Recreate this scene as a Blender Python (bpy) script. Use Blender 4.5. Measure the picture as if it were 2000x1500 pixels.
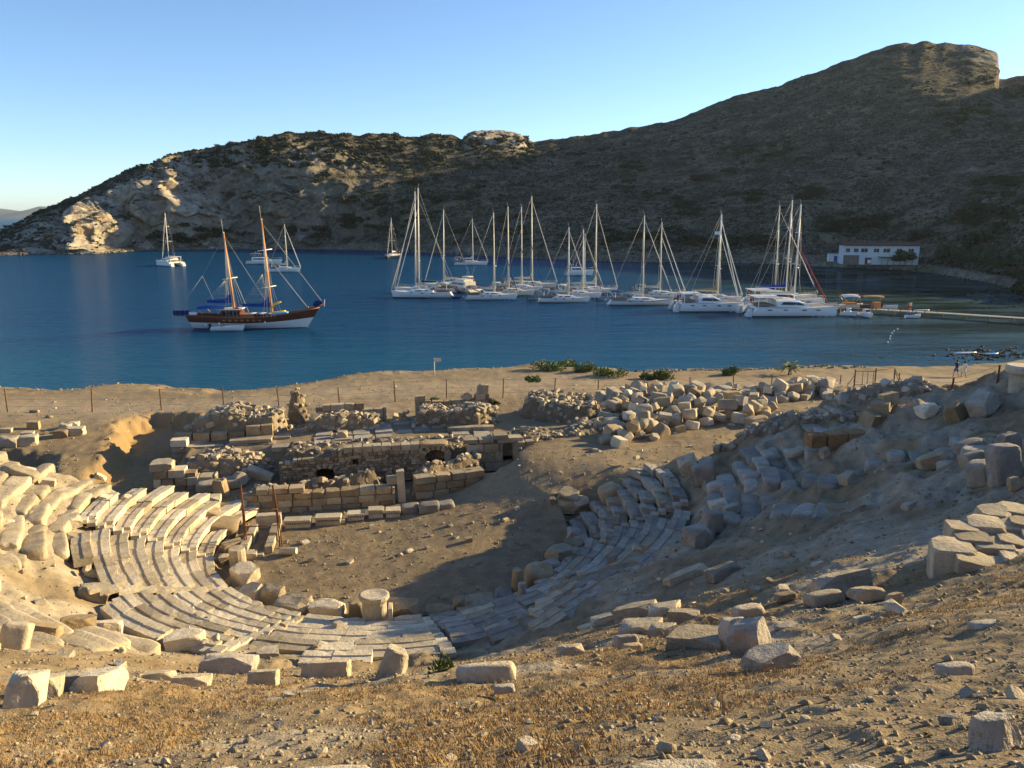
import bpy, bmesh, math, random
import numpy as np
from mathutils import Vector, Matrix, Euler

for _o in list(bpy.data.objects): bpy.data.objects.remove(_o)
SC = bpy.context.scene
COL = SC.collection
R_ = math.radians

# ------------------------------------------------------------------ camera
F_PX, TH, EYE = 1555.0, R_(11.9), 18.0        # focal length in photo pixels (2000 wide), pitch, eye height
cam = bpy.data.cameras.new('camera')
cam.sensor_width = 36.0
cam.lens = 36.0 * F_PX / 2000.0
cam.clip_start, cam.clip_end = 0.1, 60000
camo = bpy.data.objects.new('camera', cam); COL.objects.link(camo)
camo.location = (0, 0, EYE); camo.rotation_euler = (R_(90) - TH, 0, 0)
SC.camera = camo

# ------------------------------------------------------------------ light
SUN_AZ, SUN_EL = R_(24.0), R_(15.5)           # azimuth counted from +x towards +y
SDIR = Vector((math.cos(SUN_EL)*math.cos(SUN_AZ), math.cos(SUN_EL)*math.sin(SUN_AZ), math.sin(SUN_EL)))
W = bpy.data.worlds.new('World'); SC.world = W; W.use_nodes = True
nt = W.node_tree; nt.nodes.clear()
wo = nt.nodes.new('ShaderNodeOutputWorld'); bg = nt.nodes.new('ShaderNodeBackground')
sky = nt.nodes.new('ShaderNodeTexSky'); sky.sky_type = 'NISHITA'; sky.sun_disc = False
sky.sun_elevation = SUN_EL; sky.sun_rotation = R_(90) - SUN_AZ
sky.altitude = 0; sky.air_density = 0.75; sky.dust_density = 0.12; sky.ozone_density = 3.1
bg.inputs['Strength'].default_value = 0.094
nt.links.new(sky.outputs[0], bg.inputs[0]); nt.links.new(bg.outputs[0], wo.inputs[0])
sun = bpy.data.lights.new('sun', 'SUN'); sun.energy = 5.0; sun.angle = R_(0.53); sun.color = (1.0, 0.77, 0.40)
suno = bpy.data.objects.new('sun', sun); COL.objects.link(suno)
suno.rotation_euler = SDIR.to_track_quat('Z', 'Y').to_euler()
SC.view_settings.view_transform = 'Standard'; SC.view_settings.look = 'None'
SC.view_settings.gamma = 1; SC.view_settings.exposure = 1.34; SC.view_settings.use_curve_mapping = False
SC.render.engine = 'CYCLES'

# ------------------------------------------------------------------ small helpers
def ray(px, py):
    d = (px - 1000)/F_PX; v = (750 - py)/F_PX
    return (d, math.cos(TH) + v*math.sin(TH), v*math.cos(TH) - math.sin(TH))
def atz(px, py, z=0.0):                       # point of the photo at height z
    r = ray(px, py); t = (z - EYE)/r[2]
    return Vector((r[0]*t, r[1]*t, z))
def aty(px, py, y):                           # point of the photo at forward distance y
    r = ray(px, py); t = y/r[1]
    return Vector((r[0]*t, y, EYE + r[2]*t))
def smooth(a, b, x):
    t = np.clip((x - a)/(b - a), 0, 1); return t*t*(3 - 2*t)

_rs = np.random.RandomState(7)
_perm = np.concatenate([_rs.permutation(1024)]*3)
_val = _rs.rand(1024)*2 - 1
def vnoise(x, y, z=0.0):
    x = np.asarray(x, float); y = np.asarray(y, float); z = np.zeros_like(x) + z
    xi = np.floor(x).astype(int); yi = np.floor(y).astype(int); zi = np.floor(z).astype(int)
    fx = x - xi; fy = y - yi; fz = z - zi
    fx = fx*fx*(3-2*fx); fy = fy*fy*(3-2*fy); fz = fz*fz*(3-2*fz)
    xi &= 1023; yi &= 1023; zi &= 1023
    def h(a, b, c): return _val[_perm[_perm[(_perm[a & 1023] + b) & 1023] + (c & 1023)] & 1023]
    r = 0
    for dz in (0, 1):
        wz = fz if dz else 1 - fz
        for dy in (0, 1):
            wy = fy if dy else 1 - fy
            r = r + wz*wy*(h(xi, yi+dy, zi+dz)*(1-fx) + h(xi+1, yi+dy, zi+dz)*fx)
    return r
def fbm(x, y, z=0.0, oct=4, gain=0.5):
    a, s, r = 1.0, 1.0, 0
    for i in range(oct):
        r = r + a*vnoise(np.asarray(x)*s + 17.3*i, np.asarray(y)*s + 5.1*i, np.asarray(z)*s + 3.3*i); a *= gain; s *= 2.03
    return r

def link(o, parent=None):
    COL.objects.link(o)
    if parent is not None: o.parent = parent
    return o
def tag(o, label=None, cat=None, group=None, kind=None):
    if label: o['label'] = label
    if cat: o['category'] = cat
    if group: o['group'] = group
    if kind: o['kind'] = kind
    return o
def empty(name, loc=(0, 0, 0), rz=0.0, label=None, cat=None, group=None):
    o = bpy.data.objects.new(name, None); o.empty_display_size = 0.2
    o.location = loc; o.rotation_euler = (0, 0, rz); link(o)
    return tag(o, label, cat, group)
def meshobj(name, me, parent=None, mat=None):
    o = bpy.data.objects.new(name, me)
    if mat is not None and not me.materials: me.materials.append(mat)
    return link(o, parent)
def mesh_from(name, V, Fc, smooth_=False):
    me = bpy.data.meshes.new(name); me.from_pydata([tuple(v) for v in V], [], Fc); me.update()
    if smooth_: me.polygons.foreach_set('use_smooth', [True]*len(me.polygons))
    return me
KIDS = {}
def copy_tree(o, parent=None, kids=None):
    c = o.copy(); COL.objects.link(c)
    if parent is not None: c.parent = parent
    for ch in o.children: copy_tree(ch, c)
    return c

class MB:
    """collects simple solids into one mesh"""
    def __init__(s): s.V = []; s.F = []; s.sm = []
    def add(s, V, F, smooth_=False):
        b = len(s.V); s.V += [tuple(v) for v in V]; s.F += [tuple(i + b for i in f) for f in F]; s.sm += [smooth_]*len(F); return s
    def box(s, c, sz, rz=0.0, rx=0.0, ry=0.0, bev=0.0):
        x, y, z = (k/2 for k in sz); M = Euler((rx, ry, rz)).to_matrix()
        pts = [(-x,-y,-z),(x,-y,-z),(x,y,-z),(-x,y,-z),(-x,-y,z),(x,-y,z),(x,y,z),(-x,y,z)]
        P = [Vector(c) + M @ Vector(p) for p in pts]
        return s.add(P, [(0,3,2,1),(4,5,6,7),(0,1,5,4),(1,2,6,5),(2,3,7,6),(3,0,4,7)])
    def tube(s, pts, r, n=6, caps=True, smooth_=True):
        pts = [Vector(p) for p in pts]; rr = r if isinstance(r, (list, tuple)) else [r]*len(pts)
        V = []; Fc = []
        for i, p in enumerate(pts):
            d = (pts[min(i+1, len(pts)-1)] - pts[max(i-1, 0)]).normalized()
            a = d.cross(Vector((0, 0, 1)));
            if a.length < 1e-3: a = Vector((1, 0, 0))
            a.normalize(); b = a.cross(d)
            for k in range(n):
                t = 2*math.pi*k/n; V.append(p + (a*math.cos(t) + b*math.sin(t))*rr[i])
        for i in range(len(pts)-1):
            for k in range(n):
                Fc.append((i*n+k, i*n+(k+1) % n, (i+1)*n+(k+1) % n, (i+1)*n+k))
        if caps: Fc += [tuple(range(n)), tuple(range((len(pts)-1)*n, len(pts)*n))[::-1]]
        return s.add(V, Fc, smooth_)
    def loft(s, rings, close=True, caps=True, smooth_=False):
        n = len(rings[0]); V = [p for r in rings for p in r]; Fc = []
        for i in range(len(rings)-1):
            for k in range(n if close else n-1):
                Fc.append((i*n+k, i*n+(k+1) % n, (i+1)*n+(k+1) % n, (i+1)*n+k))
        if caps: Fc += [tuple(range(n))[::-1], tuple(range((len(rings)-1)*n, len(rings)*n))]
        return s.add(V, Fc, smooth_)
    def prism(s, poly, z0, z1):
        n = len(poly)
        V = [(p[0], p[1], z0) for p in poly] + [(p[0], p[1], z1) for p in poly]
        return s.add(V, [tuple(range(n))[::-1], tuple(range(n, 2*n))] + [(i, (i+1) % n, n+(i+1) % n, n+i) for i in range(n)])
    def build(s, name, mat, parent=None):
        me = bpy.data.meshes.new(name); me.from_pydata(s.V, [], s.F); me.update()
        me.polygons.foreach_set('use_smooth', s.sm)
        bm = bmesh.new(); bm.from_mesh(me); bmesh.ops.recalc_face_normals(bm, faces=bm.faces); bm.to_mesh(me); bm.free()
        return meshobj(name, me, parent, mat)

# ------------------------------------------------------------------ materials
class NT:
    def __init__(s, name):
        s.m = bpy.data.materials.new(name); s.m.use_nodes = True; s.t = s.m.node_tree; s.b = s.t.nodes['Principled BSDF']
        s.geo = None
    def n(s, ty, **kw):
        nd = s.t.nodes.new(ty)
        for k, v in kw.items():
            if k in nd.inputs: nd.inputs[k].default_value = v
            else: setattr(nd, k, v)
        return nd
    def l(s, a, b): s.t.links.new(a, b)
    def pos(s, obj=False):
        if obj: return s.n('ShaderNodeTexCoord').outputs['Object']
        if s.geo is None: s.geo = s.n('ShaderNodeNewGeometry')
        return s.geo.outputs['Position']
    def noise(s, scale, detail=4, rough=.6, vec=None, dist=0.0, stretch=None):
        v = vec or s.pos()
        if stretch:
            mp = s.n('ShaderNodeMapping'); mp.inputs['Scale'].default_value = stretch; s.l(v, mp.inputs[0]); v = mp.outputs[0]
        nd = s.n('ShaderNodeTexNoise', Scale=scale, Detail=detail, Roughness=rough, Distortion=dist); s.l(v, nd.inputs['Vector']); return nd.outputs['Fac']
    def ramp(s, fac, stops):
        r = s.n('ShaderNodeValToRGB'); e = r.color_ramp.elements
        while len(e) < len(stops): e.new(0.5)
        for el, (p, c) in zip(e, stops): el.position = p; el.color = (*c, 1) if len(c) == 3 else c
        s.l(fac, r.inputs[0]); return r.outputs[0]
    def mix(s, fac, a, b, mode='MIX'):
        m = s.n('ShaderNodeMix', data_type='RGBA', blend_type=mode)
        for sock, v in ((m.inputs[0], fac), (m.inputs[6], a), (m.inputs[7], b)):
            if hasattr(v, 'is_linked') or hasattr(v, 'links'): s.l(v, sock)
            elif isinstance(v, (int, float)): sock.default_value = v
            else: sock.default_value = (*v, 1)
        return m.outputs[2]
    def math(s, op, a, b=None, clamp=False):
        m = s.n('ShaderNodeMath', operation=op, use_clamp=clamp)
        for i, v in enumerate((a, b)):
            if v is None: continue
            if hasattr(v, 'links'): s.l(v, m.inputs[i])
            else: m.inputs[i].default_value = v
        return m.outputs[0]
    def rng(s, v, a, b, c=0.0, d=1.0):
        m = s.n('ShaderNodeMapRange'); s.l(v, m.inputs[0])
        for i, k in enumerate((a, b, c, d)): m.inputs[i+1].default_value = k
        return m.outputs[0]
    def bump(s, h, strength=.5, dist=.05, prev=None):
        b = s.n('ShaderNodeBump', Strength=strength, Distance=dist); s.l(h, b.inputs['Height'])
        if prev is not None: s.l(prev, b.inputs['Normal'])
        return b.outputs[0]
    def done(s, col=None, rough=.9, nrm=None, spec=.25):
        if col is not None:
            if hasattr(col, 'links'): s.l(col, s.b.inputs['Base Color'])
            else: s.b.inputs['Base Color'].default_value = (*col, 1)
        if hasattr(rough, 'links'): s.l(rough, s.b.inputs['Roughness'])
        else: s.b.inputs['Roughness'].default_value = rough
        s.b.inputs['Specular IOR Level'].default_value = spec
        if nrm is not None: s.l(nrm, s.b.inputs['Normal'])
        return s.m
def flat(name, col, rough=.6, spec=.4, metal=0.0):
    t = NT(name); t.b.inputs['Metallic'].default_value = metal; return t.done(col, rough, None, spec)

def stone_mat(name, dark, mid, light, gscale=1.0, stain=(0.20, 0.135, 0.07), stain_amt=.35):
    t = NT(name); v = t.pos(True)
    oi = t.n('ShaderNodeObjectInfo')
    add = t.n('ShaderNodeVectorMath', operation='MULTIPLY_ADD'); t.l(oi.outputs['Random'], add.inputs[0])
    add.inputs[1].default_value = (37, 91, 53); t.l(t.pos(), add.inputs[2]); v = add.outputs[0]
    n1 = t.noise(1.6*gscale, 5, .62, v); n2 = t.noise(9*gscale, 4, .7, v); n3 = t.noise(34*gscale, 3, .7, v)
    c = t.ramp(n1, [(.28, dark), (.5, mid), (.72, light)])
    c = t.mix(t.rng(n2, .45, .75, 0, .55), c, [k*.62 for k in mid])
    c = t.mix(t.rng(t.noise(2.3*gscale, 4, .6, v, .6), .56, .74, 0, stain_amt), c, stain)
    c = t.mix(t.rng(n3, .57, .75, 0, .6), c, (.085, .075, .06))
    hs = t.n('ShaderNodeHueSaturation'); t.l(c, hs.inputs['Color'])
    t.l(t.rng(oi.outputs['Random'], 0, 1, .70, 1.22), hs.inputs['Value'])
    b = t.bump(n2, .6, .06); b = t.bump(n3, .55, .02, b)
    return t.done(hs.outputs[0], .92, b, .15)
M = {}
M['stone'] = stone_mat('limestone', (.30, .245, .17), (.43, .36, .255), (.54, .47, .35))
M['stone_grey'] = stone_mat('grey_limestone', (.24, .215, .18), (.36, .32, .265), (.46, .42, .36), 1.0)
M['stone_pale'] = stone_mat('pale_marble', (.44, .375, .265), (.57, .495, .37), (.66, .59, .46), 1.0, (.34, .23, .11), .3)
M['stone_warm'] = stone_mat('warm_sandstone', (.26, .185, .105), (.37, .28, .17), (.44, .36, .24), 1.0)
M['rubble'] = stone_mat('rubble_stone', (.27, .22, .15), (.41, .34, .24), (.54, .47, .35), 1.4)
M['orange_stone'] = stone_mat('orange_sandstone', (.24, .13, .06), (.32, .19, .09), (.38, .25, .13), 1.0)
M['earth_core'] = stone_mat('earth_mortar', (.17, .13, .085), (.25, .20, .135), (.33, .27, .19), 1.5, (.18, .11, .05), .3)
# ------------------------------------------------------------------ near ground as a height function
CX, CY, R0 = -5.4, 35.5, 8.2
def sag(a):                                          # the lowest rows in the middle lie flatter
    a = np.asarray(a) % 360; return smooth(205, 234, a)*(1 - smooth(288, 322, a))
def cone_z(Rr, a):                                   # the bowl of the theatre; a = angle in degrees from +x
    z = 3.1 + (Rr - 8.5)*.49 + .06*np.maximum(Rr - 26, 0)
    d = (a + 180) % 360 - 180                        # -180..180
    w0 = sag(a); z = z - .21*w0*np.clip(Rr - 8.5, 0, 5.2)*(1 - np.clip((Rr - 13.9)/11, 0, 1))
    wr = smooth(-24, -6, d)*(1 - smooth(60, 80, d))  # right flank levels off
    z = z - wr*(np.maximum(Rr - 14, 0)*.035 + .2*np.maximum(Rr - 27, 0))
    return z
def pol(a, Rr): return np.array([CX + Rr*math.cos(R_(a)), CY + Rr*math.sin(R_(a))])
LA, LB = pol(157, 8.2), pol(185, 18.0)
RA, RB = pol(8, 8.2), pol(23, 22.0)
RIM = [(2.6, 36.6), (6.2, 38.7), (17.2, 38.2), (20.5, 34.6), (32, 26)]        # end of the bowl on the right
CTRL = [(440,1100,2.75),(500,1180,2.8),(700,1205,2.8),(860,1195,2.8),(1000,1155,2.85),(700,1080,3.0),(560,1040,2.9),(640,1028,2.9),(780,1018,2.95),(850,992,3.1),
 (930,975,3.45),(990,950,3.95),(900,1050,3.3),(1000,1020,3.5),(1080,1000,3.75),(1100,960,4.3),(1120,1060,3.2),(620,1130,2.9),(800,1130,3.0),(950,1120,3.1),
 (1010,890,4.6),(1050,870,4.65),(1150,880,4.75),(1250,870,4.8),(1350,850,4.8),(1450,832,4.8),(1520,815,4.7),(1100,925,4.6),(1250,900,4.9),(1180,930,4.8),(1000,925,4.3),
 (1200,840,4.65),(1300,800,4.5),(1400,790,4.3),(1500,790,4.3),(1600,770,4.2),(1750,775,4.4),(1900,765,4.0),
 (500,780,3.4),(800,760,3.3),(1100,757,3.2),(1400,752,3.0),(1700,752,2.9),(1900,745,2.6),(2000,745,2.6),(15,806,3.6),(300,800,3.6),(700,780,3.5),(1050,770,3.5),(1350,765,3.3),(1600,755,3.1),
 (0,770,2.9),(150,775,2.9),(300,780,3.0),(600,760,3.1),(850,740,2.9),(1150,725,2.9),(1500,735,2.4),(1870,735,2.0),
 (0,830,4.4),(100,840,4.3),(200,830,4.25),(60,810,3.8),(-150,840,4.5),(-300,850,4.8),(-150,780,3.2),
 (230,985,3.0),(300,975,2.9),(350,975,2.85),(420,985,2.8),(480,1010,2.8),(700,993,2.85),(880,965,3.1),(600,935,2.9),(750,915,2.9),(870,905,3.0),(960,900,3.6),
 (600,855,4.3),(750,848,4.3),(900,832,4.35),(450,868,4.3),(380,868,4.3),(560,830,4.1),(770,818,4.1),(980,812,4.2),(400,800,3.9),(470,790,3.6),(1080,850,4.55),(1100,800,4.2)]
_cp = np.array([atz(*c) for c in CTRL]); _cxy = _cp[:, :2]
_extra = np.array([(70, 92, 2.2), (-70, 66, 3.2), (-60, 40, 5), (70, 60, 4), (40, 55, 4.2), (-90, 60, 3), (95, 95, 2.2), (95, 60, 3)], float)
_cxy = np.vstack([_cxy, _extra[:, :2]]); _cz = np.concatenate([_cp[:, 2], _extra[:, 2]])
def _phi(d): return np.sqrt(d*d + 1.0)
_K = _phi(np.linalg.norm(_cxy[:, None]-_cxy[None], axis=2)) - np.eye(len(_cxy))*-0.02
_A = np.block([[_K, np.ones((len(_cxy), 1))], [np.ones((1, len(_cxy))), np.zeros((1, 1))]])
_wt = np.linalg.solve(_A, np.concatenate([_cz, [0]]))
def flat_z(x, y):
    out = np.empty(len(x))
    for i in range(0, len(x), 40000):
        d = np.hypot(x[i:i+40000, None]-_cxy[None, :, 0], y[i:i+40000, None]-_cxy[None, :, 1])
        out[i:i+40000] = _phi(d) @ _wt[:-1] + _wt[-1]
    return out
SHORE = [(-700,775),(-300,765),(0,757),(100,760),(160,757),(215,753),(300,755),(350,760),(400,761),(470,760),(545,755),(600,750),(650,741),(700,732),(750,728),(850,726),(900,722),(1000,718),(1050,713),(1150,712),(1200,722),(1230,727),(1350,724),(1500,722),(1560,717),(1700,718),(1850,716),(1950,709),(2100,690),(2400,650),(2800,600)]
_sh = np.array([atz(a, b, 2.3 if a < 1100 else 2.3 - .9*min(1, (a-1100)/700)) for a, b in SHORE])
def shore_y(x):  return np.interp(x, _sh[:, 0], _sh[:, 1])
def shore_z(x):  return np.interp(x, _sh[:, 0], _sh[:, 2])
def sdist_line(x, y, A, B):                          # + on the left of A->B
    d = B - A; L = np.hypot(*d); return (d[0]*(y-A[1]) - d[1]*(x-A[0]))/L
def poly_sd(x, y, P):                                # signed distance, negative inside
    P = np.array(P, float); d = np.full(len(x), 1e9); ins = np.zeros(len(x), bool)
    for i in range(len(P)):
        a, b = P[i], P[(i+1) % len(P)]; e = b - a
        t = np.clip(((x-a[0])*e[0] + (y-a[1])*e[1])/(e @ e), 0, 1)
        d = np.minimum(d, np.hypot(x-a[0]-t*e[0], y-a[1]-t*e[1]))
        c = ((a[1] <= y) & (b[1] > y)) | ((b[1] <= y) & (a[1] > y))
        with np.errstate(divide='ignore', invalid='ignore'): xx = a[0] + (y-a[1])/(e[1] if e[1] else 1e-9)*e[0]
        ins ^= c & (x < xx)
    return np.where(ins, -d, d)
TRENCH = [(-22.0, 40.0), (-23.2, 43.2), (-24.4, 47.8), (-26.6, 53.3), (-26.2, 56.2), (-23.0, 56.0), (-21.6, 50), (-20.4, 46.5), (-19.9, 41.5), (-19.0, 40.3)]
PIT = [(-38, 41.5), (-34, 44.8), (-30.5, 45.3), (-28.2, 45.2), (-26.9, 44.2), (-26.5, 43.0), (-26.8, 41.6), (-29, 41.2), (-34, 39.5)]
PLAT = [(-20.6, 46.5), (-12.6, 46.3), (-5, 47.6), (0.6, 48.2), (2.5, 55.5), (-21.5, 53.6)]     # platform of the stage building
FRONTRUB = [(-19.7, 42.3), (-13.8, 43.6), (-12.5, 46.5), (-20.3, 46.5)]
ROOM = [(-20.0, 40.6), (-14.2, 41.0), (-13.3, 43.5), (-11.8, 45.6), (-5, 46.9), (0.2, 47.8), (0.0, 43.2), (-5.3, 41.2), (-13.9, 39.4)]
def hz(x, y, noise=True):
    x = np.atleast_1d(np.asarray(x, float)).ravel(); y = np.atleast_1d(np.asarray(y, float)).ravel()
    z = flat_z(x, y)
    z = z*(y > 20) + np.where(y > 20, 0, 3.0)
    # raised platform, then the cut along the stage building front
    d = poly_sd(x, y, PLAT); z = np.maximum(z, z + (4.25 - z)*(1 - smooth(-.35, .15, d)))
    d = poly_sd(x, y, ROOM); z = z + (np.minimum(z, 2.9) - z)*(1 - smooth(-.15, .35, d))*smooth(2.6, 3.2, z)
    wob = fbm(x*.8, y*.8, 3.0, 3)*.35
    d = poly_sd(x, y, TRENCH) + wob; z = z + (2.95 + .15*fbm(x*.5, y*.5, 8., 2) - z)*(1 - smooth(-.35, .75, d))
    d = poly_sd(x, y, PIT) + wob; z = z + (3.0 + .2*fbm(x*.6, y*.6, 9., 2) - z)*(1 - smooth(-.3, .8, d))
    dt = poly_sd(x, y, TRENCH); dp = poly_sd(x, y, PIT); eg = np.exp(-(np.minimum(np.abs(dt-.2), np.abs(dp-.2))/.9)**2)
    if noise: z = z + eg*(.20*fbm(x*1.7, y*1.7, 41., 4, .6))
    # theatre bowl
    Rr = np.hypot(x-CX, y-CY); a = np.degrees(np.arctan2(y-CY, x-CX))
    cz = cone_z(Rr, a)
    seat = smooth(8.2, 8.6, Rr)*(1 - smooth(13.3, 14.2, Rr))
    ang_ = a % 360
    low = smooth(228, 246, ang_)*(1 - smooth(330, 350, ang_))
    cz = cz - .30*seat*(1-low) + low*(-.05 + .07*smooth(245, 262, ang_) + .13*smooth(285, 315, ang_) + (.10 + .06*smooth(245, 262, ang_))*fbm(x*1.1, y*1.1, 31., 4))*smooth(8.6, 9.6, Rr)*(1 - smooth(13, 17, Rr))
    rough = smooth(13.2, 15, Rr)*(1 - smooth(26, 31, Rr))
    dd = (a + 180) % 360 - 180
    rgt = smooth(-50, -25, dd)*(1 - smooth(60, 90, dd)); lft = 1 - smooth(-150, -118, dd)*(1-smooth(150, 165, dd))
    st = Rr/.72 + .35*fbm(x*.5, y*.5, 1., 2); fr = st - np.floor(st)
    cz = cz + rough*(.22*(smooth(.55, 1, fr) - fr)*smooth(-.25, .35, vnoise(x*.45, y*.45, 4.))*(0.35 + .65*np.maximum(rgt, lft)))
    if noise: cz = cz + rough*(.10 + .26*rgt + .12*lft)*fbm(x*.75, y*.75, 2., 4, .55)
        # LA->LB runs outward (left): the bowl (towards camera) lies on its left side
    dl = sdist_line(x, y, LA, LB) ; dr = np.minimum.reduce([-sdist_line(x, y, np.array(RIM[i]), np.array(RIM[i+1])) for i in range(len(RIM)-1)])
    wv = .25*fbm(x*.6, y*.6, 12., 2)
    wl = smooth(-1.1, .2, dl + wv); wr = smooth(-2.6, .2, dr + wv)
    w = np.where(x < CX, wl, wr); w = np.where(y < 28, 1.0, w)
    w = w*smooth(8.0, 8.3, Rr)
    z = z*(1-w) + cz*w
    # ditch round the orchestra
    ang = (a % 360); ring = np.exp(-((Rr-7.85)/.32)**2)*smooth(190, 205, ang)*(1 - smooth(352, 362, ang))
    z = z - .28*ring
    # shore
    sy = shore_y(x) + .8*fbm(x*.12, x*0+3.3, 0., 3)
    t = y - sy; z = np.where(t > -4, np.minimum(z, shore_z(x) + .05 + np.maximum(-t, 0)*.12 + .12*fbm(x*.5, y*.5, 0, 3)), z)
    z = z - smooth(0, 3.2, t)*4.5
    if noise:
        n1 = fbm(x*.35, y*.35, 0., 4); n2 = fbm(x*2.1, y*2.1, 5., 3)
        orch = (Rr < 8)
        near = smooth(30, 12, y)
        z = z + (.07 - .04*orch)*n1 + (.018 + .022*near)*n2
        z = z + near*.018*fbm(x*7, y*7, 6., 2)
    return z
def hit(px, py, tmax=None, lift=0.0):
    """points of the near ground seen at photo pixels (arrays)"""
    px = np.atleast_1d(np.asarray(px, float)); py = np.atleast_1d(np.asarray(py, float))
    d = (px-1000)/F_PX; v = (750-py)/F_PX
    ry = math.cos(TH) + v*math.sin(TH); rz = v*math.cos(TH) - math.sin(TH)
    ts = np.concatenate([np.geomspace(.9, 100, 300)])
    T = ts[None, :]/ry[:, None]
    X = d[:, None]*T; Y = ry[:, None]*T; Z = EYE + rz[:, None]*T
    G = hz(X, Y, False).reshape(X.shape) + lift
    below = Z < G; k = np.argmax(below, axis=1); k = np.where(below.any(axis=1), np.maximum(k, 1), len(ts)-1)
    i = np.arange(len(px)); a = (Z-G)[i, k-1]; b = (Z-G)[i, k]
    f = np.clip(a/np.maximum(a-b, 1e-6), 0, 1); t = T[i, k-1]*(1-f) + T[i, k]*f
    x = d*t; y = ry*t
    return np.stack([x, y, hz(x, y)], axis=1)
_hc = {}
def hit1(px, py):
    k = (px, py)
    if k not in _hc: _hc[k] = Vector(hit(px, py)[0])
    return _hc[k].copy()
def gz(x, y): return float(hz([x], [y])[0])

def build_ground():
    ys = list(np.linspace(-30, 0, 22)); y = 0.0
    while y < 112: y += .0062*max(y, 0) + .022; ys.append(y)
    ys = np.array(ys); u = np.linspace(-1, 1, 900); u = .55*u + .45*u**3
    Wd = .95*np.maximum(ys, 0) + 16
    X = u[None, :]*Wd[:, None]; Y = np.repeat(ys[:, None], len(u), 1)
    Z = hz(X, Y).reshape(X.shape)
    Z = np.maximum(Z, -3.0)
    n, m = X.shape
    V = np.stack([X.ravel(), Y.ravel(), Z.ravel()], 1)
    idx = np.arange(n*m).reshape(n, m)
    F = np.stack([idx[:-1, :-1].ravel(), idx[:-1, 1:].ravel(), idx[1:, 1:].ravel(), idx[1:, :-1].ravel()], 1)
    me = bpy.data.meshes.new('ground'); me.vertices.add(len(V)); me.vertices.foreach_set('co', V.ravel())
    me.loops.add(F.size); me.loops.foreach_set('vertex_index', F.ravel().astype(np.int32))
    me.polygons.add(len(F)); me.polygons.foreach_set('loop_start', np.arange(0, F.size, 4, dtype=np.int32)); me.polygons.foreach_set('loop_total', np.full(len(F), 4, dtype=np.int32))
    me.polygons.foreach_set('use_smooth', np.ones(len(F), bool)); me.update(); me.validate()
    # where the ground is what: stony bowl, dry grass, bank earth
    x = V[:, 0]; y = V[:, 1]
    Rr = np.hypot(x-CX, y-CY); a = np.degrees(np.arctan2(y-CY, x-CX)); dd = (a+180) % 360 - 180
    rock = smooth(8.2, 9, Rr)*smooth(-.3, .4, fbm(x*.55, y*.55, 11., 3) + .25*(dd > 150) + .25*(dd < -140) - .35*((dd > -130) & (dd < -55)) )*(np.where(x < CX, sdist_line(x, y, LA, LB), -sdist_line(x, y, RA, RB)) > -.5)
    rock *= smooth(40, 24, np.hypot(x-CX, y-CY))
    grass = smooth(24, 17, y)*smooth(-.15, .45, fbm(x*.5, y*.7, 21., 4)+.12)*(1-smooth(-14, -22, x-.3*y))
    orange = np.zeros(len(x)); bank = (x < -18) & (y > 38) & (y < 58); orange = np.where(bank, (1-smooth(0.2, 2.2, np.abs(poly_sd(x, y, TRENCH)+.4))) , 0)
    track = np.exp(-((y-shore_y(x)+13)/6)**2)*(y > 50)
    for nm, arr in (('rock', rock), ('grass', grass), ('orange', orange), ('track', track)):
        at = me.attributes.new(nm, 'FLOAT', 'POINT'); at.data.foreach_set('value', arr.astype(np.float32))
    t = NT('ground_earth')
    def att(nm): q = t.n('ShaderNodeAttribute'); q.attribute_name = nm; return q.outputs['Fac']
    n0 = t.noise(.35, 5, .6); n1 = t.noise(1.7, 5, .65); n2 = t.noise(9, 4, .7); n3 = t.noise(42, 3, .7)
    soil = t.ramp(n1, [(.3, (.165, .122, .072)), (.52, (.255, .195, .118)), (.75, (.34, .265, .165))])
    soil = t.mix(t.rng(n0, .40, .68, 0, .6), soil, (.17, .135, .095)); soil = t.mix(t.rng(t.noise(.12, 4, .6), .48, .66, 0, .45), soil, (.35, .27, .165))
    trk = t.mix(n1, (.30, .235, .155), (.36, .29, .20)); soil = t.mix(t.math('MULTIPLY', att('track'), .85), soil, trk)
    org = t.mix(n2, (.27, .165, .07), (.36, .24, .11)); soil = t.mix(t.math('MULTIPLY', att('orange'), .85), soil, org)
    rk = t.ramp(n1, [(.3, (.26, .215, .155)), (.55, (.37, .315, .235)), (.75, (.47, .41, .32))])
    rm = t.math('MULTIPLY', att('rock'), t.rng(n2, .3, .55, .35, 1))
    c = t.mix(rm, soil, rk)
    gr = t.ramp(n2, [(.3, (.20, .125, .055)), (.55, (.30, .195, .085)), (.8, (.40, .28, .14))])
    gm = t.math('MULTIPLY', att('grass'), t.rng(n2, .38, .58)); c = t.mix(t.math('MULTIPLY', gm, .75), c, gr)
    vo = t.n('ShaderNodeTexVoronoi', Scale=11.0); t.l(t.pos(), vo.inputs['Vector'])
    peb = t.math('MULTIPLY', t.rng(vo.outputs['Distance'], .22, .10), t.rng(t.noise(23, 1, .5), .5, .62))
    c = t.mix(t.math('MULTIPLY', peb, .7), c, (.42, .36, .27))
    c = t.mix(t.rng(n3, .54, .76, 0, .45), c, (.085, .066, .046))
    b = t.bump(n1, .35, .12); b = t.bump(n2, .6, .05, b); b = t.bump(n3, .7, .018, b); b = t.bump(peb, .6, .03, b)
    o = meshobj('ground', me, None, t.done(c, .95, b, .08)); tag(o, kind='structure'); return o
build_ground()
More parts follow.
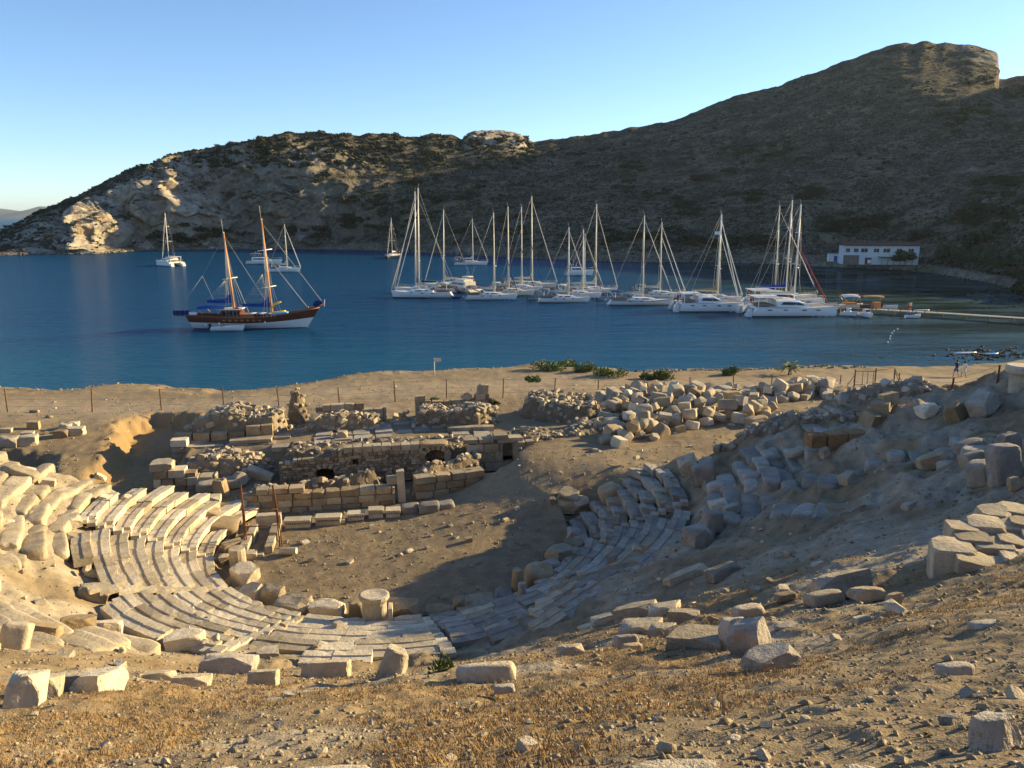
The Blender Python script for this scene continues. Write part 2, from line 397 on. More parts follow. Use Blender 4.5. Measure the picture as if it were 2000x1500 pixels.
# ------------------------------------------------------------------ sea
def build_sea():
    t = NT('sea_water')
    w1 = t.noise(1.5, 3, .65, None, .4, (.5, 1.4, 1)); w2 = t.noise(.16, 3, .6, None, .3, (.6, 1.5, 1)); w3 = t.noise(.02, 4, .55, None, .5, (.5, 1.6, 1))
    sep = t.n('ShaderNodeSeparateXYZ'); t.l(t.pos(), sep.inputs[0])
    # seabed colours: deep blue, teal sand shallows near the shore, dark weed in the right-hand corner
    shore = t.rng(t.math('ADD', sep.outputs[1], t.math('MULTIPLY', t.noise(.03, 4, .6), 40)), 150, 88)
    deep = t.mix(w3, (.001, .032, .085), (.003, .052, .122))
    teal = t.mix(w3, (.003, .068, .122), (.008, .105, .152))
    c = t.mix(t.math('MULTIPLY', shore, .8), deep, teal)
    rightness = t.rng(t.math('ADD', sep.outputs[0], t.math('MULTIPLY', t.noise(.045, 4, .6, None, .8, (.5, 1.6, 1)), 70)), 58, 112)
    weed = t.math('MULTIPLY', rightness, t.rng(t.noise(.06, 4, .6, None, 1.0, (.45, 1.8, 1)), .42, .56))
    c = t.mix(t.math('MULTIPLY', rightness, .7), c, (.055, .085, .075))
    c = t.mix(weed, c, (.012, .02, .012))
    h = t.math('ADD', t.math('MULTIPLY', w1, .35), w2)
    cd = t.n('ShaderNodeCameraData')
    calm = t.rng(sep.outputs[0], 10, 75, 1.0, .28)
    b = t.n('ShaderNodeBump', Distance=.5); t.l(h, b.inputs['Height']); t.l(t.math('MULTIPLY', calm, .75), b.inputs['Strength'])
    m = t.m; df = t.n('ShaderNodeBsdfDiffuse'); gl = t.n('ShaderNodeBsdfGlossy', Roughness=.10); fr = t.n('ShaderNodeFresnel', IOR=1.33); mx = t.n('ShaderNodeMixShader')
    t.l(c, df.inputs[0]); t.l(b.outputs[0], gl.inputs['Normal']); t.l(b.outputs[0], fr.inputs['Normal']); gl.inputs[0].default_value = (.93, .95, 1, 1)
    t.l(t.math('MINIMUM', fr.outputs[0], .17), mx.inputs[0]); t.l(df.outputs[0], mx.inputs[1]); t.l(gl.outputs[0], mx.inputs[2]); t.l(mx.outputs[0], t.t.nodes['Material Output'].inputs[0]); t.t.nodes.remove(t.b)
    V = []; xs = [-14000, -3000, -800, -300, -100, 0, 100, 300, 800, 3000, 14000]; ys = [20, 60, 100, 160, 250, 400, 800, 2000, 6000, 20000]
    for y in ys:
        for x in xs: V.append((x, y, 0))
    n = len(xs); Fc = [(j*n+i, j*n+i+1, (j+1)*n+i+1, (j+1)*n+i) for j in range(len(ys)-1) for i in range(n-1)]
    o = meshobj('sea', mesh_from('sea', V, Fc), None, m); tag(o, kind='structure')
build_sea()

# ------------------------------------------------------------------ far headland and hill
SHO = [(-260,470),(-60,480),(0,499),(100,497),(200,496),(300,489),(400,488),(500,487),(600,487),(700,488),(800,492),(900,497),(1000,503),(1100,508),(1200,512),(1350,512),(1500,516),(1620,522),(1720,526),(1800,532),(1880,545),(1950,558),(1990,572),(2060,600),(2200,625),(2500,650)]
SIL = [(-260,440),(-150,452),(0,460),(30,443),(60,430),(100,408),(140,394),(170,383),(200,370),(235,350),(270,335),(310,322),(350,310),(390,298),(430,290),(500,273),(540,264),(580,259),(640,258),(690,265),(730,264),(770,263),(820,268),(850,262),(885,264),(905,272),(920,260),(950,254),(980,253),(1010,261),(1040,278),(1100,269),(1180,258),(1250,245),(1300,233),(1340,220),(1370,205),(1400,190),(1450,174),(1500,160),(1550,140),(1600,120),(1660,95),(1720,80),(1760,77),(1790,79),(1850,85),(1880,94),(1893,104),(1899,150),(1940,145),(2000,141),(2040,136),(2100,104),(2200,52),(2350,15),(2480,60),(2600,240)]  # last entries lie right of the view: ridge raised there to shade the hill
RID = [(-260,470),(0,445),(200,470),(400,500),(600,530),(800,560),(1000,620),(1045,640),(1200,640),(1500,650),(1800,640),(2000,600),(2300,520),(2600,430)]
_so = np.array(SHO, float); _si = np.array(SIL, float); _ri = np.array(RID, float)
_g = np.arange(-400, 2800, 4.0); _gs = np.interp(_g, _si[:, 0], _si[:, 1]); _kk = np.exp(-np.linspace(-2.2, 2.2, 61)**2); _kk /= _kk.sum()
_sis = np.interp(_si[:, 0], _g[30:-30], np.convolve(_gs, _kk, 'valid'))
_shy = np.array([atz(a, b, 0)[1] for a, b in SHO])
def hill_point(px, t, noise=True):
    """px = azimuth as photo column, t 0 at the waterline, 1 at the crest, up to 2.2 behind it"""
    px = np.asarray(px, float); t = np.asarray(t, float)
    d = (px-1000)/F_PX
    ys = np.interp(px, _so[:, 0], _shy)
    yr = np.interp(px, _ri[:, 0], _ri[:, 1])
    low = np.interp(px, _si[:, 0], _sis)
    wtop = smooth(.70, .93, t)
    sil = low*(1-wtop) + wtop*(np.interp(px, _si[:, 0], _si[:, 1]) + 2.5*fbm(px*.045, px*0, 0, 3))
    v = (750-sil)/F_PX
    ry = math.cos(TH) + v*math.sin(TH); rz = v*math.cos(TH) - math.sin(TH)
    zr = EYE + rz/ry*yr
    y = ys + (yr-ys)*t
    cliff = smooth(60, 240, px)*(1 - smooth(640, 800, px))
    tip = 1 - smooth(60, 260, px)
    tt = np.clip(t, 0, 1)
    fl = smooth(1520, 1640, px)*.05
    th_ = np.clip(tt-fl, 0, 1)/(1-fl)
    p_hill = (.016 + .012*(1-smooth(1100, 1500, px)))*smooth(0, .012, tt) + .975*(.82*th_**.93 + .18*th_**1.7)
    p_clif = np.interp(tt, [0, .05, .10, .22, .42, .55, .72, 1], [0, .05, .10, .36, .66, .83, .93, 1])
    p_tip = np.interp(tt, [0, .08, .3, .6, 1], [0, .14, .5, .8, 1])
    prof = p_hill*(1-cliff) + p_clif*cliff; prof = prof*(1-tip) + p_tip*tip
    z = zr*prof - 1.5*(1-smooth(0, .015, t))
    back = np.maximum(t-1, 0); far = smooth(1250, 1500, px)*(1-smooth(2400, 2560, px))  # far: unseen ground behind the right crest, kept high to lengthen its shadow
    z = z - (55*back + 30*back**2)*(zr/100+.3)*(1-.82*far)
    rise = smooth(1900, 1960, px)*(1-smooth(2480, 2590, px))*(t > 1)  # unseen rise behind the right-hand crest, shaped to shade the summit slope
    z = np.where(rise > 0, z*(1-rise) + rise*(EYE + (zr-EYE)*(y/yr)*.985 - 3*np.minimum(back*8, 1)), z)
    x = d*y
    if noise:
        m = smooth(.0, .08, tt)
        crest = 1 - .8*smooth(.9, .995, tt)*(1-smooth(1.0, 1.1, t))
        n = fbm(x*.02, y*.02, 1., 5, .5)
        r = 1 - np.abs(fbm(x*.022, y*.03, z*.022, 4, .5)); r = r*r
        rw = smooth(40, 150, px)*(1-smooth(560, 900, px))*(1-smooth(.62, .9, tt))
        outc = smooth(900, 925, px)*(1-smooth(1010, 1045, px))*smooth(.72, .85, tt)
        top = smooth(1720, 1840, px)*(1-smooth(1905, 1960, px))*smooth(.8, .9, tt)
        z = z + m*crest*n*(1.9 + 1.6*rw)*smooth(.0, .16, tt) + m*crest*.35*fbm(x*.11, y*.11, 2., 3)
        # crags push outwards from the face, facets facing the right catch the sun
        crag = (rw*(1+.3*cliff) + .95*outc + .3*top)*m
        r2 = 1 - np.abs(fbm(x*.075, y*.06, z*.075, 4, .6)); r2 = r2*r2
        stp = z/6.5 + .8*fbm(x*.03, y*.03, 7., 3); fs = stp-np.floor(stp)
        y = y - crag*crest*((r-.55)*12 + (r2-.5)*4.2 + (smooth(.0, .25, fs)-fs)*2.2)
        for c0, wl, wr_, t0, t1, am in ((200, 60, 40, .00, .55, 14), (258, 46, 38, .06, .58, 13), (308, 42, 32, .14, .78, 13), (358, 44, 30, .18, .88, 15), (545, 60, 50, .70, .98, 7), (150, 50, 40, .02, .3, 5), (620, 50, 40, .1, .5, 5)):
            cc = c0 + 9*fbm(z*.09, z*0+c0, 2., 3)
            y = y - am*smooth(cc-wl, cc, px)*(1-smooth(cc, cc+wr_, px))*smooth(t0, t0+.12, tt)*(1-smooth(t1-.14, t1, tt))*m
        x = x + crag*crest*6*fbm(x*.035, z*.06, y*.035, 3)
        z = z + crag*crest*2.0*fbm(x*.09, y*.09, z*.09, 4, .6)
        shelf = (1-smooth(.0, .10, tt))*smooth(.004, .02, tt)
        y = y - shelf*3*fbm(x*.08, z*.2, 3., 3)
        terr = smooth(1050, 1250, px)*smooth(.03, .1, tt)*(1-smooth(.55, .8, tt))
        z = z + .25*m*vnoise(x*.4, y*.4, 1.)
        q = z/5.5 + .5*fbm(x*.012, y*.012, 5., 2); fr = q-np.floor(q)
        z = z + terr*1.5*(smooth(.6, 1, fr)-fr)
    return x, y, z
def build_hills():
    pxs = np.concatenate([np.arange(-260, -20, 12), np.arange(-20, 2010, 3.2), np.arange(2010, 2600, 12)])
    ts = np.concatenate([np.linspace(-.03, .12, 34), np.linspace(.125, 1.0, 190), np.linspace(1.01, 1.15, 12), np.linspace(1.2, 2.2, 12)])
    PX, T = np.meshgrid(pxs, ts); x, y, z = hill_point(PX, T)
    z = np.where(T < 0, np.minimum(z, -1.2), z); z = np.maximum(z, -3)
    n, m = PX.shape; V = np.stack([x.ravel(), y.ravel(), z.ravel()], 1); idx = np.arange(n*m).reshape(n, m)
    F = np.stack([idx[:-1, :-1].ravel(), idx[:-1, 1:].ravel(), idx[1:, 1:].ravel(), idx[1:, :-1].ravel()], 1)
    me = bpy.data.meshes.new('hills'); me.vertices.add(len(V)); me.vertices.foreach_set('co', V.ravel())
    me.loops.add(F.size); me.loops.foreach_set('vertex_index', F.ravel().astype(np.int32))
    me.polygons.add(len(F)); me.polygons.foreach_set('loop_start', np.arange(0, F.size, 4, dtype=np.int32)); me.polygons.foreach_set('loop_total', np.full(len(F), 4, dtype=np.int32))
    me.update(); me.validate()
    tt = T.ravel(); pp = PX.ravel()
    cliff = smooth(60, 160, pp)*(1-.5*smooth(400, 470, pp))*(1-smooth(600, 820, pp))*(1-smooth(.5, .88, tt)) + smooth(905, 925, pp)*(1-smooth(1015, 1045, pp))*smooth(.74, .84, tt) + .6*smooth(1800, 1850, pp)*(1-smooth(1900, 1920, pp))*smooth(.85, .93, tt) + .8*(1-smooth(60, 200, pp))
    shel = (1 - smooth(.008, .02 + .03*(1-smooth(700, 1300, pp)), tt))*.75
    terr = smooth(1050, 1250, pp)*smooth(.04, .1, tt)*(1-smooth(.3, .55, tt))
    for nm, arr in (('cliff', cliff), ('shelf', shel), ('terrace', terr)):
        at = me.attributes.new(nm, 'FLOAT', 'POINT'); at.data.foreach_set('value', np.clip(arr, 0, 1).astype(np.float32))
    t = NT('hillside')
    def att(nm): q = t.n('ShaderNodeAttribute'); q.attribute_name = nm; return q.outputs['Fac']
    g = t.n('ShaderNodeNewGeometry'); sp = t.n('ShaderNodeSeparateXYZ'); t.l(g.outputs['Normal'], sp.inputs[0])
    n0 = t.noise(.012, 5, .6); n1 = t.noise(.06, 5, .65); n2 = t.noise(.28, 5, .7); n3 = t.noise(.9, 3, .7)
    veg = t.ramp(n1, [(.36, (.042, .036, .024)), (.5, (.112, .086, .056)), (.64, (.19, .148, .10))])
    veg = t.mix(t.rng(n2, .5, .58, 0, .9), veg, (.030, .034, .019))
    veg = t.mix(t.rng(t.noise(.10, 6, .75), .5, .57, 0, .8), veg, (.036, .038, .022))
    veg = t.mix(t.math('MULTIPLY', t.rng(n3, .56, .64), t.rng(n0, .35, .6, .25, .85)), veg, (.27, .24, .19))
    rock = t.ramp(n2, [(.28, (.17, .145, .115)), (.45, (.33, .29, .235)), (.62, (.43, .39, .32)), (.8, (.52, .48, .41))])
    rock = t.mix(t.rng(t.noise(.09, 5, .65, None, .6), .5, .66, 0, .65), rock, (.30, .20, .115))
    steep = t.rng(sp.outputs[2], .80, .58)
    rm = t.math('MAXIMUM', t.math('MULTIPLY', att('cliff'), t.math('MAXIMUM', t.rng(n1, .42, .54), steep)), t.math('MULTIPLY', att('shelf'), t.rng(t.noise(.07, 5, .7), .42, .6, .05, .8)))
    rm = t.math('MAXIMUM', rm, t.math('MULTIPLY', att('terrace'), t.rng(t.noise(.05, 6, .8, None, .5, (.7, .7, 4)), .56, .66, 0, .4)))
    c = t.mix(rm, veg, rock)
    b = t.bump(n2, .8, 2.0); b = t.bump(n3, .8, .6, b)
    o = meshobj('hills', me, None, t.done(c, .95, b, .05)); tag(o, kind='structure')
    # mountains of an island on the horizon
    pts = [(-120,412),(-60,400),(-20,408),(0,407),(20,411),(40,414),(60,408),(75,403),(95,404),(115,405),(140,409),(200,416),(260,418)]
    Y = 9000.0; rows = []
    for k, (dy, f) in enumerate(((-600, 0), (-250, .6), (0, 1), (700, .5), (1200, 0))):
        row = []
        for a in np.linspace(-120, 260, 60):
            s = np.interp(a, [p[0] for p in pts], [p[1] for p in pts]); p = aty(a, s, Y)
            row.append((p.x, Y+dy, max(p.z*f*(1+.12*float(vnoise(a*.08, k*3.1))*(0 < f < 1)), -2)))
        rows.append(row)
    m = len(rows[0]); V = [p for r in rows for p in r]; Fc = [(j*m+i, j*m+i+1, (j+1)*m+i+1, (j+1)*m+i) for j in range(4) for i in range(m-1)]
    o = meshobj('distant_mountains', mesh_from('distant_mountains', V, Fc, True), None, flat('far_hill', (.12, .11, .09), .9, .05)); tag(o, kind='structure')
build_hills()

_hp = np.arange(-20, 2040, 4.0); _ht = np.linspace(0, 1, 420)
_PX, _T = np.meshgrid(_hp, _ht); _HX, _HY, _HZ = hill_point(_PX, _T)
_HV = 750 - F_PX*(_HY*math.sin(TH) + (_HZ-EYE)*math.cos(TH))/(_HY*math.cos(TH) - (_HZ-EYE)*math.sin(TH))
def hill_hit(px, py):
    """first point of the far hill seen at photo pixel"""
    f = min(max((px + 20)/4, 0), len(_hp)-1.001); j = int(f); f -= j
    k = int(np.argmax(_HV[:, j] < py)); q = int(np.argmax(_HV[:, j+1] < py))
    a = Vector((_HX[k, j], _HY[k, j], _HZ[k, j])); b = Vector((_HX[q, j+1], _HY[q, j+1], _HZ[q, j+1]))
    return a*(1-f) + b*f if (a-b).length < 12 else a
# ------------------------------------------------------------------ thin evening haze over the bay
def haze():
    mb = MB().box((0, 4900, 118), (30400, 32400, 246)); o = mb.build('haze', bpy.data.materials.new('haze'))
    m = o.data.materials[0]; m.use_nodes = True; t = m.node_tree; t.nodes.clear()
    out = t.nodes.new('ShaderNodeOutputMaterial'); v = t.nodes.new('ShaderNodeVolumePrincipled')
    v.inputs['Color'].default_value = (.70, .85, 1, 1); v.inputs['Density'].default_value = 3.5e-5; v.inputs['Anisotropy'].default_value = .35
    t.links.new(v.outputs[0], out.inputs['Volume']); tag(o, 'thin pale evening haze filling the air over the bay', 'haze', kind='stuff')
haze()
# ------------------------------------------------------------------ stone shapes
def hull_mesh(name, pts):
    bm = bmesh.new()
    vs = [bm.verts.new(p) for p in pts]
    r = bmesh.ops.convex_hull(bm, input=vs)
    bmesh.ops.delete(bm, geom=list({g for g in r['geom_interior'] + r['geom_unused'] if isinstance(g, bmesh.types.BMVert)}), context='VERTS')
    me = bpy.data.meshes.new(name); bm.to_mesh(me); bm.free(); return me
def cut_block(rnd, bev=.07, jit=.06):
    """unit dressed block, base at z=0: a box with worn arrises"""
    pts = []
    for sx in (-.5, .5):
        for sy in (-.5, .5):
            for sz in (0, 1):
                c = [sx*(1 - rnd.uniform(0, jit)*2), sy*(1 - rnd.uniform(0, jit)*2), sz - (rnd.uniform(0, jit) if sz else 0)]
                b = bev*rnd.choice((.5, .8, 1, 1.3, 2.4))
                for k in range(3):
                    q = list(c); s = (-1 if sx > 0 else 1, -1 if sy > 0 else 1, -1 if sz else 1)
                    q[k] += s[k]*b; pts.append(q)
    return hull_mesh('cut_block', pts)
def boulder(rnd, n=22, flat_=1.0):
    pts = []
    for i in range(n):
        z = rnd.uniform(-1, 1); a = rnd.uniform(0, 6.283); r = math.sqrt(1-z*z); k = rnd.uniform(.82, 1.1)
        p = [r*math.cos(a)*k, r*math.sin(a)*k, z*k]
        m = max(abs(v) for v in p); p = [v/m**.45*.5 for v in p]
        pts.append((p[0], p[1], p[2]*flat_ + .5))
    return hull_mesh('boulder', pts)
def worn_block(seed, n=5, rough=.05, rnd_=.22, chips=3, taper=(1, 1), nose=0.0, bulge=.0):
    """bigger foreground block: rounded arrises, broken corners, pitted faces"""
    rnd = random.Random(seed); V = {}; Fc = []
    def vid(i, j, k):
        if (i, j, k) not in V: V[(i, j, k)] = len(V)
        return V[(i, j, k)]
    for a in range(n):
        for b in range(n):
            for q in ((0, 1), (n, 0)):
                w = q[0]
                for ax in range(3):
                    def c(u, v): return {0: (w, u, v), 1: (v, w, u), 2: (u, v, w)}[ax]
                    f = [c(a, b), c(a+1, b), c(a+1, b+1), c(a, b+1)]
                    if w == 0: f = f[::-1]
                    Fc.append(tuple(vid(*p) for p in f))
    P = np.array([k for k in V], float)/n*2 - 1
    # keep interior rows near the arrises so the block stays crisp
    P = np.sign(P)*np.abs(P)**.72
    nn = (np.abs(P)**10).sum(1)**.1
    Q = P/np.maximum(np.abs(P).max(1), 1e-6)[:, None]
    sup = P/((np.abs(P)**9).sum(1)**(1/9))[:, None]
    P = P*(1-rnd_) + sup*rnd_
    for i in range(chips):                       # shear off corners and arrises
        d = np.array([rnd.choice((-1, 1))*rnd.uniform(.5, 1), rnd.choice((-1, 1))*rnd.uniform(.3, 1), rnd.choice((-1, 1, 1))*rnd.uniform(.4, 1)]); d /= np.linalg.norm(d)
        lim = np.abs(d).sum()*rnd.uniform(.66, .86)
        e = P @ d - lim; P = P - np.where(e > 0, e, 0)[:, None]*d
    s = seed*1.7 % 97
    nz = np.stack([fbm(P[:, 0]*1.6+s, P[:, 1]*1.6+k*9, P[:, 2]*1.6, 3) for k in range(3)], 1); P = P + nz*rough
    tz = (P[:, 2]+1)/2
    P[:, 0] *= 1 + (taper[0]-1)*tz; P[:, 1] *= 1 + (taper[1]-1)*tz
    P[:, 1] += bulge*(1-P[:, 0]**2)
    me = bpy.data.meshes.new('worn_block'); me.from_pydata([(p[0]/2, p[1]/2, (p[2]+1)/2) for p in P], [], Fc); me.update(); return me
def drum_mesh(seed, n=14, flute=.0):
    rnd = random.Random(seed); mb = MB(); rings = []
    for z, r in ((0, .47), (.06, .5), (.5, .5), (.94, .49), (1, .46)):
        rings.append([(r*math.cos(2*math.pi*k/n)*(1-flute*(k % 2))+rnd.uniform(-.012, .012), r*math.sin(2*math.pi*k/n)*(1-flute*(k % 2))+rnd.uniform(-.012, .012), z+rnd.uniform(-.015, .015)) for k in range(n)])
    mb.loft(rings); me = bpy.data.meshes.new('drum'); me.from_pydata(mb.V, [], mb.F); me.update(); return me
_rr = random.Random(11)
def with_mats(me, mat): me = me.copy(); me.materials.append(mat); return me
CUT = [cut_block(_rr, .05, .04) for i in range(10)]
CUTW = [cut_block(_rr, .10, .10) for i in range(8)]
BOU = [boulder(_rr, _rr.choice((16, 20, 26))) for i in range(14)]
_mc = {}
def mset(lst, mat):
    k = (id(lst), mat)
    if k not in _mc: _mc[k] = [with_mats(m, M[mat]) for m in lst]
    return _mc[k]
def put(name, me, loc, sc, rot=(0, 0, 0), parent=None):
    o = bpy.data.objects.new(name, me); o.location = loc; o.scale = sc; o.rotation_euler = rot
    return link(o, parent)

# ------------------------------------------------------------------ rows of the theatre
SEATROW, SEATR = .64, 8.25
def seat_mesh(r, a0, a1, z0, rnd, wear=1.0, i_row=0):
    """one curved seat block: overhanging nose, seat, sunk footing at the back"""
    prof = [(.07, -.34), (.05, -.10), (0, -.05), (.015, 0), (.33, 0), (.35, -.035), (.70, -.04), (.70, -.34)]
    ns = 4; rings = []; am = (a0+a1)/2
    dz = rnd.gauss(0, .012)*wear; dr = rnd.gauss(0, .018)*wear; tw = rnd.gauss(0, .012)*wear
    s0 = float(sag(am))
    ox, oy = CX + r*math.cos(R_(am)), CY + r*math.sin(R_(am))
    for i in range(ns+1):
        a = R_(a0 + (a1-a0)*i/ns); ring = []
        chip = max(0, rnd.gauss(-.005, .02))*wear*1.6
        for j, (p, q) in enumerate(prof):
            zs = -.135*(i_row - .1)*(float(sag(math.degrees(a))) - s0)
            rr = r + dr + p + (chip if j in (2, 3) else 0) + tw*(i/ns-.5) + rnd.gauss(0, .004)
            ring.append((CX + rr*math.cos(a) - ox, CY + rr*math.sin(a) - oy, z0 + dz + zs + q + rnd.gauss(0, .004) - (chip*.5 if j in (2, 3) else 0) - z0))
        rings.append(ring)
    mb = MB(); mb.loft(rings)
    me = bpy.data.meshes.new('seat_block'); me.from_pydata(mb.V, [], mb.F); me.update()
    bm = bmesh.new(); bm.from_mesh(me); bmesh.ops.recalc_face_normals(bm, faces=bm.faces); bm.to_mesh(me); bm.free()
    return me, (ox, oy, z0)
def build_rows():
    rnd = random.Random(5)
    wedges = [  # a0, a1, label, mat, presence per row
     (157, 196.5, 'curved bank of sunlit pale stone seats left of the orchestra, ending at the trench', 'stone_pale', [1, 1, 1, 1, 1, 1, .95, .85], 1.0),
     (198.5, 222, 'curved bank of worn tan seats at the lower left of the orchestra between two stairways', 'stone_pale', [1, 1, 1, 1, 1, 1, .9, .5], 1.0),
     (224, 252, 'flat lying bank of worn seats in front of the orchestra at the left', 'stone_pale', [1, 1, 1, 1, 1, .97, .9, .8], 1.0),
     (254, 284, 'bank of worn seats nearest the camera below the middle of the orchestra', 'stone_pale', [1, 1, 1, .95, .9, .8, .6, .4], 1.2),
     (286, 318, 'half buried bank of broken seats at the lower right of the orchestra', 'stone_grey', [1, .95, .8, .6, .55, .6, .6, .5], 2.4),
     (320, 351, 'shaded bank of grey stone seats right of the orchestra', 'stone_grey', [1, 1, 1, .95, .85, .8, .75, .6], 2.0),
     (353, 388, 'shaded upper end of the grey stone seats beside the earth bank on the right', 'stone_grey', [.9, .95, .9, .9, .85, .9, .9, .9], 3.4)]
    for wi, (a0, a1, lab, mat, pres, wear) in enumerate(wedges):
        am = (a0+a1)/2; p = pol(am, 9)
        th = empty('theatre_seating', (p[0], p[1], 3.1), 0, lab, 'stone seating', 'banks of seats round the orchestra')
        bpy.context.view_layer.update()
        for i in range(8):
            r = SEATR + i*SEATROW; z0 = 3.36 + i*.315
            a = a0 + (rnd.uniform(0, 2) if i else 0)
            while a < a1 - 1.5:
                L = rnd.uniform(.85, 1.35); da = math.degrees(L/r); b = min(a + da, a1)
                if a1 - b < math.degrees(.45/r): b = a1
                mid = R_((a+b)/2); x, y = CX + (r+.3)*math.cos(mid), CY + (r+.3)*math.sin(mid)
                ins = sdist_line(x, y, LA, LB) > -.35 if x < CX else min(-sdist_line(x, y, np.array(RIM[k]), np.array(RIM[k+1])) for k in range(4)) > -.3
                if ins and rnd.random() < pres[i]:
                    me, loc = seat_mesh(r, a, b - math.degrees(.012/r), z0 - .135*(i - .1)*float(sag((a+b)/2)), rnd, wear, i)
                    me.materials.append(M[mat if rnd.random() < .8 else 'stone'])
                    o = bpy.data.objects.new('seat_block', me); o.location = Vector(loc) - th.location
                    if wear > 1.5: o.rotation_euler = (rnd.gauss(0, .018*wear), rnd.gauss(0, .018*wear), rnd.gauss(0, .014*wear)); o.scale = (1, 1, 1 + (.35 if wear > 3 else 0)*rnd.random())
                    link(o, th)
                a = b
            # stair treads at the end of the wedge
            if a1 not in (388,) and pres[i] > .3:
                ac = R_(a1 + 1.0)
                for k in range(2):
                    rr = r + .16 + .32*k; w = 2*math.radians(1.0)*rr*.96
                    zz = z0 - .135*(i - .1)*float(sag(a1+1)) - .30 + .157*k
                    o = put('stair_step', rnd.choice(mset(CUT, mat)), Vector((CX + rr*math.cos(ac), CY + rr*math.sin(ac), zz)) - th.location, (.36, w, .17), (0, 0, ac), th)
build_rows()

def eroded_rows():
    """rounded remains of the upper seats, half sunk in the slope"""
    rnd = random.Random(21)
    for a0, a1, r0, r1, lab, mat, n, big in (
        (178, 214, 13.9, 23, 'worn rounded bedrock seats on the sunlit slope at the left edge', 'stone', 230, 1.15),
        (214, 246, 14.2, 23, 'worn rounded seat stones on the lower left slope near the big cut blocks', 'stone', 130, 1.2),
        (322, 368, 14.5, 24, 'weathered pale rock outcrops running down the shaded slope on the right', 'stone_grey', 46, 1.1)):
        p = pol((a0+a1)/2, (r0+r1)/2); th = empty('eroded_seating', (p[0], p[1], gz(p[0], p[1])), 0, lab, 'rock slope', 'eroded upper rows of the theatre')
        meshes = mset(WORN, mat); cnt = 0
        for row in range(int((r1-r0)/.72)+1):
            r = r0 + .72*row; a = a0 + rnd.uniform(0, 3)
            while a < a1 and cnt < n:
                L = rnd.uniform(.8, 1.9)*big; am = a + math.degrees(L/r)/2; a += math.degrees(L*rnd.uniform(.86, 1.0)/r)
                x, y = CX + (r+rnd.gauss(0, .06))*math.cos(R_(am)), CY + (r+rnd.gauss(0, .06))*math.sin(R_(am))
                if vnoise(np.array([x*.38]), np.array([y*.38]), 4.)[0] < (-.38 if x < CX else .06): continue
                if x > CX and min(-sdist_line(x, y, np.array(RIM[k]), np.array(RIM[k+1])) for k in range(4)) < 1.0: continue
                if x < CX and sdist_line(x, y, LA, LB) < .3: continue
                cnt += 1; h = rnd.uniform(.46, .62)
                put('worn_stone', rnd.choice(meshes), Vector((x, y, gz(x, y) - h*rnd.uniform(.68, .88))) - th.location, (rnd.uniform(.62, .88), L*1.08, h), (rnd.gauss(0, .06), rnd.gauss(-.06, .08), R_(am) + rnd.gauss(0, .06)), th)
WORN = [worn_block(100+i, 5, .10, 1.0, 2) for i in range(8)]
for _m in WORN: _m.polygons.foreach_set('use_smooth', [True]*len(_m.polygons))
BIG = [worn_block(200+i, 7, .085, .30, 6) for i in range(14)]
BIGS = [worn_block(300+i, 7, .065, .14, 5) for i in range(10)]
DRUM = [drum_mesh(i) for i in range(3)]
eroded_rows()
# ------------------------------------------------------------------ loose blocks, each where it lies in the photo
_cnt = [0]
FG = 'fallen blocks on the near slope'; OR = 'stones standing round the orchestra'
def loose(cx, by, w, h, label, kind='big', mat='stone', dep=.7, yaw=0.0, tilt=(0, 0), name=None, cat=None, sink=.12, group=None, seed=None, z=None):
    """block whose foot is seen at (cx, by), w x h photo pixels"""
    p = hit1(cx, by) if z is None else atz(cx, by, z)
    dist = p.y*math.cos(TH) - (p.z-EYE)*math.sin(TH); k = dist/F_PX
    lst = {'big': BIG, 'crisp': BIGS, 'worn': WORN, 'cut': CUTW, 'boulder': BOU, 'drum': DRUM}[kind]
    i = (_cnt[0]*5 + 3) if seed is None else seed; _cnt[0] += 1
    me = mset(lst, mat)[i % len(lst)]
    W = w*k; Hh = h*k*1.0
    pitch = math.atan2(EYE-p.z, p.y)                 # what of the height is top face
    D = W*dep; c, s = math.cos(pitch), math.sin(pitch)
    Hz = max((Hh - D*s*.85)/c*(1.12 if group == FG else 1.4 if group == OR else 1), W*.3 if W < 1.4 else W*.15)
    if group == FG: sink = .2; W *= .96
    x0, y0, q0 = p.x, p.y + D*.42, .3*max(W, D); p = p.copy(); gx = gy = 0
    if z is None:
        g4 = hz([x0, x0+q0, x0-q0, x0, x0], [y0, y0, y0, y0+q0, y0-q0], False); gx, gy = (g4[1]-g4[2])/(2*q0), (g4[3]-g4[4])/(2*q0); p.z = float(g4[0]) + (0 if abs(gx)+abs(gy) > .9 else .0)
        cy_, sy_ = math.cos(yaw), math.sin(yaw); lx, ly = gx*cy_ + gy*sy_, -gx*sy_ + gy*cy_; kk = .75 if abs(gx)+abs(gy) < 1.1 else .2
        if kind == 'drum': kk = .15
        tilt = (tilt[0] + kk*math.atan(ly), tilt[1] - kk*math.atan(lx))
    nm = name or {'boulder': 'boulder', 'drum': 'column_drum'}.get(kind, 'stone_block')
    o = put(nm, me, (p.x, p.y + D*.42, p.z - Hz*sink), (W, D, Hz*(1+sink)), (tilt[0], tilt[1], yaw))
    tag(o, label, cat or {'boulder': 'boulder', 'drum': 'column drum'}.get(kind, 'stone block'), group)
    return o
FG = 'fallen blocks on the near slope'
loose(28,1388,66,78,'pale cut block with a bright broken right face, leftmost at the lower left corner','crisp','stone_pale',.9,.25,group=FG)
loose(72,1376,56,62,'pale square block leaning against the leftmost corner block','crisp','stone_pale',.9,.3,group=FG)
loose(118,1362,72,58,'low rough block wedged between two bright blocks at the lower left','big','stone',.8,.2,group=FG)
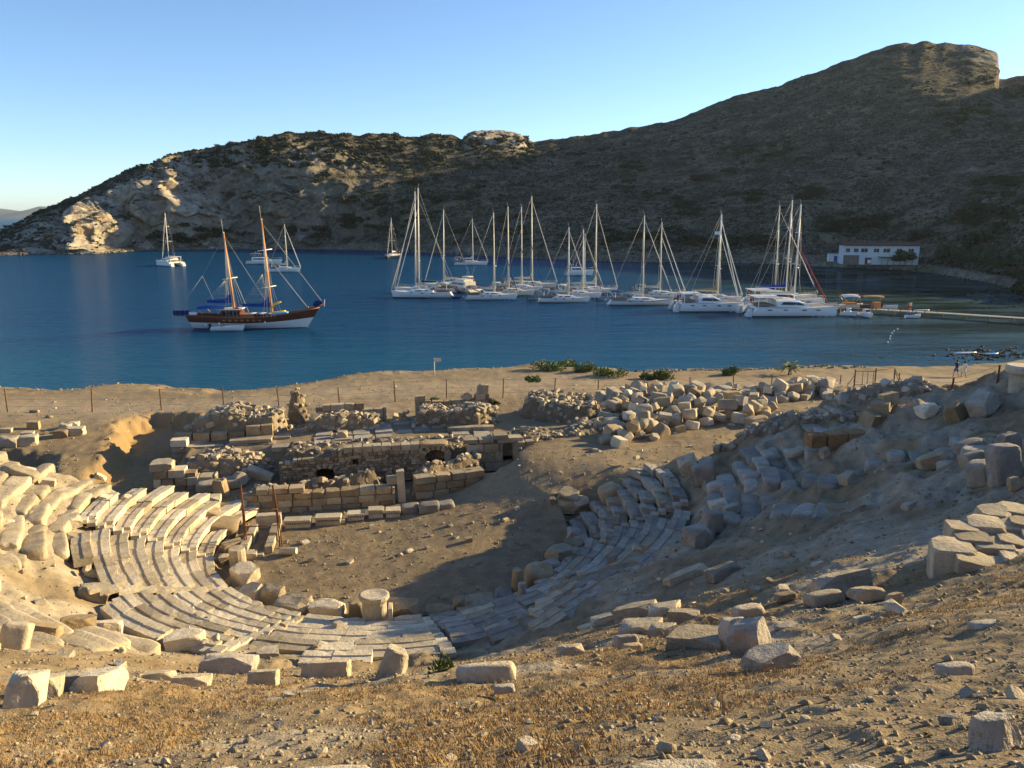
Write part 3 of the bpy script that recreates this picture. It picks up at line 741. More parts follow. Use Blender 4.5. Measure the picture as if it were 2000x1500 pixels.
loose(178,1368,84,72,'large bright block with a pointed top at the lower left','crisp','stone_pale',.85,-.35,(.08,-.1),group=FG,seed=4)
loose(292,1336,76,46,'grey topped block with a bright broken end left of two low slabs','big','stone',.8,.3,(0,-.12),group=FG)
loose(364,1343,72,38,'low square block with a bright right end on the lower left slope','crisp','stone',.7,.15,group=FG)
loose(436,1313,104,40,'long rough grey block with a bright broken right end','big','stone_grey',.5,.05,group=FG)
loose(507,1338,58,42,'rough block beside dry grass right of the long grey block','big','stone',.8,.1,group=FG)
loose(518,1286,46,18,'small flat grey stone above the rough blocks at the left','cut','stone_grey',.7,.3,group=FG)
loose(354,1271,78,44,'broken pale block with a jagged right face below the flat seats','big','stone_pale',.7,.35,(0,-.15),group=FG,seed=9)
loose(200,1240,56,34,'white block with a bright face beside a green weed at the left','big','stone_pale',.6,.4,(0,-.2),group=FG)
loose(138,1238,66,44,'tilted block with an orange stained face at the left','crisp','stone_warm',.7,.5,(0,-.18),group=FG)
loose(58,1246,74,46,'yellow stained squarish block near the left edge','big','stone_warm',.8,.15,group=FG)
loose(12,1268,52,56,'pale rounded block cut by the left edge of the view','worn','stone_pale',.8,.2,group=FG)
loose(172,1170,58,32,'pale wedge shaped block on bare earth left of the seats','big','stone',.7,.3,group=FG)
loose(138,1062,42,24,'dark sided block at the upper left corner of the seats','big','stone',.7,.6,group=FG)
loose(125,1028,50,24,'tilted slab lying behind the top row at the left','crisp','stone_pale',.6,.7,(0,-.2),group=FG)
loose(196,992,24,26,'white upright stone at the back of the left seats','big','stone_pale',.8,.2,group=FG)
loose(215,1005,40,18,'flat white slab at the back of the left seats','crisp','stone_pale',.7,.5,group=FG)
loose(242,992,26,24,'pale upright stone leaning behind the left seats','big','stone_pale',.7,-.3,group=FG)
loose(175,1125,26,14,'small pale stones broken from the top left row','cut','stone_pale',.7,.2,group=FG)
loose(632,1322,96,30,'long pitted slab half sunk in the ground left of the standing slab','big','stone',.45,.02,group=FG)
o = loose(752,1334,50,70,'tall pitted slab standing tilted in the near slope','crisp','stone_pale',.28,-.35,(-.12,.22),name='standing_slab',cat='stone slab',group=FG,seed=2); o.scale = (o.scale[0]*1.0, .26, o.scale[0]*1.75); o.rotation_euler = (-.25, .26, -.3)
loose(1378,1270,112,66,'big layered block with a striped face in the group on the near right slope','crisp','stone',.9,-.5,(.1,.12),group=FG,seed=1)
loose(1440,1262,44,56,'narrow upright block between the big layered block and the pointed block','crisp','stone_grey',.9,-.6,group=FG)
loose(1482,1272,72,66,'pointed grey block leaning in the group on the near right slope','crisp','stone_grey',.75,-.75,(.25,-.12),group=FG,seed=3)
loose(1522,1302,96,60,'lowest broad block of the group on the near right slope','crisp','stone_grey',.9,.35,(.05,-.2),group=FG,seed=6)
loose(1468,1204,60,34,'rounded block at the crest behind the pointed block','worn','stone',.8,.2,group=FG)
loose(1535,1230,40,20,'small dark boulder right of the pointed block','boulder','stone_grey',.8,.2,group=FG)
loose(1340,1212,62,24,'thin tilted slab above the big layered block','crisp','stone',.6,-.3,(0,.2),group=FG)
loose(1258,1240,82,44,'sloping slab with a broad pale face left of the big layered block','crisp','stone',.8,-.4,(.1,.12),group=FG)
loose(1228,1266,44,34,'grey lump under the sloping slab on the near slope','worn','stone_grey',.8,.2,group=FG)
loose(1298,1242,50,32,'small sloping slab beside orange grass','crisp','stone',.8,-.5,(.1,.1),group=FG)
loose(1238,1274,38,24,'rounded orange stone on dry grass below the sloping slab','worn','stone_warm',.8,.1,group=FG)
loose(1118,1288,52,38,'half buried block with a grooved top alone on the near slope','big','stone',.8,.1,group=FG)
loose(1250,1208,84,36,'long block at the edge of the shaded hollow','crisp','stone',.55,-.35,group=FG)
loose(1305,1200,60,26,'flat slab at the edge of the shaded hollow','crisp','stone',.8,-.4,group=FG)
loose(1180,1220,44,26,'pale block among rubble right of the lower seats','big','stone',.8,.1,group=FG)
loose(1150,1232,36,18,'flat broken block among rubble below the right seats','big','stone',.8,.3,group=FG)
loose(1345,1130,92,22,'long sunlit seat slab at the top of the broken rows on the right','crisp','stone',.35,.33,group=FG)
loose(1420,1128,66,22,'grey slab in shade at the end of the broken rows','crisp','stone_grey',.6,.3,group=FG)
loose(1655,1158,124,34,'long pale beam lying on the crest of the right slope','crisp','stone',.30,.24,group=FG,seed=5)
loose(1700,1168,62,26,'sloping block in front of the long beam on the right crest','big','stone',.7,.1,(0,.15),group=FG)
loose(1620,1178,72,26,'rough flat block left of the beam on the right crest','worn','stone',.7,.2,group=FG)
loose(1755,1180,30,24,'small block standing at the right end of the beam','big','stone_warm',.7,.3,group=FG)
loose(1540,1172,40,20,'rounded stone on the crest beside orange grass','worn','stone_warm',.8,.1,group=FG)
loose(1688,1214,32,18,'small white stone alone on the right slope','cut','stone_pale',.8,.3,group=FG)
loose(1725,1212,18,12,'small dark stone right of the small white stone','boulder','stone_grey',.9,.2,group=FG)
loose(1880,1318,64,34,'flat shadowed stone on the lower right slope','worn','stone_grey',.7,.1,group=FG)
loose(1940,1232,56,24,'grey flat stone near the right edge of the slope','worn','stone_grey',.8,.1,group=FG)
loose(1972,1482,80,86,'large dark boulder at the lower right corner','big','stone_grey',.8,.4,group=FG,seed=8)
loose(1868,1428,40,34,'dark pointed rock left of the corner boulder','big','stone_grey',.7,.5,group=FG)
loose(1682,1434,40,16,'rounded grey stone alone on the lower right slope','worn','stone_grey',.8,.1,group=FG)
loose(1690,1522,56,36,'pale angular rock at the bottom edge right of centre','big','stone',.8,.3,group=FG)
loose(1332,1566,190,30,'broad pale slab cut by the bottom edge','big','stone',.5,.03,group=FG)
loose(425,1540,64,46,'white block cut by the bottom edge at the left','crisp','stone_pale',.8,.5,group=FG)
loose(640,1560,150,26,'low pale rock along the bottom edge left of centre','worn','stone',.5,.0,group=FG)
loose(1098,1412,32,20,'small dark stone on orange grass near the middle','big','stone_grey',.8,.2,group=FG)
loose(985,1352,42,20,'flat grey stone casting a shadow right of the green bush','worn','stone_grey',.7,.1,group=FG)
loose(918,1332,20,14,'rounded pale stone beside the green bush','boulder','stone',.9,.1,group=FG)
loose(950,1335,120,18,'low pale ledge of rock under the green bush','worn','stone',.4,.02,group=FG)
loose(112,1420,30,16,'small pointed stone on the lower left slope','cut','stone',.8,.4,group=FG)
loose(590,1372,60,16,'low pale rock on the slope below the pitted slab','worn','stone',.6,.1,group=FG)
loose(700,1365,50,18,'rounded pale rock left of the standing slab foot','worn','stone',.6,.2,group=FG)
loose(535,1382,44,26,'grey tilted stone on the lower slope','big','stone_grey',.7,.3,group=FG)
# slabs at the right edge
PAV = 'flat slabs at the right edge'
pv = empty('slab_platform', hit1(1930, 1110), 0, 'sunlit platform of big cracked slabs at the right edge', 'stone platform')
bpy.context.view_layer.update()
_r = random.Random(4); pts = []
_zp = hit1(1900, 1075).z + .55
for cx, cy, w, dd in ((1862,1060,66,.8),(1905,1085,62,.7),(1950,1100,80,.7),(1990,1080,60,.8),(1900,1040,60,.7),(1940,1052,66,.7),(1985,1045,60,.7),(1925,1015,56,.8),(1965,1015,50,.8),(2010,1012,60,.8),(1940,992,50,.7),(1985,985,56,.8),(2040,1090,80,.8),(2040,1040,70,.8),(1880,1020,46,.7),(2060,1000,70,.9)):
    p = atz(cx, cy, _zp + (1100-cy)*.0018); k = (p.y*math.cos(TH)-(p.z-EYE)*math.sin(TH))/F_PX
    put('paving_slab', _r.choice(mset(CUTW, 'stone')), p - pv.location - Vector((0, 0, .8)), (w*k*1.16, w*k*1.3, .8+_r.uniform(-.025, .03)), (_r.gauss(0, .012), _r.gauss(0, .012), -.3 + _r.gauss(0, .06)), pv)

# stones set round the orchestra
OR = 'stones standing round the orchestra'
loose(477,1147,44,40,'hollowed trough block tilted beside the left seats','crisp','stone_pale',.9,-.6,(.15,.25),group=OR)
loose(461,1112,32,36,'short round drum at the left rim of the orchestra','drum','stone',1,.2,group=OR)
loose(436,1106,26,22,'broken round stone against the foot of the left seats','boulder','stone',.9,.2,group=OR)
loose(452,1080,40,22,'long low block left of the rusty frame','cut','stone_warm',.6,.7,group=OR)
loose(486,1092,32,16,'small squared block in front of the rusty frame','cut','stone',.7,.2,group=OR)
loose(466,1172,36,20,'flat block at the left corner of the orchestra','cut','stone',.8,-.5,group=OR)
loose(497,1186,40,36,'cube block at the lower left rim of the orchestra','crisp','stone',.9,-.5,group=OR)
loose(532,1182,44,30,'long low block next to the cube block on the rim','crisp','stone',.6,-.4,group=OR)
loose(572,1207,66,32,'broken block with a rough right end on the lower rim','big','stone',.6,-.25,group=OR)
loose(638,1213,66,32,'long rounded block on the lower rim left of the altar','big','stone_pale',.5,-.05,group=OR)
loose(694,1208,28,28,'orange stone just left of the white altar','worn','stone_warm',.8,.1,group=OR)
loose(788,1222,58,38,'heavy block with a sloping top right of the altar','big','stone_warm',.55,.05,group=OR)
loose(857,1213,54,22,'low block with a chipped corner on the lower rim','big','stone_warm',.6,.08,group=OR)
o = loose(893,1208,22,40,'narrow pillar leaning on the lower rim','crisp','stone',.7,.1,(0,-.1),group=OR)
loose(935,1195,54,26,'flat tilted block on the lower right rim','big','stone',.5,.3,(0,-.15),group=OR)
loose(980,1182,34,26,'square block on the lower right rim left of the two stubs','cut','stone_grey',.9,.3,group=OR)
loose(1005,1172,18,46,'tall column stub on the right rim','drum','stone_warm',1,.2,group=OR)
loose(1021,1176,16,30,'short column stub on the right rim','drum','stone_grey',1,.2,group=OR)
loose(1046,1154,54,46,'big rounded boulder block on the right rim','worn','stone_warm',.8,.2,group=OR)
loose(1076,1132,42,34,'shaded block behind the big rounded block','worn','stone_grey',.8,.3,group=OR)
loose(1097,1108,50,38,'square block with a flat top and a sunlit side on the right rim','crisp','stone',.9,.6,(0,.08),group=OR)
loose(1122,1085,36,26,'lower of two stacked blocks on the right rim','crisp','stone_warm',.9,.2,group=OR)
o2 = loose(1120,1062,40,26,'upper of two stacked blocks on the right rim','crisp','stone_grey',.9,.1,group=OR)
loose(1122,1038,26,20,'small cube in shade above the stacked blocks','cut','stone_grey',.9,.3,group=OR)
loose(1136,1025,22,16,'small boulder in shade near the seats','boulder','stone_grey',.9,.3,group=OR)
loose(1105,1006,36,22,'warm block under a sunlit block at the foot of the bank','crisp','stone_warm',.8,.1,group=OR)
loose(1108,988,38,24,'sunlit top block of a pair at the foot of the bank','big','stone',.8,-.1,group=OR)
loose(1134,998,34,20,'tilted flat stone right of the pair at the bank','big','stone',.7,.4,group=OR)
loose(1080,985,14,12,'small bright stone left of the pair at the bank','cut','stone',.8,.2,group=OR)
loose(1196,985,40,32,'round headed stone with an orange face at the head of the right seats','worn','stone_warm',.8,.3,group=OR)
loose(1192,1014,36,20,'warm cut block on the end of the right seats','crisp','stone_warm',.8,.1,group=OR)
loose(1368,1068,44,36,'large grey cube at the outer end of the right seats','crisp','stone_grey',.9,.4,group=OR)
loose(1395,1040,36,34,'squared boulder above the grey cube on the right','worn','stone_grey',.8,.2,group=OR)
loose(1408,1000,34,22,'white topped flat block on the right slope','crisp','stone_pale',.8,.0,group=OR)
loose(1432,1006,34,18,'pointed grey slab lying right of the white topped block','cut','stone_grey',.5,.2,group=OR)
loose(1405,970,36,26,'rounded grey block at the top of the right seats','worn','stone_grey',.8,.1,group=OR)
loose(1385,945,42,34,'large seat block at the top right of the rows','worn','stone_grey',.8,-.2,group=OR)
loose(1352,925,36,28,'sunlit slab at the very top of the right rows','crisp','stone',.9,-.2,group=OR)
loose(1382,912,28,14,'second sunlit slab at the very top of the right rows','crisp','stone',.8,-.2,group=OR)
# altar
ap = hit1(731, 1226); al = empty('altar', ap, .1, 'white drum shaped altar with a moulded rim on the lower rim', 'altar')
mb = MB(); n = 18
prof = [(.62, 0), (.62, .12), (.55, .2), (.53, .3), (.53, .78), (.57, .86), (.66, .94), (.66, 1.06), (.58, 1.08), (.3, 1.05)]
rings = [[(r*.86*math.cos(2*math.pi*k/n), r*.72*math.sin(2*math.pi*k/n), z*1.12) for k in range(n)] for r, z in prof]
mb.loft(rings); mb.build('drum', M['stone_pale'], al).location = (0, .4, -.05)
put('slab', mset(CUT, 'stone_pale')[2], (.62, -.05, -.05), (.16, .5, .95), (0, 0, 0), al)

# carved frieze blocks in a row along the front wall of the stage
FR = 'carved frieze blocks in a row before the stage wall'
for cx, by, w, h, lab, kd in ((581,1031,50,22,'frieze block with a band of carved beads, leftmost of the row','crisp'),(641,1026,48,24,'long frieze block with chipped ends, second of the row','big'),(695,1017,32,19,'short frieze block with dark carving, third of the row','crisp'),(734,1013,28,24,'wedge shaped frieze block, fourth of the row','big'),(768,1011,27,20,'squared frieze block at the right end of the row','crisp')):
    p = hit1(cx, by); k = (p.y*math.cos(TH)-(p.z-EYE)*math.sin(TH))/F_PX; W = w*k; Hh = h*k*.72
    fb = empty('frieze_block', p, .12, lab, 'carved block', FR); bpy.context.view_layer.update()
    me = with_mats(worn_block(int(cx), 4, .02, .12, 1), M['stone_pale']); put('block', me, (0, .3, 0), (W, .6, Hh), (0, 0, 0), fb)
    put('moulding', mset(CUT, 'stone_pale')[3], (0, .28, Hh*.72), (W*1.05, .66, Hh*.3), (0, 0, 0), fb)
    nb = int(W/.11); mb = MB()
    for q in range(nb): mb.box((-W*.42 + W*.84*q/(nb-1), -.025, Hh*.60), (.05, .06, Hh*.16))
    mb.build('bead_row', M['earth_core'], fb)
loose(800,1003,36,18,'grey stone in shadow in the stage doorway','worn','stone_grey',.8,.2,group=OR)
loose(838,1002,40,20,'second grey stone in shadow right of the stage doorway','worn','stone_grey',.8,.1,group=OR)
loose(868,995,36,16,'sunken grey stone at the edge of the earth bank','worn','stone_grey',.8,.3,group=OR)
loose(667,1022,14,9,'small stone casting a long shadow before the frieze blocks','cut','stone',.8,.2,group=OR)
loose(915,1060,16,10,'small orange stone alone in the orchestra','cut','stone_warm',.8,.3,group=OR)
loose(724,1033,14,9,'small dark stone in the orchestra below the frieze blocks','boulder','stone_grey',.8,.3,group=OR)

# blocks on the flat ground at the left
PL = 'blocks on the plateau at the left'
loose(12,875,34,24,'long pale block at the left edge above the pit','crisp','stone_pale',.7,.2,group=PL)
loose(47,872,36,24,'pale block with a jagged bright right end above the pit','big','stone_pale',.7,.3,group=PL)
loose(50,855,24,14,'white stone behind the jagged pale block','cut','stone_pale',.8,.3,group=PL)
loose(62,838,22,18,'orange brown block standing alone on the plateau','cut','stone_warm',.8,.2,group=PL)
loose(92,818,16,10,'small round stone on the plateau','boulder','stone',.8,.2,group=PL)
loose(65,806,18,7,'dark brick shaped stone near the fence','cut','stone_warm',.5,.05,group=PL)
loose(115,857,26,20,'brown block at the left of the small heap on the plateau','big','stone_warm',.8,.3,group=PL)
loose(143,852,34,20,'pale broken block at the right of the small heap on the plateau','big','stone_pale',.6,.2,group=PL)
loose(124,840,22,14,'squared stone at the back of the small heap on the plateau','crisp','stone',.8,.2,group=PL)
loose(142,836,18,14,'upright pale stone at the back of the small heap','crisp','stone_pale',.8,.2,group=PL)
loose(8,845,24,10,'low stone behind the long pale block at the left edge','cut','stone',.6,.2,group=PL)
loose(30,890+45,60,14,'flat white stones along the front edge of the pit','worn','stone',.5,.1,group=PL)
loose(90,948,26,16,'pale stone on the front edge of the pit','cut','stone_pale',.7,.3,group=PL)
loose(188,936,22,14,'bright white slab at the foot of the trench bank','crisp','stone_pale',.8,.5,(0,.2),group=PL)
loose(50,930,20,20,'pale upright stone at the front of the pit','cut','stone_pale',.8,.2,group=PL)

# blocks on the high ground at the right
RG = 'blocks on the shaded rim at the right'
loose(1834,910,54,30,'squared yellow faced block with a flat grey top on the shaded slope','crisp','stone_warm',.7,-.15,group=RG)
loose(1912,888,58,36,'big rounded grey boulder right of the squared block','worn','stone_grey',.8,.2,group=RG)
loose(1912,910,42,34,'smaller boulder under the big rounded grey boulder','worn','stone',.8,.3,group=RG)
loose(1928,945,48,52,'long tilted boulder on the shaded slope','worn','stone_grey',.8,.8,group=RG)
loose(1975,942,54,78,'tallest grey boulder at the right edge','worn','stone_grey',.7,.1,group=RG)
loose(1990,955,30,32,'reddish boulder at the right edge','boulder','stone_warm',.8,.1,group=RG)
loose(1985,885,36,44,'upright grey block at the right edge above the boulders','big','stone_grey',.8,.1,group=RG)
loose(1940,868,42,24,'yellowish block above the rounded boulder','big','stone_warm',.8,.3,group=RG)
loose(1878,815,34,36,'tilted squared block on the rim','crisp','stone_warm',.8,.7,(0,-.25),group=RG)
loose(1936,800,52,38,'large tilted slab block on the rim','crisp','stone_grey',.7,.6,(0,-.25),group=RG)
loose(1900,800,20,20,'small block between the two tilted blocks on the rim','cut','stone_warm',.8,.4,group=RG)
loose(1820,812,34,26,'white boulder on the rim near the rubble wall','big','stone_pale',.9,.2,group=RG)
loose(1858,818,16,14,'small square stone left of the tilted squared block','cut','stone',.8,.2,group=RG)
loose(1561,890,34,16,'pale half round stone alone on the shaded earth','worn','stone_pale',.8,.1,group=RG)
loose(1615,892,20,20,'leaning stone right of the half round stone','cut','stone',.7,.5,group=RG)
loose(1665,943,32,24,'squared pale block alone halfway up the shaded slope','crisp','stone',.8,.4,group=RG)
loose(1806,980,28,22,'square stone beside a pointed stone on the shaded slope','cut','stone',.9,.2,group=RG)
loose(1784,993,32,18,'pointed stone on the shaded slope','cut','stone_grey',.7,.5,group=RG)
loose(1770,1096,30,14,'pinkish block below the slab platform','cut','stone_warm',.8,.2,group=RG)
cp = hit1(1990, 762); cc = empty('broken_column', cp, .2, 'white column base with a moulded capital on top at the right edge of the rim', 'column base')
mb = MB(); rings = [[(r*math.cos(2*math.pi*k/16), r*math.sin(2*math.pi*k/16), z) for k in range(16)] for r, z in ((.36, -.2), (.38, .0), (.40, .55), (.38, .6))]; mb.loft(rings); mb.build('shaft', M['stone'], cc)
mb = MB(); rings = [[(r*math.cos(2*math.pi*k/16), r*math.sin(2*math.pi*k/16), z) for k in range(16)] for r, z in ((.42, .6), (.55, .72), (.58, .92), (.52, 1.0), (.3, 1.0))]; mb.loft(rings); mb.build('capital', M['stone_pale'], cc)

# ------------------------------------------------------------------ the heap of salvaged blocks
def heap():
    rnd = random.Random(9)
    out = [(1172,872),(1215,880),(1335,845),(1420,830),(1490,832),(1530,815),(1505,792),(1560,785),(1645,776),(1645,758),(1560,757),(1450,768),(1300,764),(1170,772),(1152,790),(1180,828)]
    H_ = hit([p[0] for p in out], [p[1] for p in out]); poly = [(p[0], p[1]) for p in H_]
    xs = [p[0] for p in poly]; ys = [p[1] for p in poly]; N = 0; pts = []
    for layer in (0, 1):
        for k in range(5000):
            x = rnd.uniform(min(xs), max(xs)); y = rnd.uniform(min(ys), max(ys))
            sd = poly_sd(np.array([x]), np.array([y]), poly)[0]
            if sd > -.25 - layer*.75: continue
            gap = .86 if layer == 0 else 1.12
            if any(q[3] == layer and (x-q[0])**2 + (y-q[1])**2 < gap*gap for q in pts): continue
            if layer == 1 and vnoise(np.array([x*.35]), np.array([y*.35]), 2.)[0] < -.15: continue
            pts.append((x, y, sd, layer))
    pts.sort(key=lambda q: q[1]); 
    if len(pts) > 298: pts = [q for q in pts if not (q[3] == 0 and q[2] < -2.5 and rnd.random() < .12)]
    g = hz([p[0] for p in pts], [p[1] for p in pts])
    for (x, y, sd, layer), z in zip(pts[:300], g):
        s = rnd.uniform(.62, 1.02); typ = rnd.random()
        mat = rnd.choice(('stone', 'stone', 'stone_grey', 'stone_warm', 'stone_pale'))
        if typ < .42: me, sc, nm = rnd.choice(mset(CUTW, mat)), (s*rnd.uniform(.9, 1.5), s*.8, s*.72), 'salvaged_block'
        elif typ < .62: me, sc, nm = rnd.choice(mset(BOU, mat)), (s*1.05, s*.95, s*.85), 'salvaged_block'
        elif typ < .92: me, sc, nm = rnd.choice(mset(WORN, mat)), (s*1.15, s*.85, s*.8), 'salvaged_block'
        else: me, sc, nm = rnd.choice(mset(DRUM, mat)), (s*.7, s*.7, s*1.1), 'salvaged_drum'
        hh = (.0 if layer == 0 else .52) - .1 + min(.25, max(0, -sd-1)*.06)
        rot = (rnd.gauss(0, .22), rnd.gauss(0, .22), rnd.uniform(0, 6.3))
        if nm == 'salvaged_drum': rot = (1.5, rnd.gauss(0, .15), rnd.uniform(0, 6.3)); hh += .3
        o = put(nm, me, (x, y, float(z)+hh), sc, rot)
        tag(o, 'round column piece lying in the heap of salvaged stones beside the track' if nm == 'salvaged_drum' else 'weathered block lying in the wide heap of salvaged stones beside the track', 'column piece' if nm == 'salvaged_drum' else 'stone block', 'column pieces in the heap' if nm == 'salvaged_drum' else 'heap of salvaged blocks')
heap()
# ------------------------------------------------------------------ ruined stage building
ST = 'ruined walls of the stage building'
def ashlar(label, A, B, th, z0, courses, blen, top=None, openings=(), mats=('stone', 'stone_warm'), seed=1, core=True, cat='ruined wall', name='ruined_wall', rub=0, warm=.3):
    """wall of separate squared blocks from A to B (front face line), thickness th backwards; top(s)->height kept"""
    rnd = random.Random(seed); A = Vector((A[0], A[1], 0)); B = Vector((B[0], B[1], 0)); d = (B-A); L = d.length; d.normalize()
    nrm = Vector((-d.y, d.x, 0)); ang = math.atan2(d.y, d.x)
    th_o = empty(name, (A.x, A.y, z0), ang, label, cat, ST); lz = 0.0
    Htot = sum(courses)
    for ci, ch in enumerate(courses):
        s = -rnd.uniform(0, blen*.5) if ci % 2 else 0
        while s < L:
            l = blen*rnd.uniform(.72, 1.3); a, b = max(s, 0), min(s+l, L); s += l
            if b - a < .12: continue
            m = (a+b)/2
            if top is not None and lz + ch*.6 > top(m): continue
            segs = [(a, b)]
            for (o0, o1, q0, q1) in openings:
                if q0 < lz + ch*.5 < q1:
                    ns = []
                    for (u, v) in segs:
                        if v <= o0 or u >= o1: ns.append((u, v))
                        else:
                            if o0 - u > .12: ns.append((u, o0))
                            if v - o1 > .12: ns.append((o1, v))
                    segs = ns
            for (u, v) in segs:
                mt = mats[1] if rnd.random() < warm else mats[0]
                put('block', rnd.choice(mset(CUTW if rnd.random() < .4 else CUT, mt)), ((u+v)/2, th/2 + rnd.uniform(-.055, .045), lz + .004), (v-u-rnd.uniform(.01, .04), th*rnd.uniform(.93, 1.02), ch-rnd.uniform(.008, .03)), (rnd.gauss(0, .012), rnd.gauss(0, .014), rnd.gauss(0, .02)), th_o)
        lz += ch
    if core:
        mb = MB(); n = max(2, int(L/.5))
        for i in range(n):
            a, b = L*i/n, L*(i+1)/n; m = (a+b)/2; hh = min(Htot, top(m) if top else Htot) - .12
            if hh < .1: continue
            zs = [(0, hh)]
            for (o0, o1, q0, q1) in openings:
                if o0-.1 < m < o1+.1: zs = [(0, min(q0, hh)), (q1, hh)] if q0 > .05 else [(q1, hh)]
            for q0, q1 in zs:
                if q1-q0 > .05: mb.box((m, th*.5, (q0+q1)/2), (b-a, th*.72, q1-q0))
        mb.build('mortar_core', M['earth_core'], th_o)
    return th_o, L
def rubble_mass(label, poly, zb, zt, seed, nst=120, smin=.14, smax=.34, mat=('rubble', 'stone', 'earth_core'), parent=None, cat='rubble mound', name='rubble_mound', steep=.5, core_mat='earth_core', res=.16):
    """lumpy core with stones bedded in it; poly in plan, heights from zb to zt(x, y)"""
    rnd = random.Random(seed); P = np.array(poly, float); c = P.mean(0)
    th = empty(name, (c[0], c[1], zb), 0, label, cat, ST) if parent is None else parent
    xs = np.arange(P[:, 0].min()-.4, P[:, 0].max()+.4, res); ys = np.arange(P[:, 1].min()-.4, P[:, 1].max()+.4, res)
    X, Y = np.meshgrid(xs, ys); sd = poly_sd(X.ravel(), Y.ravel(), poly).reshape(X.shape) + .16*fbm(X*1.2, Y*1.2, seed*3.1, 3)
    up = smooth(.10, -steep, sd); Hh = np.vectorize(zt)(X, Y)
    Z = zb - .3 + (Hh - zb + .3)*up + (.10*fbm(X*1.6, Y*1.6, seed*1.7, 3) + .05*fbm(X*5, Y*5, seed, 2))*up
    n, m = X.shape; keep = sd < .35
    V = [(X[j, i]-c[0], Y[j, i]-c[1], Z[j, i]-zb) for j in range(n) for i in range(m)]
    Fc = [(j*m+i, j*m+i+1, (j+1)*m+i+1, (j+1)*m+i) for j in range(n-1) for i in range(m-1) if keep[j, i] and keep[j+1, i+1]]
    me = mesh_from('core', V, Fc); o = meshobj('core', me, th, M[core_mat])
    off = Vector((c[0], c[1], zb)) - th.location
    if parent is not None: o.location = off
    k = 0; tries = 0; pts = []
    def zz(x, y):
        i = min(max(int((x-xs[0])/res), 0), m-1); j = min(max(int((y-ys[0])/res), 0), n-1); return Z[j, i], sd[j, i]
    while k < nst and tries < nst*12:
        tries += 1
        x = rnd.uniform(xs[0], xs[-1]); y = rnd.uniform(ys[0], ys[-1]); z, s = zz(x, y)
        if s > .12: continue
        if s < -.7 and rnd.random() < .35: continue
        q = rnd.uniform(smin, smax)*(1.35 if rnd.random() < .12 else 1)
        if any((x-a)**2 + (y-b)**2 < (.42*(q+w))**2 and abs(z-e) < .3 for a, b, e, w in pts[-160:]): continue
        pts.append((x, y, z, q)); k += 1
        mt = rnd.choice(mat[:2])
        put('stone', rnd.choice(mset(rnd.choice((BOU, CUTW)), mt)), Vector((x-c[0], y-c[1], z-zb-q*.3)) + off, (q*rnd.uniform(.9, 1.5), q, q*rnd.uniform(.6, .9)), (rnd.gauss(0, .3), rnd.gauss(0, .3), rnd.uniform(0, 6.3)), th)
    return th
def pw(*kv): xs_ = kv[0::2]; ys_ = kv[1::2]; return lambda s: float(np.interp(s, xs_, ys_))
bpy.context.view_layer.update()
# front wall, left of the doorway
A, B = (-14.0, 38.95), (-6.25, 40.45)
w, L = ashlar('long low front wall of squared blocks behind the frieze blocks', A, B, .75, 2.75, [.36, .38, .36, .30], .85, pw(0, 1.15, 1.5, 1.45, 3.2, 1.45, 3.3, 1.15, 7.9, 1.15), seed=3, warm=.45)
d = (Vector(B)-Vector(A)).normalized(); nn = Vector((-d.y, d.x))
def loc2(A, s, t, d=d, nn=nn): v = Vector(A) + d*s + nn*t; return (v.x, v.y)
rubble_mass('', [loc2(A, .2, .35), loc2(A, 7.7, .3), loc2(A, 7.7, 1.5), loc2(A, .2, 1.5)], 2.85, lambda x, y: 3.85 + .25*math.exp(-((x+7.6)/.8)**2) + .10*math.sin(x*2.3), 11, 130, .16, .38, parent=w)
rj = hit1(792, 962); jm = empty('door_jamb', (-5.95, 40.9, 2.8), .2, 'pale upright door post at the stage doorway', 'door post', ST)
put('post', mset(CUT, 'stone_pale')[1], (0, .1, 0), (.42, .4, 1.85), (0, -.04, 0), jm); put('block', mset(CUT, 'stone')[4], (-.5, .15, 1.1), (.55, .45, .4), (.05, 0, .1), jm)
# front wall right of the doorway
A2, B2 = (-5.2, 41.0), (-.3, 42.9)
w2, L2 = ashlar('low front wall right of the stage doorway running into the earth bank', A2, B2, .75, 2.95, [.40, .42, .40], .9, pw(0, 1.2, 3.4, 1.25, 3.6, .9, 5.4, .85), seed=5, warm=.6)
d2 = (Vector(B2)-Vector(A2)).normalized(); n2 = Vector((-d2.y, d2.x))
rubble_mass('', [loc2(A2, .3, .3, d2, n2), loc2(A2, 5.1, .2, d2, n2), loc2(A2, 5.1, 1.5, d2, n2), loc2(A2, .5, 1.5, d2, n2)], 3.0, lambda x, y: 4.25 + .15*math.sin(x*2.9), 12, 100, .16, .36, parent=w2)
# main wall with the vaulted openings
A3, B3 = (-13.3, 43.45), (-5.15, 44.85); d3 = (Vector(B3)-Vector(A3)).normalized(); n3 = Vector((-d3.y, d3.x))
OPEN = [(2.05, 3.05, 0, .95), (4.05, 4.45, 1.05, 1.5)]
w3, L3 = ashlar('rubble main wall of the stage with a low dark arch and a small square window', A3, B3, .6, 2.8, [.16]*10 + [.33], .30, pw(0, 1.45, 1.5, 1.6, 3.8, 1.95, 8.3, 1.95), OPEN, ('rubble', 'earth_core'), 7, True, warm=.35)
# arch stones over the low opening and lintel over the window
for k in range(7):
    t = math.pi*(k+.5)/7; put('arch_stone', mset(CUT, 'rubble')[k], (2.55+.62*math.cos(t), .2, .72+.40*math.sin(t)-.1), (.2, .62, .26), (0, -(t-math.pi/2), 0), w3)
put('lintel', mset(CUT, 'stone')[2], (4.25, .25, 1.5), (.75, .62, .16), (0, 0, 0), w3)
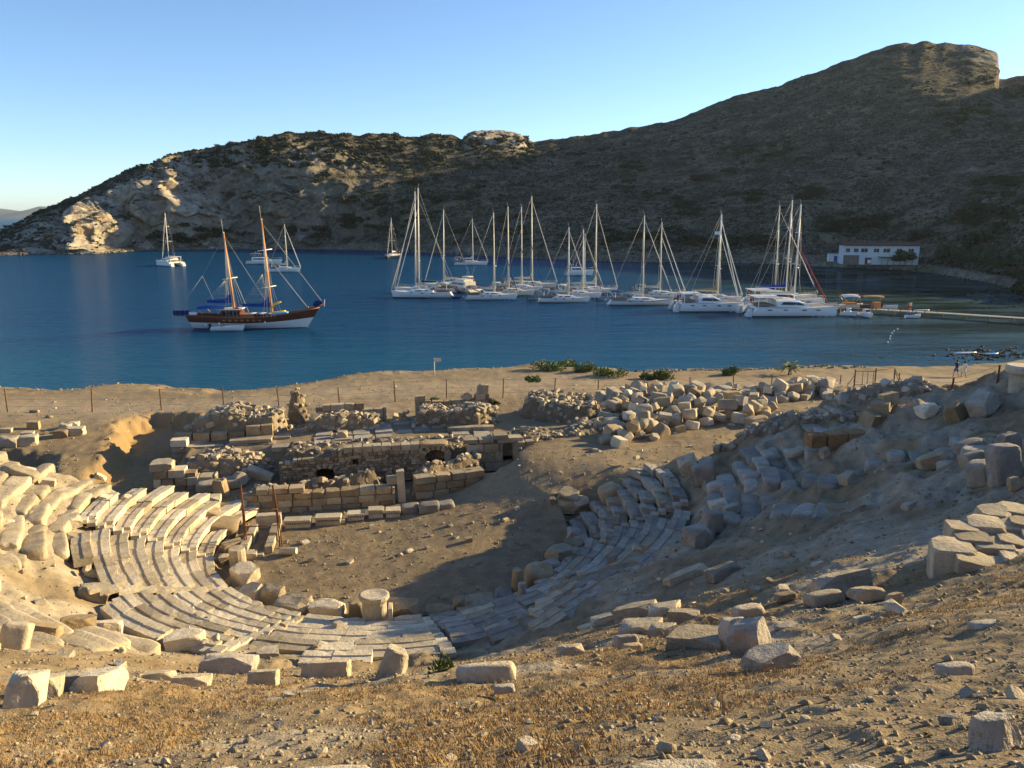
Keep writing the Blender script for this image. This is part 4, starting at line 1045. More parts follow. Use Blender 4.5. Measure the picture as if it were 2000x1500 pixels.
# coping of squared blocks along the platform edge
rnd = random.Random(33)
for k in range(8): put('coping_block', rnd.choice(mset(CUT, 'stone')), (3.9+.55*k, .32, 1.82 + rnd.uniform(0, .03)), (.52, .7, .34), (0, 0, rnd.gauss(0, .03)), w3)
# roof of the vault behind the main wall: packed rubble under the platform paving
rubble_mass('packed rubble and paving over the vault behind the main wall', [loc2(A3, .2, .55, d3, n3), loc2(A3, 10.9, .45, d3, n3), loc2(A3, 10.9, 3.0, d3, n3), loc2(A3, .2, 3.2, d3, n3)], 4.25, lambda x, y: 4.55, 13, 120, .12, .3, steep=.12, name='rubble_vault', cat='rubble vault')
# tall dark doorway with its flanking stones
dw = empty('stage_doorway', (-5.1, 44.9, 2.85), .17, 'tall dark arched doorway in the middle of the main wall', 'doorway', ST)
bpy.context.view_layer.update()
put('jamb', mset(CUT, 'stone')[3], (1.32, .1, 0), (.36, .5, 1.45), (0, 0, 0), dw); put('jamb', mset(CUT, 'stone_warm')[5], (-.08, .2, 0), (.36, .6, 1.2), (0, 0, 0), dw)
for k in range(8):
    t = math.pi*(k+.5)/8; put('arch_stone', mset(CUT, 'stone_warm')[k], (.62+.66*math.cos(t), .25, 1.22+.50*math.sin(t)), (.24, .7, .28), (0, -(t-math.pi/2), 0), dw)
put('crown_block', mset(WORN, 'stone_warm')[2], (.5, .4, 1.82), (1.7, .9, .3), (0, 0, .05), dw)
# stacked small stones right of the doorway
rubble_mass('stacked small stones right of the tall doorway', [(-3.0, 44.5), (-1.9, 44.8), (-1.9, 46.4), (-3.0, 46.2)], 2.95, lambda x, y: 4.5 - max(0, 45.4-y)*.8, 14, 70, .2, .42, name='stone_stack', cat='stone stack')
# right part: ashlar with the narrow dark doorway
A4, B4 = (-2.6, 45.2), (1.4, 46.0)
w4, L4 = ashlar('ashlar wall of large blocks with a narrow dark doorway at its right', A4, B4, .7, 3.1, [.55, .62, .55], 1.0, pw(0, 1.75, 4.2, 1.75), [(2.1, 2.75, .3, 1.75)], seed=9, warm=.4, core=False)
put('lintel', mset(CUT, 'stone')[1], (2.4, .35, 1.70), (1.25, .7, .22), (0, 0, 0), w4)
for k in range(4): put('coping_block', mset(CUT, 'stone')[k], (.2+.9*k, .4, 1.74 + .2*(k in (2,))), (.85, .8, .24), (0, 0, .02), w4)
rubble_mass('crumbling rubble ledge right of the narrow doorway', [(.6, 46.2), (4.2, 47.3), (6.0, 48.6), (5.0, 50.2), (1.5, 49.4), (-1.8, 48.2), (-2.4, 46.3)], 4.2, lambda x, y: 4.75 + .12*math.sin(x*1.7), 15, 150, .14, .34, name='rubble_ledge', cat='rubble ledge')
# left stub of big squared blocks
A5, B5 = (-19.85, 41.95), (-16.6, 42.6)
w5, L5 = ashlar('stub of big squared blocks at the left end of the stage', A5, B5, 1.0, 2.8, [.48, .48, .46], .75, pw(0, 1.45, 1.9, 1.45, 2.0, .98, 3.3, .98), seed=15, mats=('stone_pale', 'stone_warm'), warm=.4)
cb = put('cap_block', mset(BIGS, 'stone_pale')[1], (.45, .5, 1.42), (1.15, 1.15, .42), (0, 0, .02), w5)
rubble_mass('heap of pale rubble behind the left stub wall', [(-18.9, 43.0), (-15.0, 43.7), (-13.9, 45.0), (-14.8, 46.3), (-19.3, 46.0)], 2.95, lambda x, y: 4.1 + .35*math.exp(-((x+17)**2 + (y-44.8)**2)/1.6) - .25*max(0, x+15.5), 16, 190, .18, .42, name='rubble_heap', cat='rubble heap')
# platform edge on the left: long pale steps
A6, B6 = (-20.6, 46.2), (-14.6, 47.2)
w6, L6 = ashlar('long pale step forming the platform edge at the left', A6, B6, .8, 3.5, [.42, .42], 1.3, pw(0, .84, 7, .84), seed=17, mats=('stone', 'stone_pale'), warm=.4)
put('corner_block', mset(CUT, 'stone_pale')[3], (.45, .45, .84), (.95, .85, .42), (0, 0, .0), w6); put('slab', mset(CUT, 'stone')[6], (4.6, .6, .84), (2.6, .9, .22), (0, 0, .05), w6)
# piers standing on the platform
p1 = rubble_mass('big eroded rubble pier at the left end of the platform beside the trench', [(-20.9, 47.7), (-17.5, 48.2), (-14.9, 48.6), (-14.6, 50.6), (-16, 51.6), (-20.9, 51.2)], 4.2, lambda x, y: 5.85 + .2*math.sin(x*1.3+1) - .34*max(0, -18-x) - .1*max(0, x+17), 18, 260, .16, .40, steep=.35, name='rubble_pier', cat='rubble pier', res=.13)
for k in range(5): put('facing_block', mset(CUT, 'stone_warm')[k], (-2.9+1.05*k-.0, -1.95+.16*k, -.1), (1.0, .5, .75), (0, 0, .15), p1)
pk = rubble_mass('narrow spike of rubble standing behind the left pier', [(-15.3, 51.6), (-14.0, 51.8), (-13.9, 53.0), (-15.2, 53.0)], 4.0, lambda x, y: 6.5 - 1.1*abs(x+14.6), 19, 60, .16, .34, steep=.5, name='rubble_spike', cat='rubble pier')
A7, B7 = (-16.6, 48.0), (-15.0, 48.3)
ashlar('two squared blocks standing on the platform before the left pier', A7, B7, .7, 4.35, [.85], .8, seed=19, core=False, mats=('stone_warm', 'stone_warm'))
p2 = rubble_mass('low rubble pier in the middle of the platform', [(-13.3, 49.3), (-9.0, 50.2), (-8.6, 51.6), (-13.2, 51.2)], 4.2, lambda x, y: 5.25 + .1*math.sin(x*2.1), 20, 190, .2, .46, steep=.35, res=.13)
A8, B8 = (-13.2, 52.0), (-8.6, 53.0)
ashlar('upright squared blocks of the back wall behind the middle pier', A8, B8, .6, 4.2, [.95, .42], .72, pw(0, .9, .4, 1.4, 3.2, 1.4, 3.3, 1.0, 4.8, 1.0), seed=21, warm=.3)
pb = rubble_mass('rubble heap at the right end of the middle pier', [(-8.3, 52.4), (-6.8, 52.6), (-6.8, 53.8), (-8.2, 53.8)], 4.1, lambda x, y: 4.8, 22, 24, .25, .5, name='rubble_heap', cat='rubble heap')
p3 = rubble_mass('thick eroded rubble pier at the right of the platform', [(-6.5, 50.9), (-2.2, 51.0), (-.9, 52.4), (-1.2, 53.6), (-6.4, 53.0)], 4.2, lambda x, y: 5.35 + .14*math.sin(x*1.9), 23, 240, .15, .36, steep=.3, res=.13)
for k in range(4): put('foot_block', mset(CUT, 'stone')[k], (.2+.75*k-.6, -1.75+.1*k, -.1), (.8, .6, .42), (0, 0, .05), p3)
A9, B9 = (-6.7, 53.7), (-1.6, 54.5)
w9, _ = ashlar('back wall of small squared blocks behind the right pier with a pointed end block', A9, B9, .55, 4.2, [.7, .5, .42], .62, pw(0, 1.65, .7, 1.65, .8, 1.25, 4.2, 1.3, 4.3, 1.7, 5, 1.7), seed=25, warm=.3)
put('end_block', mset(BIGS, 'stone')[4], (4.7, .3, 1.5), (.72, .6, .75), (0, .1, .1), w9); put('cap_stone', mset(BOU, 'stone')[4], (3.6, .3, 1.2), (.9, .6, .5), (0, 0, 0), w9)
md = rubble_mass('grass topped earth and rubble mound right of the stage', [(.4, 53.8), (2.0, 52.0), (5.4, 51.2), (6.8, 53.0), (6.2, 56.8), (2.0, 57.2), (.2, 56.0)], 4.2, lambda x, y: 5.35 + .3*math.exp(-((x-2.2)**2 + (y-55)**2)/5), 26, 210, .2, .46, steep=1.0, name='rubble_mound')
rubble_mass('low stony steps between the earth mound and the heap of blocks', [(3.6, 48.9), (6.0, 48.3), (7.0, 50.2), (5.6, 51.4), (3.4, 51.2)], 4.3, lambda x, y: 4.9, 27, 90, .2, .5, steep=.6, name='rubble_step', cat='rubble steps')
# paving of the platform between the piers
pv = empty('platform_paving', (-10, 48.5, 4.3), .18, 'worn paving slabs of the platform between the rubble piers', 'paving', ST); bpy.context.view_layer.update()
rnd = random.Random(44); Rz = Matrix.Rotation(.18, 3, 'Z')
for i in range(17):
    for j in range(6):
        v = Vector(((i-9.5)*1.25 + rnd.gauss(0, .05), (j-1.0)*.95 + rnd.gauss(0, .04), 0)); w = Rz @ v + Vector((-10, 48.5, 0))
        if poly_sd(np.array([w.x]), np.array([w.y]), PLAT)[0] > -.3 or rnd.random() < .30: continue
        put('slab', rnd.choice(mset(CUT, 'stone_grey')), v + Vector((0, 0, gz(w.x, w.y) - 4.3 - .22)), (1.2*rnd.uniform(.85, 1), .92*rnd.uniform(.85, 1), .30), (rnd.gauss(0, .02), rnd.gauss(0, .02), rnd.gauss(0, .02)), pv)
# retaining rubble on the right rim
rubble_mass('grey dry stone rubble wall curving down from the right rim', [(9.6, 38.3), (12.5, 36.9), (15.6, 35.3), (18.6, 34.6), (19.6, 36.2), (17.8, 38.6), (13.5, 39.6), (10.2, 39.4)], 5.2, lambda x, y: gz(x, y) + .22, 28, 298, .16, .40, mat=('stone_grey', 'rubble'), steep=.3, name='rubble_wall', cat='rubble wall', res=.22)
ob = empty('orange_wall', hit1(1650, 866), .1, 'orange squared blocks exposed in a hole under the rubble wall', 'wall blocks'); bpy.context.view_layer.update()
for k, (dx, dz, w_, h_) in enumerate(((-1.3, .1, .7, .55), (-.45, 0, .9, .7), (.5, 0, .95, .72), (1.3, .9, .8, .6), (1.9, 1.35, .8, .55), (2.4, 1.7, .7, .5))): put('block', mset(CUT, 'orange_stone' if k < 3 else 'stone_warm')[k], (dx, .1 + .25*(k > 2)*(k-2), dz-.25), (w_*.97, .7, h_), ((0, 0, .05) if k < 3 else (.2*math.sin(k*3), .25*math.cos(k*5), .6*k)), ob)
# fallen members on the left of the stage
FM = 'fallen pieces at the left of the stage'
loose(405,962,46,24,'curved pale block lying before the left stub wall','worn','stone_pale',.6,.2,group=FM)
loose(432,970,26,36,'upright hollow curved block before the left stub wall','big','stone_warm',.6,-.3,(0,-.15),group=FM)
loose(448,955,34,24,'grey channel shaped block behind the upright curved block','worn','stone_grey',.7,.4,group=FM)
o = loose(463,948,26,24,'column drum lying at the left end of the front wall','drum','stone_grey',1,.3,group=FM); o.rotation_euler = (1.45, 0, .7); o.location.z += .35
loose(503,935,52,20,'long pale beam tilted on the rubble near the low arch','crisp','stone_pale',.28,-.1,(0,.25),group=FM)
loose(408,984,40,18,'pale bowed slab on the ground behind the top of the left seats','crisp','stone_pale',.5,.15,group=FM)
loose(382,1000,44,18,'low dark block behind the top of the left seats','cut','stone',.6,.2,group=FM)
loose(405,1018,40,28,'broken orange block at the back end of the left seats','big','stone_warm',.8,.2,group=FM)
loose(424,1048,60,40,'rough earth and stone lump at the end of the left seats beside the rusty frame','worn','stone_warm',.9,.2,group=FM)
loose(668,858,18,18,'small squared white stone on the platform edge','crisp','stone',.8,.1,group=FM)
# old stone channel under the rusty frame
ch = empty('stone_channel', hit1(512, 1075), .12, 'old stone lined channel in the ground under the rusty frame', 'stone channel'); bpy.context.view_layer.update()
for k, (x, y, w_, d_, h_) in enumerate(((-.75, .2, .34, 1.3, .55), (-.72, 1.6, .34, 1.3, .6), (.35, .2, .36, 1.3, .5), (.35, 1.6, .4, 1.3, .6), (-.2, 3.1, 1.2, .5, .75), (-.25, -.55, .9, .4, .25))): put('lining_stone', mset(CUT, 'stone')[k], (x, y, -.12), (w_, d_, h_), (0, 0, .03), ch)
put('fallen_drum', mset(DRUM, 'stone_pale')[0], (.9, -.6, .18), (.32, .32, .8), (1.5, .05, 1.35), ch)
# rusty frame
M['rust'] = flat('rusty_iron', (.16, .062, .03), .85, .2)
fr = empty('rusty_frame', hit1(510, 1068), .1, 'tall rusty iron frame leaning before the front wall', 'iron frame'); bpy.context.view_layer.update()
g0 = fr.location
for (x0, x1) in ((475, 478), (534, 545)):
    a = hit1(x1, 1072) - g0; b = atz(x0, 952, g0.z + 3.0) - g0; b = Vector((a.x + (x0-x1)*.022, a.y + .35, 3.0))
    for q in (0, .11): MB().tube([(a.x+q, a.y, -.1), ((a.x+b.x)/2+q*.6+.03, (a.y+b.y)/2, 1.5), (b.x+q*.2, b.y, b.z)], .032, 6).build('upright', M['rust'], fr)
a = hit1(478, 1072) - g0; b = hit1(545, 1072) - g0
for z in (1.05, 1.85): MB().tube([(a.x, a.y+.1, z), (b.x, b.y+.1, z+.06)], .026, 6).build('crossbar', M['rust'], fr)
# ------------------------------------------------------------------ boats
M['gel'] = flat('white_gelcoat', (.72, .72, .70), .25, .5); M['cream'] = flat('cream_gelcoat', (.66, .61, .50), .3, .5)
M['deck'] = flat('deck_paint', (.62, .60, .54), .6, .3); M['glass'] = flat('dark_window', (.012, .014, .018), .08, .6)
M['alu'] = flat('mast_metal', (.74, .69, .58), .4, .5); M['wire'] = flat('wire', (.45, .43, .40), .5, .4); M['navy'] = flat('navy_canvas', (.012, .03, .12), .85, .2)
M['canvas'] = flat('cream_canvas', (.56, .50, .40), .85, .2); M['blue'] = flat('blue_canvas', (.01, .05, .26), .8, .2); M['grey_canvas'] = flat('grey_canvas', (.16, .17, .18), .85, .2)
M['tan_canvas'] = flat('tan_canvas', (.36, .24, .11), .85, .2); M['antifoul'] = flat('dark_antifouling', (.02, .025, .035), .7, .3); M['stripe'] = flat('blue_stripe', (.03, .09, .22), .4, .4)
M['red'] = flat('red_cloth', (.42, .03, .035), .8, .2); M['white_cloth'] = flat('white_cloth', (.75, .73, .68), .85, .2); M['yellow'] = flat('yellow_plastic', (.75, .48, .03), .4, .5)
M['skyblue'] = flat('light_blue_plastic', (.08, .36, .70), .4, .5); M['orange'] = flat('orange_plastic', (.50, .22, .07), .6, .3); M['black'] = flat('black_rubber', (.02, .02, .02), .6, .3); M['dark_hull'] = flat('dark_hull_paint', (.012, .016, .03), .3, .5)
M['teak'] = flat('teak', (.22, .13, .07), .6, .3)
def wood_mat(name, a, b):
    t = NT(name); n = t.noise(3, 4, .6, t.pos(True), 0, (.3, 3, 3)); return t.done(t.mix(n, a, b), .4, None, .4)
M['varnish'] = wood_mat('varnished_wood', (.26, .085, .025), (.40, .15, .045)); M['mahogany'] = wood_mat('mahogany', (.075, .022, .010), (.135, .043, .018))
M['pine'] = wood_mat('mast_pine', (.50, .20, .05), (.66, .30, .09))
def hull_rings(L, Bm, fb_bow, fb_stern, rake=.10, tr=.70, draft=.35, full=.42, n=13, x0=0.0, sheer=.0, zcut=None):
    rings = []
    for i in range(n):
        u = i/(n-1)                                # 0 stern .. 1 bow
        w = Bm/2*(tr + (1-tr)*math.sin(min(u/full, 1)*math.pi/2)) if u < full else Bm/2*max(math.cos((u-full)/(1-full)*math.pi/2), 0)**.75
        w = max(w, .02); z1 = fb_stern + (fb_bow-fb_stern)*u**1.6 - sheer*math.sin(math.pi*u)
        x = -L/2 + L*u; ring = []
        for k in range(-5, 6):
            s = k/5; a = abs(s)
            z = -draft*(1-.4*u) + (z1 + draft*(1-.4*u))*a**1.5
            yy = w*(1-(1-a)**2.4)*math.copysign(1, s) if s else 0
            xr = x + rake*L*u*u*max(0, z)/max(z1, .1)*.55 - (.06*L*(1-u)**6)*max(0, z)/max(z1, .1)*(-1)
            ring.append((xr + x0, yy, z))
        rings.append(ring)
    return rings
def make_hull(parent, rings, mat, name='hull', y0=0):
    mb = MB(); mb.loft([[(p[0], p[1]+y0, p[2]) for p in r] for r in rings], close=False, caps=False, smooth_=True)
    n = len(rings[0]); r = [(p[0], p[1]+y0, p[2]) for p in rings[0]]; mb.add(r, [tuple(range(n))])
    h = mb.build(name, M[mat], parent); d = MB()
    V = []; 
    for rg in rings: a, b = rg[0], rg[-1]; V += [(a[0], a[1]*.985+y0, a[2]-.03), (a[0], y0, a[2]+.05), (b[0], b[1]*.985+y0, b[2]-.03)]
    d.add(V, [(3*i+k, 3*i+3+k, 3*i+4+k, 3*i+1+k) for i in range(len(rings)-1) for k in (0, 1)]); d.build('deck', M['deck'], parent)
    bt = MB()
    for s in (0, -1):
        for i in range(len(rings)-1):
            q = [Vector(rings[j][s]) for j in (i, i+1)]
        # dark boot line just above the water
    rr = []
    for rg in rings:
        pts = []
        for z in (-.05, .13):
            for side in (1, -1):
                best = min((p for p in rg if (p[1]*side) >= 0), key=lambda p: abs(p[2]-z)); ys = sorted([(p[2], abs(p[1]), p[0]) for p in rg if p[1]*side >= 0])
                pts.append((float(np.interp(z, [q[0] for q in ys], [q[2] for q in ys])), side*(float(np.interp(z, [q[0] for q in ys], [q[1] for q in ys]))+.012)+y0, z))
        rr.append(pts)
    V = [p for r_ in rr for p in r_]; Fq = []
    for i in range(len(rr)-1):
        for s in (0, 1): Fq.append((4*i+s, 4*i+4+s, 4*i+6+s, 4*i+2+s))
    bt.add(V, Fq); bt.build('boot_line', M['antifoul'], h)
    return h
def flag(parent, loc, sz=.9, mat='red', mat2=None):
    mb = MB(); x, y, z = loc
    V = []; 
    for i in range(5):
        for j in (0, 1): V.append((x - sz*i/4, y + .09*math.sin(i*1.7)*sz, z + j*sz*.62 - .10*i*sz*.3))
    mb.add(V, [(2*i, 2*i+2, 2*i+3, 2*i+1) for i in range(4)]); f = mb.build('flag', M[mat], parent)
    if mat2: MB().box((x-sz*.45, y+.05, z+sz*.26), (sz*.4, .16, sz*.22)).build('flag_mark', M[mat2], f)
def rig(parent, L, mx, z0, mh, spreaders, bow, stern, Bm, boom=None, cover='canvas', jib='white_cloth', rake=.0, mast_mat='alu', mr=.10, radar=False, jib2=False, jf=.93):
    top = (mx - rake*mh, 0, z0 + mh)
    mb = MB(); mb.tube([(mx, 0, z0), ((mx+top[0])/2, 0, z0+mh/2), top], [mr, mr, mr*.8], 8); mast = mb.build('mast', M[mast_mat], parent)
    for k in range(spreaders):
        f = (k+1)/(spreaders+1) + .04; zc = z0 + mh*f; w = Bm*.30*(1-.25*k); MB().tube([(mx-rake*mh*f-.12, -w, zc-.03), (mx-rake*mh*f, 0, zc+.06), (mx-rake*mh*f-.12, w, zc-.03)], .05, 5).build('spreader', M['alu' if mast_mat == 'alu' else 'white_cloth'], mast)
    st = MB(); ra = .022
    for s in (-1, 1):
        st.tube([(mx-.3, s*Bm*.44, z0-.1), (mx-.12-rake*mh*.5, s*Bm*.27, z0+mh*.54), (top[0], 0, top[2]-mh*.05)], ra, 4)
        st.tube([(mx+.15, s*Bm*.44, z0-.1), (mx-rake*mh*.5, 0, z0+mh*.55)], ra, 4)
    st.tube([stern, (top[0], 0, top[2])], ra, 4); st.build('rigging_wire', M['wire'], parent)
    MB().tube([(top[0], 0, top[2]), (top[0]-.2, 0, top[2]+.9)], .018, 4).build('aerial', M['wire'], mast)
    jt = (mx*(1-jf)+top[0]*jf + (bow[0]-mx)*.03, 0, z0*(1-jf)+top[2]*jf)
    def lerp(t): return tuple(jt[i]*(1-t)+bow[i]*t for i in range(3))
    j = MB().tube([lerp(0), lerp(.25), lerp(.9), lerp(1)], [.045, .075, .10, .06], 7).build('furled_jib', M[jib], parent)
    if jib2: MB().tube([(jt[0]-.3, 0, jt[2]*.9), (bow[0]-1.1, 0, bow[2])], [.05, .09], 6).build('inner_jib', M['white_cloth'], parent)
    if boom:
        bl, bz = boom; b = MB().tube([(mx-.1, 0, z0+bz), (mx-bl, 0, z0+bz+.12)], .07, 6).build('boom', M['alu' if mast_mat == 'alu' else 'pine'], parent)
        mb = MB(); n = 10; rings = []
        for i, (u, r) in enumerate(((0, .20), (.03, .30), (.3, .26), (.7, .20), (.97, .12), (1, .07))):
            x = mx-.12-(bl-.3)*u; zc = z0+bz+.12*u+r*.9
            rings.append([(x, r*.62*math.cos(2*math.pi*k/n), zc + r*math.sin(2*math.pi*k/n)) for k in range(n)])
        # the cover climbs the mast a little
        mb.loft(rings, smooth_=True); mb.add([(mx-.12, .10, z0+bz), (mx-.12, -.10, z0+bz), (mx-.12, 0, z0+bz+1.7), (mx-1.0, 0, z0+bz+.4)], [(0, 2, 3), (1, 3, 2), (0, 1, 2)]); mb.build('sail_cover', M[cover], b)
    if radar:
        MB().tube([(mx+.18-rake*mh*.3, 0, z0+mh*.33), (mx+.18-rake*mh*.3, 0, z0+mh*.33+.22)], .28, 10).build('radar', M['gel'], mast)
    return mast
def canopy(parent, x, z, lx, ly, mat, name='bimini', posts=True, drop=.25):
    mb = MB(); n = 6; V = []
    for i in range(4):
        for j in range(n+1):
            u = j/n*2-1; V.append((x - lx/2 + lx*i/3, u*ly/2, z - drop*u*u - (.10 if i in (0, 3) else 0)))
    F_ = [(i*(n+1)+j, i*(n+1)+j+1, (i+1)*(n+1)+j+1, (i+1)*(n+1)+j) for i in range(3) for j in range(n)]
    mb.add(V, F_); V2 = [(a, b, c-.05) for a, b, c in V]; mb.add(V2, [f[::-1] for f in F_])
    o = mb.build(name, M[mat], parent)
    if posts:
        p = MB()
        for sx in (-.45, .45):
            for s in (-1, 1): p.tube([(x+sx*lx, s*ly*.48, z-drop-.02), (x+sx*lx*.6, s*ly*.46, z-1.3)], .025, 4)
        p.build('frame', M['alu'], o)
    return o
def place(bow_px, stern_px, wy, dy=0.0):
    a = atz(bow_px, wy+dy, 0); b = atz(stern_px, wy-dy, 0); c = (a+b)/2; v = a-b
    return c, math.atan2(v.y, v.x), v.length
YA = 'yachts moored in the row off the jetty'; YB = 'boats anchored far out in the bay'
def yacht(bow, stern, wy, mast_px, top, label, dy=0.0, hullm='gel', cover='canvas', jib='white_cloth', bim=None, spr=2, group=YA, Lmin=None, radar=False, stripe=False, flagm='red', jib2=False, fb=1.15, hood='grey_canvas', mr=.11):
    c, ang, L = place(bow, stern, wy, dy); Bm = L*.30
    sgn = 1 if bow > stern else -1
    th = empty('sailing_yacht', c, ang, label, 'sailing yacht', group)
    rg = hull_rings(L, Bm, fb*1.18, fb*.95, .06, .80, .35, .45, sheer=.08)
    h = make_hull(th, rg, hullm)
    if stripe: 
        V = []; 
        for r in rg:
            for s in (0, -1):
                p, q = Vector(r[s]), Vector(r[1 if s == 0 else -2]); V += [tuple(p*.80+q*.20+Vector((0, math.copysign(.015, p.y), 0))), tuple(p*.55+q*.45+Vector((0, math.copysign(.02, p.y), 0)))]
        MB().add(V, [(4*i+2*s, 4*i+4+2*s, 4*i+5+2*s, 4*i+1+2*s) for i in range(len(rg)-1) for s in (0, 1)]).build('stripe', M['stripe'], h)
    for s in (-1, 1):
        for u in (.35, .55, .7):
            i = int(u*12); p = Vector(rg[i][0 if s < 0 else -1]); q = Vector(rg[i][1 if s < 0 else -2]); m = p*.6+q*.4
            MB().box((m.x, m.y+s*.012, m.z), (L*.045, .03, .16)).build('portlight', M['glass'], h)
    # coachroof
    mb = MB(); rings = []
    for u, w, z in ((.34, .30, .42), (.40, .33, .50), (.55, .31, .48), (.68, .24, .36), (.76, .16, .10)):
        x = -L/2+L*u; zz = fb+.04; W_ = Bm*w
        rings.append([(x, -W_, zz-.05), (x, -W_*.86, zz+z*.8), (x, -W_*.4, zz+z), (x, W_*.4, zz+z), (x, W_*.86, zz+z*.8), (x, W_, zz-.05)])
    mb.loft(rings, close=False, caps=False); mb.add([p for p in rings[0]], [tuple(range(6))]); cr = mb.build('coachroof', M['gel' if hullm != 'cream' else 'cream'], th)
    for s in (-1, 1):
        for u0, u1 in ((.42, .50), (.52, .63)): MB().add([(-L/2+L*u0, s*Bm*.318, fb+.16), (-L/2+L*u1, s*Bm*.295, fb+.16), (-L/2+L*u1, s*Bm*.275, fb+.36), (-L/2+L*u0, s*Bm*.293, fb+.38)], [(0, 1, 2, 3)]).build('window', M['glass'], cr)
    MB().box((-L*.33, 0, fb+.06), (L*.22, Bm*.42, .12)).box((-L*.33, -Bm*.30, fb+.2), (L*.24, .18, .35)).box((-L*.33, Bm*.30, fb+.2), (L*.24, .18, .35)).build('cockpit', M['teak'], th)
    MB().tube([(-L*.38, 0, fb), (-L*.38, 0, fb+.95)], .05, 5).tube([(-L*.38+.06, .45*math.cos(t), fb+.95+.45*math.sin(t)) for t in np.linspace(0, 6.28, 12)], .025, 4).build('steering_wheel', M['alu'], th)
    # hood
    mb = MB(); rings = [[(-L*.15+dx, Bm*.27*math.cos(math.pi*k/6), fb+.35+hh*math.sin(math.pi*k/6)) for k in range(7)] for dx, hh in ((.55, .15), (.1, .62), (-.45, .66))]
    mb.loft(rings, close=False, caps=False); mb.build('spray_hood', M[hood], th)
    if bim: canopy(th, -L*.36, fb+2.0, L*.2, Bm*.72, bim)
    # guard rail
    gr = MB(); n = len(rg)
    for s in (0, -1):
        pts = [Vector(r[s]) for r in rg]
        for hgt in (.32, .62): gr.tube([p+Vector((0, 0, hgt)) for p in pts], .014, 4)
        for p in pts[::2]: gr.tube([p, p+Vector((0, 0, .64))], .018, 4)
    gr.build('guard_rail', M['wire'], th)
    # rig
    mp = aty(mast_px, 500, c.y); lx = (mp.x-c.x)*math.cos(ang) + (mp.y-c.y)*math.sin(ang); mx = max(min(lx, L*.2), -L*.15)
    tp = aty(top[0], top[1], c.y); z0 = fb+.4; mh = tp.z - z0
    bowp = (L/2+L*.03, 0, fb*1.18+.08); sternp = (-L/2+.1, 0, fb)
    rig(th, L, mx, z0, mh, spr, bowp, sternp, Bm, (L*.36, .75), cover, jib, rake=.012, radar=radar, mr=mr, jib2=jib2)
    if flagm: MB().tube([(-L*.48, Bm*.2, fb), (-L*.5, Bm*.2, fb+1.4)], .02, 4).build('flag_staff', M['wire'], th); flag(th, (-L*.5, Bm*.2, fb+.85), .7, flagm, 'white_cloth')
    return th
yacht(768, 887, 581, 817, (812, 367), 'largest white sloop, bow to the left at the left end of the moored row', cover='canvas', jib='canvas', spr=3, fb=1.35, mr=.14, jib2=True, stripe=False)
yacht(774, 893, 571, 811, (807, 374), 'white sloop with a navy boom cover hidden behind the largest sloop', cover='navy', jib='canvas', spr=2, mr=.13)
yacht(832, 925, 563, 866, (865, 409), 'cream yacht with bow to the left, third mast from the left of the row', hullm='cream', jib='canvas', radar=True, bim='canvas')
yacht(1008, 908, 585, 966, (960, 415), 'white yacht with a dark blue furled jib, second front hull from the left', jib='navy', bim='grey_canvas', radar=True)
yacht(1042, 958, 577, 994, (990, 403), 'pale grey hulled yacht behind the second front hull', hullm='cream', jib='navy', bim='canvas')
yacht(1058, 975, 569, 1020, (1014, 404), 'white yacht with a plain mast just left of the tallest middle mast', jib='navy', cover='canvas', flagm='red')
yacht(1085, 985, 562, 1040, (1029, 383), 'cream yacht with the tallest mast in the middle and a pale jib reaching right', hullm='cream', jib='canvas', spr=3, mr=.13, dy=.5)
yacht(1150, 1050, 590, 1112, (1110, 444), 'low white yacht with a raised grey bimini, third front hull from the left', jib='wire', bim='grey_canvas', fb=1.0, stripe=False)
yacht(1172, 1085, 582, 1140, (1136, 448), 'white yacht with a black rolled sail half hidden behind the third front hull', jib='black', bim='canvas')
yacht(1176, 1098, 574, 1143, (1142, 456), 'short masted white yacht behind the black sailed yacht', jib='canvas')
yacht(1203, 1110, 573, 1165, (1161, 399), 'white yacht with a tall mast and yellow pennant right of the middle', jib='canvas', spr=3, mr=.13, flagm='yellow', cover='canvas')
yacht(1312, 1186, 595, 1258, (1259, 421), 'white yacht with a pale blue line along its hull, left of the catamarans', jib='wire', stripe=True, bim='navy', fb=1.05)
yacht(1335, 1236, 582, 1292, (1296, 434), 'white yacht with two long furled jibs beside the first catamaran', jib='white_cloth', jib2=True, bim='grey_canvas')
yacht(1446, 1345, 590, 1407, (1409, 426), 'white yacht behind the left catamaran with two furled jibs', jib='white_cloth', jib2=True)
yacht(1592, 1470, 586, 1518, (1524, 402), 'white yacht behind the catamarans with a radar dome on its mast', jib='wire', radar=True, cover='blue', flagm='red')
yacht(586, 524, 531, 560, (555, 438), 'white sloop anchored behind the wooden schooner', group=YB, jib='white_cloth', fb=1.2)
yacht(951, 886, 518, 924, (923, 427), 'white sloop anchored alone behind the left half of the moored row', group=YB, jib='wire', fb=1.2, bim='grey_canvas')
yacht(757, 775, 504, 764, (760, 426), 'dark hulled sloop seen end on near the far shore', group=YB, hullm='dark_hull', jib='wire', fb=1.3, dy=2.2)
